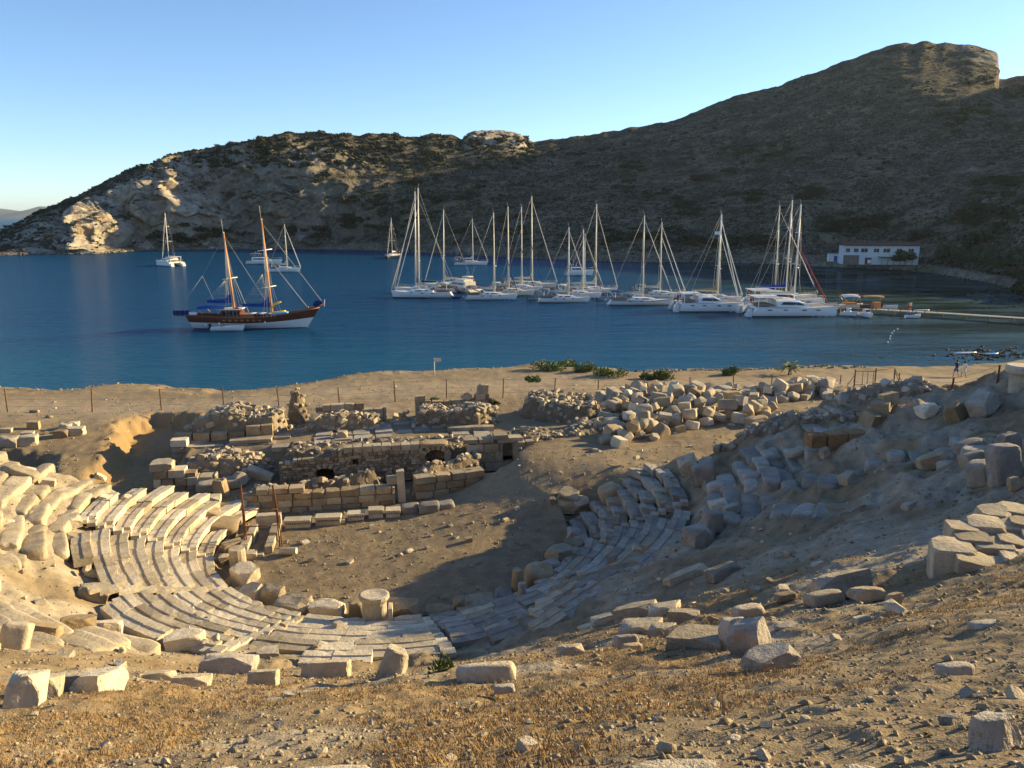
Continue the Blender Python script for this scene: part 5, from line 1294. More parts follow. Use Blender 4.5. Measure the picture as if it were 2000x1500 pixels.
def catamaran(bow, stern, wy, mast_px, top, label, dy=0.0, cover='tan_canvas', jib='white_cloth', group=YA, red=False, Lfix=None, hardtop=True):
    c, ang, L = place(bow, stern, wy, dy)
    if Lfix: L = Lfix
    Bm = L*.52; hb = L*.14; fb = 1.75
    th = empty('catamaran', c, ang, label, 'catamaran', group)
    for s in (-1, 1):
        rg = hull_rings(L, hb, fb*1.06, fb*.86, -.01, .75, .3, .35); h = make_hull(th, rg, 'gel', y0=s*(Bm-hb)/2)
        # stepped transom
        for k in range(3): MB().box((-L/2-.22-.28*k, s*(Bm-hb)/2, (fb*.8-.45*k)/2), (.34, hb*.72, fb*.8-.45*k)).build('transom_step', M['gel'], h)
        for u in (-.30, -.12, .10, .26): MB().box((L*u, s*(Bm/2)+s*(-.02), fb*.72), (L*.05, .05, .17)).build('portlight', M['glass'], h)
    MB().box((-L*.12, 0, fb*.80), (L*.62, Bm-hb*.9, .5)).build('bridge_deck', M['gel'], th)
    MB().box((L*.33, 0, fb*1.0), (L*.26, Bm-hb, .05)).build('trampoline', M['grey_canvas'], th); MB().tube([(L*.47, -Bm*.42, fb*1.03), (L*.47, Bm*.42, fb*1.03)], .10, 8).build('crossbeam', M['alu'], th)
    # saloon
    mb = MB(); rings = []
    for u, z in ((-.20, 1.28), (-.05, 1.34), (.06, 1.20), (.14, .80), (.20, .15)):
        W_ = Bm*.40; x = L*u; rings.append([(x, -W_, fb-.05), (x-.1, -W_*.92, fb+z*.75), (x-.15, -W_*.6, fb+z), (x-.15, W_*.6, fb+z), (x-.1, W_*.92, fb+z*.75), (x, W_, fb-.05)])
    mb.loft(rings, close=False, caps=False, smooth_=False); mb.add(rings[0], [tuple(range(6))]); sal = mb.build('saloon', M['gel'], th)
    for s in (-1, 1):
        W_ = Bm*.40; MB().add([(-L*.16, s*(W_*.985), fb+.38), (L*.12, s*(W_*.985), fb+.30), (L*.06, s*W_*.945, fb+.78), (-L*.13, s*W_*.935, fb+.88)], [(0, 1, 2, 3)]).build('window', M['glass'], sal)
    MB().add([(L*.17, -Bm*.30, fb+.42), (L*.17, Bm*.30, fb+.42), (L*.105, Bm*.26, fb+1.02), (L*.105, -Bm*.26, fb+1.02)], [(0, 1, 2, 3)]).build('windscreen', M['glass'], sal)
    MB().box((-L*.33, 0, fb+.25), (L*.16, Bm*.6, .3)).build('cockpit', M['teak'], th)
    if hardtop:
        ht = MB().box((-L*.29, 0, fb+1.62), (L*.30, Bm*.72, .14)).build('hardtop', M['gel'], th)
        for s in (-1, 1): MB().box((-L*.41, s*Bm*.33, fb+.8), (.16, .12, 1.6)).build('post', M['gel'], ht)
    else: canopy(th, -L*.3, fb+1.9, L*.2, Bm*.6, 'navy')
    mp = aty(mast_px, 500, c.y); lx = (mp.x-c.x)*math.cos(ang) + (mp.y-c.y)*math.sin(ang); mx = max(min(lx, L*.2), L*.02)
    tp = aty(top[0], top[1], c.y); z0 = fb+1.1; mh = tp.z-z0
    rig(th, L, mx, z0, mh, 2, (L*.47, 0, fb*1.1), (-L*.4, Bm*.4, fb), Bm*.9, (L*.40, .95), cover, jib, rake=.0, mr=.15, radar=True, jf=.56 if jib == 'red' else .93)
    gr = MB()
    for s in (-1, 1):
        for hh in (.35, .66): gr.tube([(-L*.42, s*Bm*.48, fb*.9+hh), (L*.2, s*Bm*.48, fb+hh), (L*.48, s*Bm*.43, fb*1.05+hh)], .015, 4)
        for u in (-.4, -.2, 0, .2, .4): gr.tube([(L*u, s*Bm*.47, fb*.9), (L*u, s*Bm*.47, fb+.66)], .018, 4)
    gr.build('guard_rail', M['wire'], th)
    flag(th, (-L*.46, -Bm*.3, fb+1.0), .8, 'red', 'white_cloth')
    return th
catamaran(1446, 1320, 606, 1405, (1406, 419), 'white catamaran with a tan boom cover, left of the two big catamarans', cover='tan_canvas')
catamaran(1621, 1457, 614, 1557, (1569, 399), 'largest white catamaran with rectangular side windows and a red striped jib, nearest the jetty', cover='canvas', jib='red')
catamaran(1600, 1452, 598, 1540, (1550, 391), 'white catamaran with a blue boom cover behind the largest catamaran', cover='blue', jib='navy')
catamaran(312, 352, 519, 336, (324, 416), 'catamaran anchored alone by the rocky headland with its stern towards us', dy=-1.6, cover='navy', group=YB, Lfix=11.5, hardtop=True)
def motorboat(bow, stern, wy, label, dy=0.0, group=YB, hullm='gel', top='gel', fly=True, fb=1.3, name='motor_yacht', bim=None, cat='motor yacht', L0=None):
    c, ang, L = place(bow, stern, wy, dy); L = L0 or L; Bm = L*.32
    th = empty(name, c, ang, label, cat, group)
    make_hull(th, hull_rings(L, Bm, fb*1.4, fb, .08, .92, .4, .4), hullm)
    mb = MB(); rings = []
    for u, z in ((-.30, 1.25), (-.05, 1.3), (.10, 1.15), (.24, .15)):
        W_ = Bm*.38; rings.append([(L*u, -W_, fb), (L*u-.05, -W_*.9, fb+z), (L*u-.05, W_*.9, fb+z), (L*u, W_, fb)])
    mb.loft(rings, close=False, caps=False); mb.add(rings[0], [(0, 1, 2, 3)]); cb = mb.build('cabin', M[top], th)
    for s in (-1, 1): MB().add([(-L*.26, s*Bm*.373, fb+.5), (L*.12, s*Bm*.373, fb+.5), (L*.06, s*Bm*.352, fb+1.0), (-L*.26, s*Bm*.352, fb+1.0)], [(0, 1, 2, 3)]).build('window', M['glass'], cb)
    MB().add([(L*.205, -Bm*.33, fb+.4), (L*.205, Bm*.33, fb+.4), (L*.118, Bm*.31, fb+1.05), (L*.118, -Bm*.31, fb+1.05)], [(0, 1, 2, 3)]).build('windscreen', M['glass'], cb)
    if fly: MB().box((-L*.12, 0, fb+1.55), (L*.26, Bm*.62, .5)).build('flybridge', M[top], th); MB().tube([(-L*.24, -Bm*.3, fb+1.5), (-L*.27, -Bm*.25, fb+2.5), (-L*.27, Bm*.25, fb+2.5), (-L*.24, Bm*.3, fb+1.5)], .08, 6).build('radar_arch', M['gel'], th)
    if bim: canopy(th, -L*.2, fb+3.0, L*.3, Bm*.7, bim)
    MB().box((-L*.40, 0, fb+.1), (L*.16, Bm*.7, .25)).build('cockpit', M['teak'], th)
    MB().tube([(L*.15, -Bm*.42, fb+.9), (L*.42, -Bm*.18, fb*1.35+.6), (L*.53, 0, fb*1.4+.65), (L*.42, Bm*.18, fb*1.35+.6), (L*.15, Bm*.42, fb+.9)], .025, 4).build('bow_rail', M['wire'], th)
    MB().tube([(-L*.2, 0, fb+1.6), (-L*.22, 0, fb+3.6)], .03, 4).build('aerial', M['wire'], th); flag(th, (-L*.5, 0, fb+.7), .6)
    return th
motorboat(549, 481, 516, 'grey motor cruiser with a low cabin half hidden by the schooner mast', bim='grey_canvas', fly=False)
motorboat(1157, 1104, 538, 'white motor sailer under dark awnings anchored behind the middle of the row', bim='navy', fly=False)
motorboat(868, 932, 569, 'cream motor yacht with a tall flybridge, stern towards the right, between the leftmost yachts', hullm='cream', top='cream', group=YA, dy=-4)
# small craft
def dinghy(px0, px1, wy, label, mat='grey_canvas', dy=0.0, L0=None, name='dinghy'):
    c, ang, L = place(px0, px1, wy, dy); L = L0 or L
    th = empty(name, c, ang, label, 'dinghy', 'small craft around the moored yachts'); r = L*.075
    tb = MB(); path = [(-L*.5, -L*.22, .2), (L*.15, -L*.22, .22), (L*.42, -L*.11, .32), (L*.5, 0, .38), (L*.42, L*.11, .32), (L*.15, L*.22, .22), (-L*.5, L*.22, .2)]
    tb.tube(path, r, 8).build('tube', M[mat], th); MB().box((-L*.08, 0, .08), (L*.8, L*.4, .08)).build('floor', M['deck'], th); MB().box((-L*.05, 0, .28), (.22, L*.42, .06)).build('thwart', M['teak'], th)
    MB().box((-L*.52, 0, .45), (.28, .26, .5)).tube([(-L*.53, 0, .3), (-L*.53, 0, -.3)], .06, 5).build('outboard', M['black'], th)
    return th
dinghy(1052, 1030, 587, 'dark grey inflatable dinghy at the stern of the low white yacht'); dinghy(905, 884, 583, 'blue covered dinghy between the two leftmost front hulls', 'navy'); dinghy(1183, 1166, 588, 'inflatable dinghy at the stern of the blue lined yacht'); dinghy(1320, 1304, 590, 'grey dinghy hung beside the left catamaran', 'canvas')
dinghy(1466, 1448, 598, 'pale dinghy at the stern of the largest catamaran', 'gel')
def openboat(px0, px1, wy, label, cab=True, dy=-1.2, mat='gel', name='motor_boat'):
    c, ang, L = place(px0, px1, wy, dy); Bm = L*.36
    th = empty(name, c, ang, label, 'motor boat', 'small boats at the jetty'); make_hull(th, hull_rings(L, Bm, .95, .7, .10, .9, .2, .4), mat)
    if cab: b = MB().box((.1, 0, 1.05), (L*.26, Bm*.55, .8)).build('console', M['gel'], th); MB().box((.1+L*.131, 0, 1.2), (.03, Bm*.48, .35)).build('windscreen', M['glass'], b)
    MB().box((-L*.28, 0, .8), (L*.1, Bm*.7, .18)).build('bench', M['teak'], th); MB().box((-L*.53, 0, .75), (.35, .35, .8)).build('outboard', M['black'], th)
    return th
openboat(1672, 1640, 617, 'small white cabin boat on dark water just right of the largest catamaran', dy=1.2); openboat(1702, 1680, 619, 'white boat with a square white cabin beside the jetty', dy=3.0)
openboat(1752, 1722, 604, 'small boat moored behind the jetty end', cab=False, dy=.6)
# canopy boat and stall at the end of the jetty
c, ang, L = place(1682, 1634, 604, 0); th = empty('canopy_boat', c, ang, 'open excursion boat with a curved white canopy behind the small cabin boat', 'excursion boat'); make_hull(th, hull_rings(L, 2.2, 1.2, .9, .08, .85, .2, .4), 'cream'); canopy(th, 0, 3.0, L*.72, 2.0, 'white_cloth', 'canopy', drop=.45)
MB().box((0, -.6, 1.2), (L*.5, .4, .35)).box((0, .6, 1.2), (L*.5, .4, .35)).build('bench', M['orange'], th); flag(th, (-L*.4, 0, 2.9), .5); flag(th, (L*.4, 0, 2.9), .5)
def walk(px, py, z): return atz(px, py, z)
ja, jb, jc = atz(1688, 603, .75), atz(1830, 611, .75), atz(2470, 651, .95)
jt = empty('jetty', ja, 0, 'long narrow wooden jetty reaching from the right edge to the moored boats', 'jetty'); bpy.context.view_layer.update()
M['plank'] = wood_mat('weathered_planks', (.34, .27, .18), (.46, .38, .26))
for a, b in ((ja, jb), (jb, jc)):
    v = b-a; ang = math.atan2(v.y, v.x); n = max(2, int(v.length/1.8)); m = MB().box((0, 0, 0), (1.76, 1.9, .14)); sh = None
    for k in range(n):
        p = a + v*((k+.5)/n) - ja
        if sh is None: o = m.build('deck_panel', M['plank'], jt); sh = o.data
        else: o = bpy.data.objects.new('deck_panel', sh); link(o, jt)
        o.location = p; o.rotation_euler = (0, 0, ang)
        if k % 2 == 0:
            MB().tube([(p.x-.7*math.sin(ang), p.y+.7*math.cos(ang), p.z-2), (p.x-.7*math.sin(ang), p.y+.7*math.cos(ang), p.z-.06)], .12, 6).tube([(p.x+.7*math.sin(ang), p.y-.7*math.cos(ang), p.z-2), (p.x+.7*math.sin(ang), p.y-.7*math.cos(ang), p.z-.06)], .12, 6).build('pile', M['teak'], jt)
p = atz(1706, 603, .75); st_ = empty('jetty_stall', p + Vector((0, 0, .07)), .05, 'orange sided stall with red flags and gear at the end of the jetty', 'stall')
MB().box((.5, 0, .6), (1.3, 1.0, 1.2)).build('counter', M['orange'], st_); MB().box((-1.6, .1, .35), (1.6, 1.0, .7)).build('gear_box', M['mahogany'], st_); m = MB()
for x in (-2.4, 1.5): m.tube([(x, .5, 0), (x, .5, 2.4)], .05, 5)
m.build('pole', M['teak'], st_); canopy(st_, -.4, 2.5, 4.0, 1.6, 'tan_canvas', 'awning', posts=False); flag(st_, (-2.4, .5, 2.4), .5); flag(st_, (1.5, .5, 2.4), .5)
c, ang, L = place(1797, 1767, 621, 0); js = empty('water_scooter', c, ang, 'white and blue water scooter floating beside the jetty', 'water scooter'); make_hull(js, hull_rings(L, 1.1, .75, .5, .05, .8, .1, .4), 'gel'); MB().box((-.3, 0, .75), (1.3, .4, .35)).build('seat', M['stripe'], js); MB().tube([(.5, -.4, 1.05), (.6, 0, 1.15), (.5, .4, 1.05)], .05, 5).build('handlebar', M['black'], js)
for cx, cy, lab, mt in ((1885, 691, 'white paddle boat lying in the shallows at the right', 'gel'), (1928, 693, 'pale blue paddle boat lying right of the white one', 'skyblue'), (1800, 607, 'long pale board floating behind the jetty', 'canvas')):
    c = atz(cx, cy, 0); mb = MB(); rings = []
    for u in np.linspace(-1, 1, 9): w = .36*(1-abs(u)**2.6)+.02; rings.append([(u*1.6, w*math.cos(2*math.pi*k/8), .1+.16*math.sin(2*math.pi*k/8)) for k in range(8)])
    mb.loft(rings, smooth_=True); o = mb.build('paddle_boat', M[mt], None); o.location = c; o.rotation_euler = (0, 0, .1); tag(o, lab, 'paddle boat', 'small boats in the shallows')
for k, (cx, cy) in enumerate(((1734, 670), (1738, 663), (1739, 658), (1742, 652), (1746, 648), (1753, 644))):
    o = MB().tube([(0, 0, -.05), (0, 0, .08), (0, 0, .2), (0, 0, .27)], [.07, .12, .11, .04], 8).build('buoy', M['white_cloth']); o.location = atz(cx, cy, 0); tag(o, 'small white float in the line of floats in the shallows off the jetty', 'float', 'line of floats')

# ------------------------------------------------------------------ the two masted wooden schooner
def schooner():
    c, ang, L = place(604, 378, 640, -.6)
    L = L*.97; Bm = L*.26; th = empty('wooden_schooner', c, ang, 'two masted wooden schooner with a white and brown hull and blue awning', 'schooner')
    st = []
    n = 19
    for i in range(n):
        u = i/(n-1); x = -L/2 + L*u
        w = Bm/2*(.62+.38*math.sin(min(u/.45, 1)*math.pi/2)) if u < .45 else Bm/2*max(math.cos((u-.45)/.55*math.pi/2), 0)**.7
        z1 = 1.75 + .55*(1-u)**2.2 + 1.5*max(0, (u-.42)/.58)**2.0
        st.append((u, x, max(w, .04), z1))
    def sect(u, x, w, z1, za, zb, m, out=0.0):
        r = []
        for k in range(m+1):
            z = za + (zb-za)*k/m; f = np.clip((z+.7)/(z1+.7), 0, 1); yy = w*(1-(1-f)**2.2)
            xr = x + (.115*L*max(0, (u-.55)/.45)**2)*max(0, z)/z1 - (.05*L*(1-u)**5)*max(0, z)/z1
            r.append((xr, yy+out, z))
        return r
    split = lambda z1, u: z1*.50 + .12*u
    for nm, mat, f in (('hull', 'gel', 0), ('upper_planking', 'mahogany', 1)):
        rings = []
        for (u, x, w, z1) in st:
            s = split(z1, u); r = sect(u, x, w, z1, -.6, s, 6) if f == 0 else sect(u, x, w, z1, s, z1, 4, .03)
            rings.append([(p[0], -p[1], p[2]) for p in r[::-1]] + r if f == 0 else r)
        if f == 0: mb = MB(); mb.loft(rings, close=False, caps=False, smooth_=True); mb.add(rings[0], [tuple(range(len(rings[0])))]); h = mb.build('hull', M[mat], th)
        else:
            mb = MB(); mb.loft(rings, close=False, caps=False, smooth_=True); mb.loft([[(p[0], -p[1], p[2]) for p in r] for r in rings], close=False, caps=False, smooth_=True)
            a = rings[0]; mb.add([(p[0], -p[1], p[2]) for p in a] + a[::-1], [tuple(range(2*len(a)))]); up = mb.build(nm, M[mat], th)
    rl = MB()
    for s in (-1, 1): rl.tube([(sect(*q, q[3], q[3], 1)[0][0], s*(q[2]+.04), q[3]+.03) for q in st], .07, 5)
    rl.build('cap_rail', M['varnish'], up)
    bl = MB()
    for s in (-1, 1): bl.tube([(sect(q[0], q[1], q[2], q[3], 0, .1, 1)[0][0], s*(sect(q[0], q[1], q[2], q[3], .0, .1, 1)[0][1]+.0), .02) for q in st], .09, 5)
    bl.build('boot_line', M['antifoul'], h)
    dk = MB(); V = []
    for q in st: V += [(q[1], -q[2]*.96, q[3]-.55), (q[1], q[2]*.96, q[3]-.55)]
    dk.add(V, [(2*i, 2*i+2, 2*i+3, 2*i+1) for i in range(n-1)]); dk.build('deck', M['teak'], th)
    for k in range(7): MB().box((-L*.20+k*.95, -Bm*.497, 1.50), (.45, .06, .26)).build('porthole', M['varnish'], up)
    # deckhouse
    dh = MB().box((-L*.16, 0, 2.35), (L*.17, Bm*.58, 1.5)).build('deckhouse', M['mahogany'], th)
    for k in range(3):
        for s in (-1, 1): MB().box((-L*.21+k*.95, s*Bm*.292, 2.55), (.62, .04, .55)).build('window', M['glass'], dh)
    MB().box((-L*.17, 0, 3.16), (L*.20, Bm*.66, .14)).build('roof', M['gel'], dh)
    MB().box((-L*.02, 0, 2.0), (L*.13, Bm*.5, .7)).build('fore_cabin', M['varnish'], th); MB().box((L*.14, 0, 1.95), (L*.16, Bm*.42, .5)).build('hatch_cabin', M['mahogany'], th)
    for k in range(6): MB().box((L*.03+k*.75, -Bm*.05, 2.40), (.62, 1.7, .12), 0, 0, 0).build('sun_mat', M['stripe' if k % 2 else 'white_cloth'], th)
    # awning
    aw = canopy(th, -L*.325, 3.75, L*.24, Bm*.82, 'blue', 'awning', True, .35)
    # stern platform with rail
    pf = MB().box((-L*.575, 0, 2.15), (L*.14, Bm*.5, .12)).build('stern_platform', M['mahogany'], th)
    MB().box((-L*.585, -Bm*.25, 2.65), (L*.15, .05, .8)).build('rail_cloth', M['navy'], pf); g = MB()
    for k in range(4): g.tube([(-L*.64+k*.75, -Bm*.25, 2.2), (-L*.64+k*.75, -Bm*.25, 3.1)], .03, 4)
    g.build('rail_post', M['wire'], pf)
    MB().box((-L*.48, -Bm*.3, 2.6), (1.2, .5, .4)).build('cushion', M['white_cloth'], th)
    # bowsprit
    bs = MB().tube([(L*.50, 0, 3.0), (L*.66, 0, 3.85)], [.14, .08], 8).build('bowsprit', M['varnish'], th); mb = MB(); rings = []
    for u, r in ((0, .1), (.15, .5), (.5, .55), (.85, .3), (1, .08)): rings.append([(L*(.56+.09*u), r*.5*math.cos(2*math.pi*k/9), 3.75+.45*u+r*math.sin(2*math.pi*k/9)) for k in range(9)])
    mb.loft(rings, smooth_=True); mb.build('furled_sail', M['navy'], bs); MB().tube([(L*.66, 0, 3.4), (L*.665, 0, 4.6)], .05, 5).build('bow_light', M['white_cloth'], bs)
    # masts
    for nm, bpx, bpy_, tpx, tpy, spr in (('fore', 531, 608, 510, 429, (.33, .70)), ('mizzen', 459, 600, 437, 455, (.48,))):
        pb = aty(bpx, bpy_, c.y); pt = aty(tpx, tpy, c.y)
        lx = (pb.x-c.x)/math.cos(ang); tx = (pt.x-c.x)/math.cos(ang); z0 = 1.4; zt = pt.z
        m = MB().tube([(lx, 0, z0), (lx*.5+tx*.5, 0, (z0+zt)/2), (tx, 0, zt)], [.20, .19, .12], 10).build('mast', M['pine'], th)
        MB().tube([(tx, 0, zt), (tx, 0, zt+.15)], .13, 8).tube([(tx-.05, 0, zt), (tx-.2, 0, zt+2.2)], .02, 4).build('mast_cap', M['white_cloth'], m)
        for f in spr:
            zc = z0+(zt-z0)*f; xc = lx+(tx-lx)*f; MB().tube([(xc-.9, -1.0, zc-.12), (xc, 0, zc), (xc+.9, 1.0, zc+.12)], .07, 5).build('spreader', M['white_cloth'], m)
        w = MB(); fmax = spr[0]; zs = z0+(zt-z0)*fmax; xs = lx+(tx-lx)*fmax
        for s in (-1, 1):
            for dx in (-.9, -.3, .4, 1.0): w.tube([(lx+dx, s*Bm*.48, 1.9), (xs+dx*.3, s*.9, zs), (tx, 0, zt-.6)], .020, 4)
        w.build('rigging_wire', M['wire'], th)
        # boom with blue cover, lazy lines fanned from the mast
        bl_ = L*.28 if nm == 'fore' else L*.26; bz = 3.55 if nm == 'fore' else 4.2
        b = MB().tube([(lx-.2, 0, bz), (lx-bl_, 0, bz+.1)], .10, 7).build('boom', M['pine'], th)
        mb = MB(); rings = []
        for u, r in ((0, .40), (.12, .34), (.5, .30), (.95, .22), (1, .08)): rings.append([(lx-.3-(bl_-.5)*u, r*.7*math.cos(2*math.pi*k/9), bz+.2+r*math.sin(2*math.pi*k/9)) for k in range(9)])
        mb.loft(rings, smooth_=True); mb.add([(lx-.25, .15, bz), (lx-.25, -.15, bz), (lx-.3, 0, bz+1.8), (lx-1.6, 0, bz+.4)], [(0, 2, 3), (1, 3, 2)]); mb.build('sail_cover', M['blue'], b)
        lz = MB(); zk = z0+(zt-z0)*.46; xk = lx+(tx-lx)*.46-.8
        for k in range(16): lz.tube([(xk, 0, zk), (lx-.6-(bl_-.9)*k/15, .1, bz+.45)], .010, 3)
        for f in (.3, .5, .7, .88): lz.tube([(xk+(lx-.6-xk)*f, .05, zk+(bz+.45-zk)*f), (xk+(lx-bl_+.3-xk)*f, .05, zk+(bz+.45-zk)*f)], .008, 3)
        lz.build('lazy_lines', M['canvas'], b)
        if nm == 'fore':
            s = MB(); s.tube([(tx, 0, zt-.5), (L*.655, 0, 3.95)], .025, 4).tube([(lx*.35+tx*.65, 0, z0+(zt-z0)*.66), (L*.515, 0, 3.2)], .03, 4).build('forestay', M['canvas'], th)
            MB().tube([(L*.51, 0, 3.0), (L*.515, 0, 3.5)], .12, 6).build('stem_post', M['varnish'], bs); MB().tube([(lx+.1, -.3, 3.4), (lx+.6, -.5, 4.0), (lx+1.7, -.6, 4.3)], [.12, .2, .1], 7).build('rolled_sail', M['yellow'], m)
            fx = (lx, tx, zt)
        else:
            MB().tube([(tx, 0, zt-.4), (fx[0]-.3, 0, 3.4)], .02, 4).tube([(lx+.2, .0, z0+(zt-z0)*.5), (lx+2.2, 0, 2.6)], .035, 4).build('stay', M['canvas'], th)
            mb = MB().tube([(tx, 0, zt-.5), (-L*.40, 0, 8.5)], .015, 3).tube([(-L*.40, 0, 8.5), (-L*.56, 0, 4.7)], .02, 4).tube([(-L*.40, 0, 8.5), (-L*.31, 0, 4.2)], .02, 4).build('backstay', M['canvas'], th)
    for x, z in ((-L*.36, .75), (-L*.24, .95), (L*.16, 1.1)): MB().tube([(x, -Bm*.5-.14, z-.35), (x, -Bm*.5-.18, z), (x, -Bm*.5-.14, z+.3)], [.07, .15, .06], 7).build('fender', M['white_cloth'], th)
    MB().tube([(-L*.12-.05, -Bm*.2, 3.3), (-L*.12+.35, -Bm*.2, 3.35), (-L*.12+.7, -Bm*.2, 3.3)], [.12, .22, .12], 7).build('life_raft', M['red'], dh)
    R2 = Matrix.Rotation(ang, 3, 'Z')
    for lab, mt, lx, ly, lz in (('yellow kayak lying on the foredeck of the schooner', 'yellow', L*.245, -.2, 2.55), ('light blue kayak lying beside the yellow one on the schooner', 'skyblue', L*.275, -1.0, 2.45)):
        mb = MB(); rings = []
        for u in np.linspace(-1, 1, 9): w = .40*(1-abs(u)**2.4)+.03; rings.append([(u*1.35, w*math.cos(2*math.pi*k/8), .2*math.sin(2*math.pi*k/8)) for k in range(8)])
        mb.loft(rings, smooth_=True); o = mb.build('kayak', M[mt]); o.location = c + R2 @ Vector((lx, ly, lz)); o.rotation_euler = (0, -.12, ang+.12); tag(o, lab, 'kayak', 'kayaks on the schooner')
    cc, aa, LL = place(492, 440, 645, 0); tnd = empty('tender', c + R2 @ Vector((-L*.16, -Bm*.5-1.1, 0)), ang, 'white tender lying against the side of the schooner', 'tender'); make_hull(tnd, hull_rings(5.2, 1.7, .95, .7, .10, .85, .15, .4), 'gel'); MB().box((-.6, 0, .75), (.35, 1.3, .1)).build('thwart', M['teak'], tnd); MB().box((-2.65, 0, .8), (.35, .35, .75)).build('outboard', M['black'], tnd)
schooner()
# ------------------------------------------------------------------ foliage
def leaf_mat(name, a, b, c):
    t = NT(name); n = t.noise(1.5, 3, .6); n2 = t.noise(12, 2, .6)
    col = t.ramp(n, [(.35, a), (.5, b), (.68, c)]); col = t.mix(t.rng(n2, .4, .7, 0, .5), col, a)
    t.b.inputs['Subsurface Weight'].default_value = 0.0
    return t.done(col, .75, None, .2)
M['leaf_dark'] = leaf_mat('maquis_leaf', (.020, .026, .013), (.036, .043, .020), (.060, .064, .030))
M['leaf_olive'] = leaf_mat('olive_leaf', (.040, .055, .026), (.065, .085, .038), (.10, .12, .055))
M['leaf_green'] = leaf_mat('fresh_leaf', (.080, .115, .038), (.13, .17, .055), (.20, .235, .085))
M['leaf_palm'] = leaf_mat('palm_leaf', (.16, .17, .07), (.27, .27, .12), (.38, .36, .17))
M['bark'] = flat('bark', (.12, .09, .065), .9, .1)
def leaf_cloud(seed, n, rx, ry, rz, leaf, blobs=5, dome=True, spiky=False):
    """many small leaf faces gathered in uneven clumps"""
    rs = np.random.RandomState(seed); V = []; Fc = []
    bc = [(rs.uniform(-.6, .6)*rx, rs.uniform(-.6, .6)*ry, rs.uniform(.15 if dome else -.5, .6)*rz, rs.uniform(.38, .6)) for _ in range(blobs)]
    for i in range(n):
        b = bc[rs.randint(len(bc))]; d = rs.normal(size=3); d /= np.linalg.norm(d); k = rs.uniform(.55, 1.05)*b[3]
        p = np.array([b[0] + d[0]*k*rx, b[1] + d[1]*k*ry, b[2] + d[2]*k*rz])
        if dome and p[2] < 0: p[2] = abs(p[2])*.3
        u = rs.normal(size=3); u /= np.linalg.norm(u)
        if spiky: u = d*.8 + np.array([0, 0, .8]); u /= np.linalg.norm(u)
        w = np.cross(u, rs.normal(size=3)); w /= np.linalg.norm(w)+1e-9; s = leaf*rs.uniform(.6, 1.3)
        q = len(V); V += [tuple(p-u*s), tuple(p+w*s*.5), tuple(p+u*s), tuple(p-w*s*.5)]; Fc.append((q, q+1, q+2, q+3))
    return V, Fc
def cloud_mesh(name, mat, *a, core=None, **k):
    V, Fc = leaf_cloud(*a, **k); mb = MB(); mb.add(V, Fc)
    me = bpy.data.meshes.new(name); me.from_pydata(mb.V, [], mb.F); me.materials.append(M[mat]); return me
def tree(loc, h, w, label, mat='leaf_olive', seed=1, n=520, group=None, trunks=1, name='tree', cat='tree', leaf=.24):
    t = empty(name, loc, 0, label, cat, group); rnd = random.Random(seed); mb = MB()
    for k in range(trunks):
        dx = rnd.uniform(-.3, .3)*w*.3
        mb.tube([(dx*.3, 0, -.3), (dx*.6+.05*w, .05, h*.25), (dx, rnd.uniform(-.2, .2), h*.5)], [.05*h*.6, .035*h*.7, .018*h], 7)
        for j in range(4): a = rnd.uniform(0, 6.28); mb.tube([(dx*.7, 0, h*.3), (dx+.25*w*math.cos(a), .25*w*math.sin(a), h*.6), (dx+.4*w*math.cos(a), .4*w*math.sin(a), h*.78)], [.02*h, .012*h, .006*h], 5)
    mb.build('trunk', M['bark'], t)
    me = cloud_mesh('crown', mat, seed, n, w*.5, w*.5, h*.42, leaf, blobs=9, dome=False); o = meshobj('crown', me, t); o.location = (0, 0, h*.62); return t

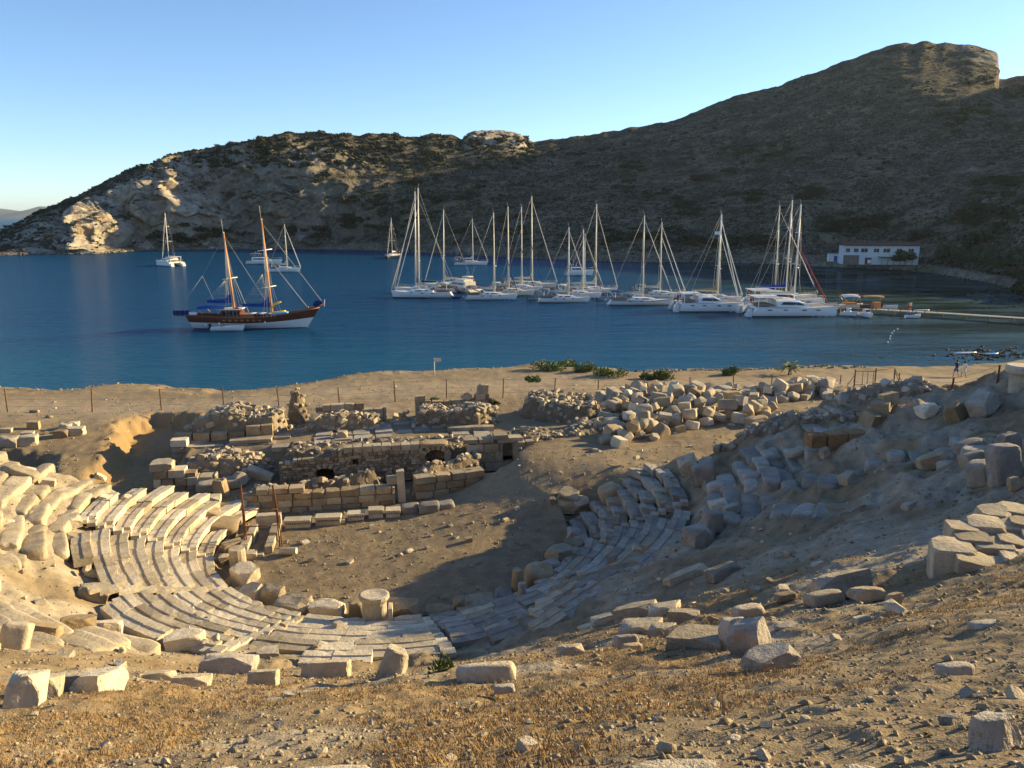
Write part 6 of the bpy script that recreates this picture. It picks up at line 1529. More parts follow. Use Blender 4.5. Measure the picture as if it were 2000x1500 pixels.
# ------------------------------------------------------------------ scrub on the far hills
def scrub():
    rnd = random.Random(3); protos = []
    for i in range(7): protos.append(cloud_mesh('scrub_bush', 'leaf_dark', 50+i, 190, 1.0, 1.0, .62, .17, blobs=4+i % 4))
    near = []; rs = np.random.RandomState(8)
    def keep(px, t):
        cl = 60 < px < 700 and t < .55
        return not cl or rnd.random() < .22
    cand = []
    # broad dark thickets seen in the photo (px, py, width, how many)
    for cx, cy, w, hgt, n in ((740,392,110,22,14),(870,392,60,18,7),(690,430,70,26,9),(600,455,90,30,10),(420,455,120,26,14),(350,462,80,18,8),(800,430,70,24,7),(830,350,50,16,5),(760,440,60,24,7),(900,450,40,18,4),(1010,440,70,40,9),(1230,462,170,20,16),(1380,470,120,16,12),(1330,410,60,30,6),(1390,345,60,20,5),(1560,380,60,20,6),(1640,440,130,26,14),(1480,470,80,16,8),(1790,460,50,18,5),(1690,435,90,16,7),(1850,235,90,40,16),(1880,160,60,20,6),(1950,180,80,40,10),(640,345,70,20,6),(560,300,90,20,5),(930,290,90,14,8),(860,310,70,20,7),(1120,300,120,18,7),(1200,330,150,30,9),(1450,300,160,40,10),(1900,420,120,50,14),(1940,350,80,60,10),(1460,390,80,30,7),(1250,380,90,20,6),(1060,400,80,20,5),(960,370,80,20,6),(1900,465,60,14,6),(1700,500,60,0,0)):
        for k in range(n): cand.append((cx + rnd.gauss(0, .32)*w, cy + rnd.gauss(0, .32)*hgt, rnd.uniform(2.6, 5.2)))
    for k in range(420): cand.append((rnd.uniform(430, 1040), rnd.uniform(262, 330), rnd.uniform(1.5, 3.6)))
    for k in range(700): cand.append((rnd.uniform(20, 2000), None, rnd.uniform(.9, 2.4)))
    stuff = MB(); cnt = 0; items = []
    for px, py, s in cand:
        if py is not None:
            p = hill_hit(px, py)
            if py < 330 and px < 1045 and p.z < 30: continue
        else:
            t = rnd.uniform(.03, .97)**.9
            if not keep(px, t): continue
            j = int((px+20)/4); k = int(t*419); p = Vector((_HX[k, j], _HY[k, j], _HZ[k, j]))
        if p.z < 1.0: continue
        items.append((p, s))
    items.sort(key=lambda q: -q[1]/q[0].y)
    for i, (p, s) in enumerate(items[:290]):
        o = put('scrub_bush', protos[i % 7], p - Vector((0, 0, s*.12)), (s*rnd.uniform(1.0, 1.7), s*1.1, s*rnd.uniform(.7, 1.0)), (0, 0, rnd.uniform(0, 6.3)))
        tag(o, 'dark evergreen scrub bush growing on the shaded far hillside', 'bush', 'scrub bushes on the far hillside')
    lo = [leaf_cloud(80+i, 60, 1, 1, .6, .30, blobs=3) for i in range(5)]
    for p, s in items[290:]:
        V, Fc = lo[rnd.randrange(5)]; a = rnd.uniform(0, 6.3); c, q = math.cos(a)*s, math.sin(a)*s
        stuff.add([(p.x+v[0]*c-v[1]*q, p.y+v[0]*q+v[1]*c, p.z+v[2]*s-.1*s) for v in V], Fc)
    for k in range(11000):                      # low garrigue cushions
        px = rnd.uniform(-10, 2010); t = rnd.uniform(.02, .995)
        if not keep(px, t): continue
        items.append((px, t))
    arr = [q for q in items if not isinstance(q[0], Vector)]
    X, Y, Z = hill_point(np.array([q[0] for q in arr]), np.array([q[1] for q in arr]))
    lo2 = [leaf_cloud(90+i, 16, 1, 1, .6, .55, blobs=2) for i in range(6)]
    dens = fbm(X*.02, Y*.02, 3., 3)
    for x, y, z, d in zip(X, Y, Z, dens):
        if d < -.3 or z < 1.2: continue
        V, Fc = lo2[rnd.randrange(6)]; s = rnd.uniform(.4, 1.15); stuff.add([(x+v[0]*s, y+v[1]*s, z+v[2]*s-.1) for v in V], Fc)
    o = stuff.build('low_scrub', M['leaf_dark']); tag(o, 'low grey green scrub covering the far hillside', 'scrub', kind='stuff')
scrub()

# ------------------------------------------------------------------ white house and its neighbours
M['whitewash'] = stone_mat('whitewash', (.70, .70, .68), (.80, .80, .78), (.84, .84, .82), .5, (.5, .46, .4), .2)
M['roof_tile'] = stone_mat('roof_tiles', (.12, .055, .040), (.165, .078, .056), (.20, .10, .075), 1.5)
M['shutter'] = flat('red_brown_shutter', (.13, .04, .03), .6, .3)
M['rubble_wall'] = stone_mat('field_stone', (.15, .125, .095), (.22, .185, .145), (.29, .25, .20), 1.2)
def house():
    a = atz(1646, 515, 2.2); b = atz(1793, 517, 2.2); b.y = a.y - 4; b = Vector(((1793-1000)/F_PX*(b.y*math.cos(TH)+16*math.sin(TH)), b.y, 2.2))
    v = b-a; L = v.length; ang = math.atan2(v.y, v.x); h = empty('white_house', (a.x, a.y, 2.0), ang, 'long two storey white house with red brown shutters at the water edge', 'house'); D = 7.0; Hh = 6.3
    mb = MB()
    # walls with real window openings on the front: built of piers and bands
    wins = [(.055, .055, 4.15, 5.35), (.165, .06, 4.15, 5.35), (.275, .09, 4.15, 5.35), (.435, .07, 4.1, 5.3), (.57, .09, 4.1, 5.3), (.735, .07, 4.1, 5.3), (.89, .07, 4.0, 5.2)]
    xs = [0.0]
    mb.box((L/2, .2, 2.05), (L, .4, 4.1)); mb.box((L/2, .2, 5.9), (L, .4, 1.1))
    e = 0
    for f, w, z0, z1 in wins + [(1.0, 0, 0, 0)]:
        s = L*(f-w/2) if w else L
        if s-e > .05: mb.box(((e+s)/2, .2, 4.72), (s-e, .4, 1.26))
        e = L*(f+w/2)
    mb.box((.2, D/2+.2, 3.2), (.4, D-.4, 6.4)); mb.box((L-.2, D/2+.2, 3.2), (.4, D-.4, 6.4)); mb.box((L/2, D, 3.2), (L, .4, 6.4)); mb.build('wall', M['whitewash'], h)
    for f, w, z0, z1 in wins:
        x = L*f; W_ = L*w; wd = MB()
        for q in (-W_/2+.05, 0, W_/2-.05): wd.box((x+q, .12, 4.72), (.09, .1, 1.2))
        wd.box((x, .12, 4.15), (W_, .1, .09)).box((x, .12, 5.3), (W_, .1, .09)); o = wd.build('window', M['whitewash'], h)
        MB().box((x, .2, 4.72), (W_, .03, 1.2)).build('pane', M['glass'], o)
        for q in (-1, 1): MB().box((x+q*W_*.27, -.04, 4.72), (W_*.42, .06, 1.22)).build('shutter', M['shutter'], o)
    r = MB(); r.add([(-.4, -.6, 6.25), (L+.4, -.6, 6.25), (L+.4, D+.5, 6.3), (-.4, D+.5, 6.3), (-.2, D/2, 7.5), (L+.2, D/2, 7.5), (-.4, -.6, 6.42), (L+.4, -.6, 6.42), (L+.4, D+.5, 6.45), (-.4, D+.5, 6.45)], [(0, 1, 7, 6), (6, 7, 5, 4), (8, 9, 4, 5), (7, 8, 5), (9, 6, 4), (0, 3, 2, 1), (1, 2, 8, 7), (2, 3, 9, 8), (3, 0, 6, 9)]); r.build('roof', M['roof_tile'], h)
    MB().box((L*.105, -.12, 1.55), (L*.21, .3, 3.1)).build('stone_base', M['rubble_wall'], h)
    d = MB().box((L*.335, -.02, 1.2), (L*.085, .1, 2.2)).build('door', M['shutter'], h); MB().box((L*.35, -.09, 1.0), (L*.045, .08, 1.2)).build('window', M['whitewash'], d)
    dk = MB().box((L*.105, -.3, 1.1), (.9, .1, 2.0)).build('door', M['rubble_wall'], h)
    # pergola
    p = empty('pergola', h.location + Matrix.Rotation(ang, 3, 'Z') @ Vector((L*.47, -4.2, .1)), ang, 'timber pergola in front of the white house', 'pergola'); m = MB()
    for k in range(7):
        m.tube([(k*1.9, 0, 0), (k*1.9, 0, 2.4)], .07, 5)
    m.build('post', M['bark'], p); MB().box((5.7, 0, 2.45), (12, .15, .15)).box((5.7, 2.0, 2.5), (12, 4.2, .10)).build('roof', M['bark'], p)
    tree(p.location + Vector((7.6, .3, 0)), 4.6, 8.5, 'broad green tree over the pergola before the white house', seed=41, n=1500, leaf=.36)
    # small hut, ruined walls and terrace
    c = hill_hit(1624, 515); c.z = 2.0; hu = empty('white_hut', c, ang, 'tiny white hut with two doors left of the white house', 'hut'); k = c.y/F_PX
    MB().box((0, 1.2, 1.3), (24*k, 2.4, 2.9)).build('wall', M['whitewash'], hu); MB().box((0, 1.2, 2.82), (26*k, 2.8, .2)).build('roof', M['rubble_wall'], hu)
    MB().box((1.0*k, -.03, .9), (6*k, .08, 1.9)).build('door', M['stripe'], hu); MB().box((7.5*k, -.03, .8), (3.5*k, .08, 1.7)).build('door', M['stripe'], hu)
    for cx, cy, w_, h_, lab in ((1583, 515, 66, 3.2, 'low field stone wall left of the tiny white hut'), (1690, 523, 90, 1.4, 'stone quay wall under the white house'), (1775, 525, 80, 1.5, 'stone quay wall under the pergola')):
        c = hill_hit(cx, cy); w = empty('stone_wall', (c.x, c.y, max(c.z-.4, .0)), ang, lab, 'stone wall', 'walls by the far shore'); rr = random.Random(int(cx)); k = c.y/F_PX; n = int(w_*k/.9)
        for i in range(n):
            for j in range(int(h_/.7)): put('stone', rr.choice(mset(CUTW, 'rubble_wall')), ((i-n/2+.5*(j % 2))*.9, rr.uniform(-.08, .08), j*.7), (.95*rr.uniform(.8, 1.1), .8, .74), (0, 0, rr.gauss(0, .06)), w)
    for cx, cy, w_, h_, lab, mt in ((1395, 465, 12, 1.9, 'small pale notice board on the far hillside above the moored yachts', 'whitewash'), (1605, 473, 22, 2.0, 'small grey shed on the slope left of the white house', 'rubble_wall'), (1895, 474, 22, 1.8, 'small pale shed on the slope right of the white house', 'rubble_wall')):
        c = hill_hit(cx, cy); k = c.y/F_PX; nm = 'notice_board' if 'board' in lab else 'shed'; s_ = empty(nm, c, 0, lab, nm.replace('_', ' '))
        if nm == 'shed': MB().box((0, 1, h_/2), (w_*k, 2.2, h_+.8)).build('wall', M[mt], s_); MB().box((0, 1, h_+.45), (w_*k+.4, 2.6, .12)).build('roof', M['rubble_wall'], s_)
        else: MB().box((0, 0, 1.9), (w_*k, .1, 1.3)).build('board', M[mt], s_); MB().tube([(-.8, .1, -.5), (-.8, .1, 1.8)], .06, 5).tube([(.8, .1, -.5), (.8, .1, 1.8)], .06, 5).build('post', M['bark'], s_)
house()
rnd = random.Random(71)
for k, (cx, cy, hh, w) in enumerate(((1832,515,5.2,6.5),(1862,520,5.8,7),(1893,524,5.4,7),(1920,530,6.2,7),(1950,536,6.0,7),(1985,545,6.5,8),(1843,503,5,6),(1910,512,5,7),(1965,522,5.5,7),(2005,560,6.5,8),(2000,585,5,6),(2030,600,6,8),(1878,505,4.6,6))):
    p = hill_hit(cx, cy); lab = ('rounded olive tree in the grove behind the shingle beach at the far right', 'dark bushy tree in the grove at the right edge by the shore')[k >= 9]
    tree(p, hh, w, lab, 'leaf_olive' if k < 9 else 'leaf_dark', 100+k, 1300, 'trees of the shore grove' if k < 9 else 'dark trees at the right edge', rnd.choice((1, 2)), leaf=.40)
# shoreline rocks in the water at the right and along the far shore
mb = MB(); rr = random.Random(5)
_bd = [(np.array([v.co[:] for v in m.vertices]), [tuple(f.vertices) for f in m.polygons]) for m in BOU]
def add_rock(mb, p, s, squash=.6):
    bv, bf = rr.choice(_bd); a = rr.uniform(0, 6.3); c, q = math.cos(a), math.sin(a); sx, sy = s*rr.uniform(.8, 1.5), s*rr.uniform(.7, 1.1)
    W_ = np.stack([p[0]+bv[:, 0]*c*sx-bv[:, 1]*q*sy, p[1]+bv[:, 0]*q*sx+bv[:, 1]*c*sy, p[2]+(bv[:, 2]-.3)*s*squash], 1); mb.add(W_.tolist(), bf)
for k in range(120):
    p = atz(rr.gauss(1930, 45), 692 + rr.gauss(0, 6), 0); add_rock(mb, p, rr.uniform(.25, .7))
for k in range(46): add_rock(mb, atz(rr.uniform(1650, 1850), 700+rr.gauss(0, 8), -.08), rr.uniform(.15, .4))
for k in range(40): add_rock(mb, atz(rr.uniform(1890, 1990), 585+rr.gauss(0, 8), 0), rr.uniform(.3, .9))
M['wet_rock'] = stone_mat('wet_rock', (.05, .045, .035), (.08, .07, .055), (.13, .115, .09))
o = mb.build('shallow_rocks', M['wet_rock']); tag(o, 'low dark rocks breaking the water in the shallow corner of the bay', 'rocks', kind='stuff')
mb = MB()
_sp = np.array([rr.uniform(0, 1990) for k in range(1500)]); _sx, _sy, _sz = hill_point(_sp, np.array([abs(rr.gauss(0, .012)) for k in range(1500)]))
for k in range(1500):
    px = _sp[k]; add_rock(mb, (_sx[k], _sy[k], max(_sz[k], 0)), rr.uniform(.5, 1.7) if px < 1550 else rr.uniform(.3, .8), .7)
o = mb.build('shore_boulders', M['rubble_wall']); tag(o, 'pale boulders along the foot of the far shore', 'boulders', kind='stuff')

# ------------------------------------------------------------------ fence, gate, signs on the near shore
M['rusty_post'] = flat('rusted_post', (.13, .07, .045), .9, .1)
FP = [(-60,812,760),(15,806,758),(180,805,758),(315,800,757),(437,797,754),(545,793,753),(663,788,755),(772,785,744),(872,777,738),(982,776,738),(1083,769,738),(1168,767,741),(1258,766,737),(1348,764,735),(1432,761,732),(1507,760,733),(1577,757,735),(1640,757,733)]
FP2 = [(1755,757,728),(1860,752,728),(1948,748,714),(2040,748,714)]
def fence(P_, label, name='wire_fence'):
    f = None; tops = []
    for i, (px, by, ty) in enumerate(P_):
        p = hit1(px, by)
        if f is None: f = empty(name, p, 0, label, 'fence'); g0 = p
        h = (by-ty)*p.y/F_PX*1.02; q = p-g0; lx, ly = .05*math.sin(i*7.1)*h, .05*math.cos(i*3.3)*h
        MB().tube([(q.x, q.y, q.z-.15), (q.x+lx, q.y+ly, q.z+h)], .045, 6).build('post', M['rusty_post'], f); tops.append((q, h, lx, ly))
    w = MB()
    for a, b in zip(tops[:-1], tops[1:]):
        for fr in (.25, .55, .95):
            A = a[0]+Vector((a[2]*fr, a[3]*fr, a[1]*fr)); B = b[0]+Vector((b[2]*fr, b[3]*fr, b[1]*fr)); w.tube([A, (A+B)/2-Vector((0, 0, .05)), B], .007, 3)
    w.build('wire', M['rusty_post'], f)
fence(FP, 'long wire fence on thin rusty posts between the ruins and the shore')
fence(FP2, 'short run of wire fence right of the gate')
g0 = hit1(1668, 756); gt = empty('pipe_gate', g0, 0, 'open gate frame of thin pipes with braces beside the track', 'gate'); 
a, b, c = hit1(1668, 756), hit1(1708, 756), hit1(1745, 754); k = a.y/F_PX
for nm, segs in (('post', [(a, 34)]), ('post', [(b, 36)]), ('post', [(c, 36)])):
    for p, h in segs: q = p-g0; MB().tube([(q.x, q.y, q.z-.2), (q.x, q.y, q.z+h*k)], .06, 7).build('post', M['rusty_post'], gt)
fr = MB(); ab = (b-a); z1 = 31*k
for u in (.38, .62, .9): p = ab*u; fr.tube([(p.x, p.y, .15), (p.x, p.y, z1)], .028, 5)
fr.tube([(0, 0, z1), (ab.x, ab.y, z1)], .03, 5).tube([(0, 0, .15), (ab.x, ab.y, .15)], .03, 5); q = c-g0; fr.tube([(ab.x, ab.y, z1+.1), (q.x, q.y, z1+.1)], .02, 5); fr.build('leaf_frame', M['rusty_post'], gt)
br = MB().tube([(0, 0, z1*.8), (-20*k, -.3, -.1)], .03, 5).tube([(q.x, q.y, z1), (q.x+20*k, q.y-.2, -.1)], .03, 5).tube([(q.x, q.y, z1*.9), (q.x+10*k, q.y-.3, 0)], .03, 5); br.build('brace', M['rusty_post'], gt)
p = hit1(1728, 768); sb = empty('gate_sign', p, -.1, 'plain white board on two thin posts in front of the gate', 'sign board'); k = p.y/F_PX
MB().tube([(-10*k, 0, -.2), (-10*k, 0, 26*k)], .04, 5).build('post', M['rusty_post'], sb); MB().tube([(10.5*k, 0, -.2), (10.5*k, 0, 19*k)], .04, 5).build('post', M['rusty_post'], sb)
MB().add([(-10*k, -.06, 6*k), (10*k, -.06, 3*k), (10*k, -.06, 18*k), (-9*k, -.06, 25*k), (-10*k, -.03, 6*k), (10*k, -.03, 3*k), (10*k, -.03, 18*k), (-9*k, -.03, 25*k)], [(0, 1, 2, 3), (7, 6, 5, 4), (0, 4, 5, 1), (1, 5, 6, 2), (2, 6, 7, 3), (3, 7, 4, 0)]).build('board', M['gel'], sb)
p = hit1(850, 735); sg = empty('shore_sign', p, .1, 'pale sign board on a post at the edge of the shore against the water', 'sign'); k = p.y/F_PX
MB().tube([(-1.5*k, 0, -.2), (-1.5*k, 0, 37*k)], .05, 6).build('post', M['canvas'], sg); MB().box((5*k, -.04, 33*k), (15*k, .06, 7*k)).build('board', M['canvas'], sg)

mb = MB()
_rx, _ry, _rz = hill_point(np.array([rr.uniform(380, 2000) for k in range(2600)]), np.array([rr.uniform(.05, .99) for k in range(2600)]))
for k in range(2600):
    if k < 900: p = hill_hit(rr.uniform(1050, 1340), rr.choice((403, 414, 424, 437, 447)) + rr.gauss(0, 2.2))
    else: p = Vector((_rx[k], _ry[k], _rz[k]))
    if p.z > 1: add_rock(mb, p, rr.uniform(.4, 1.2) if k >= 900 else rr.uniform(.4, .95), .6)
o = mb.build('hillside_rocks', M['rubble_wall']); tag(o, 'pale rocks and tumbled terrace walls scattered over the far hillside', 'rocks', kind='stuff')

# ------------------------------------------------------------------ shrubs and the little palm on the near shore
SH = 'green shrubs along the near shore'
for i, (cx, by, w, h, lab) in enumerate(((1075,722,54,18,'wide low green shrub on the shore bank, leftmost of the shore shrubs'),(1105,716,34,13,'low green shrub trailing along the top of the bank'),(1145,725,46,18,'rounded green shrub on the slope of the bank'),(1193,735,46,20,'bushy green shrub at the foot of the bank by the water'),(1262,740,22,12,'small green shrub beside shore rubble'),(1296,741,30,18,'darker green shrub before the rubble line'),(1425,733,24,16,'small spiky shrub before the rubble line'))):
    p = hit1(cx, by); k = p.y/F_PX; o = meshobj('shrub', cloud_mesh('shrub', 'leaf_green', 300+i, 1100, w*k*.75, w*k*.6, h*k*1.15, .11, blobs=7, spiky=True)); o.location = p - Vector((0, 0, .1)); tag(o, lab, 'shrub', SH)
for i, (cx, by, w, h, lab, mt) in enumerate(((860,1328,60,30,'fresh green cushion bush alone on the brown near slope','leaf_green'),(1545,815,34,16,'bright green weed tuft at the end of the heap of blocks','leaf_green'),(218,1236,26,16,'dark green weed by a white block at the left','leaf_olive'),(375,1268,16,8,'small green weed in front of the jagged pale block','leaf_olive'),(1808,1455,24,10,'tiny bright green weed at the lower right','leaf_green'),(1035,772,50,10,'dark green creeper on top of the earth mound','leaf_green'),(845,783,26,9,'small green plant behind the right pier','leaf_green'),(960,790,46,12,'dark weeds at the right foot of the right pier','leaf_olive'))):
    p = hit1(cx, by); k = (p.y*math.cos(TH)-(p.z-EYE)*math.sin(TH))/F_PX
    if cx == 1035: p.z += 1.2
    o = meshobj('weed', cloud_mesh('weed', mt, 330+i, 420, w*k*.5, w*k*.4, h*k*.9, w*k*.055, blobs=6, spiky=True)); o.location = p; tag(o, lab, 'bush' if cx == 865 else 'weed', 'green weeds among the ruins' if cx != 865 else None)
p = hit1(1542, 733); pl = empty('young_palm', p, 0, 'young pale green palm on the shore against the water', 'palm'); k = p.y/F_PX
MB().tube([(0, 0, -.1), (.05, 0, .75)], [.2, .14], 8).build('trunk', M['bark'], pl); m = MB(); rnd = random.Random(6)
for i in range(46):
    a = rnd.uniform(0, 6.28); el = rnd.uniform(.1, 1.3); Lf = rnd.uniform(1.1, 1.6); pts = []
    for j in range(5):
        t = j/4; r = Lf*t*math.cos(el*(1-.35*t)); z = .72 + Lf*t*math.sin(el) - .45*t*t*Lf; pts.append((r*math.cos(a), r*math.sin(a), z))
    wv = (-math.sin(a), math.cos(a)); V = []
    for j, q in enumerate(pts): w = .10*math.sin(math.pi*min(.15+j/4, 1))+.01; V += [(q[0]+wv[0]*w, q[1]+wv[1]*w, q[2]-.05), (q[0], q[1], q[2]), (q[0]-wv[0]*w, q[1]-wv[1]*w, q[2]-.05)]
    m.add(V, [(3*j+s, 3*j+3+s, 3*j+4+s, 3*j+1+s) for j in range(4) for s in (0, 1)])
m.build('frond', M['leaf_palm'], pl)
# shore rubble line
mb = MB()
for k in range(420):
    px = rr.choice((rr.uniform(1225, 1480), rr.uniform(1225, 1480), rr.uniform(1480, 1720), rr.uniform(0, 1000))); x = atz(px, 725, 2).x; y = float(shore_y(np.array([x]))[0]) - abs(rr.gauss(.6, .8)); add_rock(mb, (x, y, gz(x, y)), rr.uniform(.12, .42) if px > 1200 else rr.uniform(.08, .28), .8)
o = mb.build('shore_rubble', M['rubble']); tag(o, 'line of loose rubble along the edge of the near shore', 'rubble', kind='stuff')
# ------------------------------------------------------------------ people
M['skin'] = flat('tanned_skin', (.42, .24, .15), .6, .3); M['hair'] = flat('dark_hair', (.025, .018, .012), .7, .3)
def person(p, h, yaw, label, top, bottom, stride=.0, arm=.0, skirt=False, group=None, hat=None, bare=False):
    s = h/1.75; t = empty('person', p, yaw, label, 'person', group)
    def sk(v): return Vector(v)*s
    J = {'pel': (0, 0, .95), 'spi': (0, 0, 1.15), 'che': (0, 0, 1.35), 'nek': (0, .0, 1.48), 'hd1': (0, .02, 1.56), 'hd2': (0, .03, 1.70)}
    E = [('pel', 'spi'), ('spi', 'che'), ('che', 'nek'), ('nek', 'hd1'), ('hd1', 'hd2')]
    Rr = {'pel': .15, 'spi': .125, 'che': .15, 'nek': .06, 'hd1': .09, 'hd2': .085}
    for sd, nm in ((-1, 'l'), (1, 'r')):
        f = stride*sd
        J.update({nm+'hip': (.10*sd, 0, .88), nm+'kne': (.11*sd, .10+f*.22 if f > 0 else .03+f*.10, .48), nm+'ank': (.11*sd, f*.42-.02, .09), nm+'toe': (.12*sd, f*.42+.15, .035),
                  nm+'sho': (.19*sd, 0, 1.40), nm+'elb': (.26*sd, -.04-f*.2+arm*.12*(sd > 0), 1.12+arm*.10*(sd > 0)), nm+'wri': (.25*sd, .06-f*.35+arm*.25*(sd > 0), .90+arm*.55*(sd > 0)), nm+'han': (.24*sd, .10-f*.4+arm*.25*(sd > 0), .80+arm*.68*(sd > 0))})
        E += [('pel', nm+'hip'), (nm+'hip', nm+'kne'), (nm+'kne', nm+'ank'), (nm+'ank', nm+'toe'), ('che', nm+'sho'), (nm+'sho', nm+'elb'), (nm+'elb', nm+'wri'), (nm+'wri', nm+'han')]
        Rr.update({nm+'hip': .095, nm+'kne': .06, nm+'ank': .042, nm+'toe': .035, nm+'sho': .06, nm+'elb': .042, nm+'wri': .03, nm+'han': .032})
    ks = list(J); me = bpy.data.meshes.new('body'); me.from_pydata([sk(J[k]) for k in ks], [(ks.index(a), ks.index(b)) for a, b in E], []); o = bpy.data.objects.new('body', me); link(o)
    md = o.modifiers.new('skin', 'SKIN'); o.modifiers.new('sub', 'SUBSURF').levels = 1; md.use_smooth_shade = True
    for i, k in enumerate(ks): me.skin_vertices[0].data[i].radius = (Rr[k]*s, Rr[k]*s*(.72 if k in ('pel', 'spi', 'che') else 1)); me.skin_vertices[0].data[i].use_root = (k == 'pel')
    dg = bpy.context.evaluated_depsgraph_get(); m2 = bpy.data.meshes.new_from_object(o.evaluated_get(dg)); bpy.data.objects.remove(o); m2.materials.clear(); m2.materials.append(M['skin']); meshobj('body', m2, t)
    def ring(c, rx, ry, n=12): return [(c[0]*s+rx*s*math.cos(2*math.pi*k/n), c[1]*s+ry*s*math.sin(2*math.pi*k/n), c[2]*s) for k in range(n)]
    mb = MB(); mb.loft([ring((0, .01, 1.56), .098, .105), ring((0, .0, 1.66), .112, .118), ring((0, .0, 1.75), .10, .105), ring((0, .0, 1.80), .04, .05)], smooth_=True); mb.build('hair', M[hat or 'hair'], t)
    if not bare:
        mb = MB(); mb.loft([ring((0, 0, .90), .185, .14), ring((0, 0, 1.05), .165, .125), ring((0, 0, 1.25), .185, .135), ring((0, 0, 1.40), .20, .125), ring((0, 0, 1.48), .10, .09)], smooth_=True)
        for sd in (-1, 1): mb.tube([sk((.17*sd, 0, 1.41)), sk((.225*sd, -.02, 1.25))], [.075*s, .075*s], 8)
        mb.build('shirt', M[top], t)
    mb = MB()
    if skirt: mb.loft([ring((0, 0, .98), .165, .13), ring((0, .0, .78), .21, .18), ring((0, .02, .55), .24, .24)], smooth_=True)
    else:
        mb.loft([ring((0, 0, 1.0), .165, .128), ring((0, 0, .86), .19, .15), ring((0, 0, .80), .17, .13)], smooth_=True)
        for sd, nm in ((-1, 'l'), (1, 'r')): mb.tube([sk(J[nm+'hip']), sk(Vector(J[nm+'hip'])*.25+Vector(J[nm+'kne'])*.75)], [.115*s, .10*s], 9)
    mb.build('skirt' if skirt else 'shorts', M[bottom], t); return t
PG = 'people on the shore track'
def onz(px, by): return hit1(px, by)
person(onz(1867, 736), 1.74, 1.9, 'person in a dark top and blue shorts walking on the shore track', 'navy', 'stripe', .55, .0, False, PG)
person(onz(1882, 737), 1.70, 1.9, 'person in a white top walking on the shore track right of the blue shorts', 'white_cloth', 'white_cloth', .6, .5, False, PG, 'hair')
for px, lab, bt, yaw, fr in ((1774, 'bare chested person in red shorts standing on the jetty', 'red', 2.6, -.35), (1781, 'bare chested person in dark shorts standing on the jetty, right of the red shorts', 'navy', .6, .3)):
    y = ja.y + (jc.y-ja.y)*((px-1688)/(2470-1688)); q = jb*(1) if False else None
    u = (px-1688)/(1830-1688); pp = ja + (jb-ja)*u; pp.z += .072; pp.y += fr
    person(pp, 1.76, yaw, lab, 'skin', bt, 0, .6 if fr > 0 else 0, False, 'people on the jetty', None, True)
# ------------------------------------------------------------------ dry grass, pebbles and loose stones on the near ground
def np_mesh(name, V, F, mat):
    me = bpy.data.meshes.new(name); V = np.asarray(V, np.float32); F = np.asarray(F, np.int32)
    me.vertices.add(len(V)); me.vertices.foreach_set('co', V.ravel()); me.loops.add(F.size); me.loops.foreach_set('vertex_index', F.ravel())
    k = F.shape[1]; me.polygons.add(len(F)); me.polygons.foreach_set('loop_start', np.arange(0, F.size, k, dtype=np.int32)); me.polygons.foreach_set('loop_total', np.full(len(F), k, dtype=np.int32)); me.update(); me.materials.append(mat); return me
def straw():
    t = NT('dry_straw'); n = t.noise(.7, 3, .6); n2 = t.noise(25, 2, .6)
    c = t.ramp(n, [(.35, (.20, .135, .07)), (.52, (.34, .21, .085)), (.7, (.40, .29, .15))]); c = t.mix(t.rng(n2, .4, .7, 0, .6), c, (.20, .15, .09)); return t.done(c, .9, None, .1)
M['straw'] = straw()
def scatter(n, y0, y1, power, seed, xw=.68):
    rs = np.random.RandomState(seed); y = y0 + (y1-y0)*rs.rand(n)**power; x = (rs.rand(n)*2-1)*(xw*y+1.2); return x, y, rs
def grass():
    V = []; F = []; 
    for n, y0, y1, pw_, sz, seed, thr in ((52000, 1.5, 20, 1.2, .026, 1, -.02), (9000, 1.5, 20, 1.2, .045, 2, .24), (2500, 14, 30, 1, .08, 3, .3)):
        x, y, rs = scatter(n, y0, y1, pw_, seed); d = fbm(x*.5, y*.7, 21., 4) + .12 + .25*rs.randn(n)*.5
        Rr = np.hypot(x-CX, y-CY); k = (d > thr) & (Rr > 13.2) & ((y < 19) | (x > 2)) & ~((x < -7) & (y > 12) & (rs.rand(n) < .8)); x = x[k]; y = y[k]; z = hz(x, y); m = len(x)
        for b in range(5):
            a = rs.rand(m)*6.283; h = sz*(.5+rs.rand(m)*1.1); ln = h*(.3+1.0*rs.rand(m)); w = sz*.06 + .002
            bx = x + rs.randn(m)*sz*.45; by = y + rs.randn(m)*sz*.45; q = sum(len(v) for v in V)
            V.append(np.stack([bx - w*np.sin(a), by + w*np.cos(a), z-.01], 1)); V.append(np.stack([bx + w*np.sin(a), by - w*np.cos(a), z-.01], 1)); V.append(np.stack([bx + ln*np.cos(a), by + ln*np.sin(a), z+h], 1))
            i = np.arange(m); F.append(np.stack([q+i, q+m+i, q+2*m+i], 1))
    o = meshobj('dry_grass', np_mesh('dry_grass', np.concatenate(V), np.concatenate(F), M['straw'])); tag(o, 'short dry orange grass covering the near slope in patches', 'dry grass', kind='stuff')
grass()
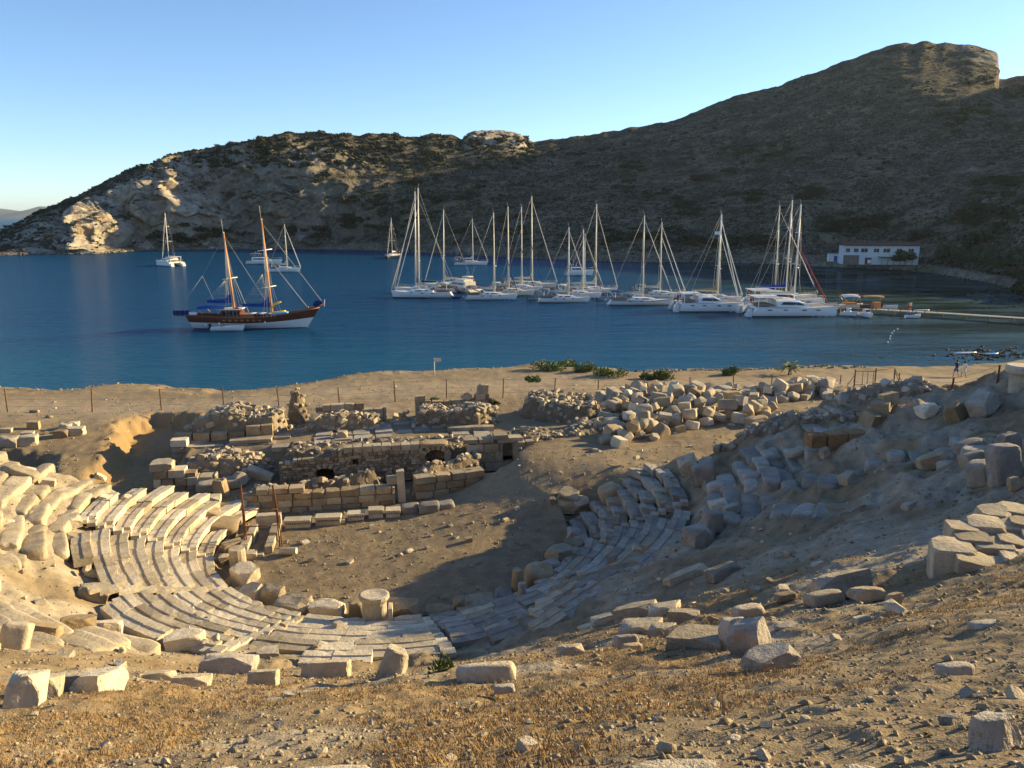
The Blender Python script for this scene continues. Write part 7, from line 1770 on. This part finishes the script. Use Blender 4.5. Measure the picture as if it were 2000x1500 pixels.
def pebbles():
    oc = np.array([(1,0,0),(-1,0,0),(0,1,0),(0,-1,0),(0,0,1),(0,0,-.6)], float); of = np.array([(0,2,4),(2,1,4),(1,3,4),(3,0,4),(2,0,5),(1,2,5),(3,1,5),(0,3,5)])
    V = []; F = []; q = 0
    for n, y0, y1, pw_, s0, s1, seed in ((16000, 1.4, 18, 1.35, .008, .03, 11), (9000, 10, 45, .9, .02, .07, 12), (5000, 28, 75, .9, .03, .09, 13), (700, 4, 30, 1.2, .025, .06, 14)):
        x, y, rs = scatter(n, y0, y1, pw_, seed); z = hz(x, y); s = s0 + (s1-s0)*rs.rand(n)**2.5
        a = rs.rand(n)*6.283; sc = s[:, None]*(.6+.8*rs.rand(n, 3)); sc[:, 2] *= .7
        P = oc[None]*sc[:, None, :]*(.75+.5*rs.rand(n, 6, 1)); X = P[..., 0]*np.cos(a)[:, None]-P[..., 1]*np.sin(a)[:, None]; Y = P[..., 0]*np.sin(a)[:, None]+P[..., 1]*np.cos(a)[:, None]
        V.append(np.stack([x[:, None]+X, y[:, None]+Y, z[:, None]+P[..., 2]+s[:, None]*.2], 2).reshape(-1, 3)); F.append((q + np.arange(n)[:, None, None]*6 + of[None]).reshape(-1, 3)); q += n*6
    o = meshobj('pebbles', np_mesh('pebbles', np.concatenate(V), np.concatenate(F), M['rubble'])); tag(o, 'loose pebbles and gravel strewn over the ground', 'pebbles', kind='stuff')
pebbles()
def loose_stones():
    rnd = random.Random(31); grp = {'near': ('small loose stone scattered on the brown near slope', 'loose stones on the near slope'), 'bowl': ('fist sized stone chip lying on the worn seats and slopes of the theatre', 'stone chips on the theatre slopes'), 'flat': ('small stone lying on the open ground around the orchestra and track', 'stones on the open ground')}
    for kind, n, s0, s1 in (('near', 70, .03, .10), ('bowl', 150, .10, .30), ('flat', 120, .12, .32)):
        k = 0
        while k < n:
            if kind == 'near': px, py = rnd.uniform(20, 1990), 1280 + 220*rnd.random()**.8
            elif kind == 'bowl': px, py = rnd.choice(((rnd.uniform(0, 700), rnd.uniform(940, 1330)), (rnd.uniform(1000, 1750), rnd.uniform(860, 1260))))
            else: px, py = rnd.uniform(0, 1900), rnd.uniform(745, 1100)
            p = Vector(hit(px, py)[0]); Rr = math.hypot(p.x-CX, p.y-CY)
            if kind == 'flat' and (Rr > 8.3 and p.y < 40): continue
            if kind == 'bowl' and Rr < 8.3: continue
            if kind == 'bowl' and 8.3 < Rr < 13.4 and sdist_line(p.x, p.y, LA, LB) > -.3: p.z += .34
            s = s0 + (s1-s0)*rnd.random()**2
            o = put('loose_stone', rnd.choice(mset(rnd.choice((BOU, CUTW)), rnd.choice(('stone', 'rubble', 'stone_pale', 'stone_grey')))), p - Vector((0, 0, s*.15)), (s*rnd.uniform(.9, 1.6), s, s*rnd.uniform(.5, .8)), (rnd.gauss(0, .2), rnd.gauss(0, .2), rnd.uniform(0, 6.3)))
            tag(o, grp[kind][0], 'stone', grp[kind][1]); k += 1
loose_stones()
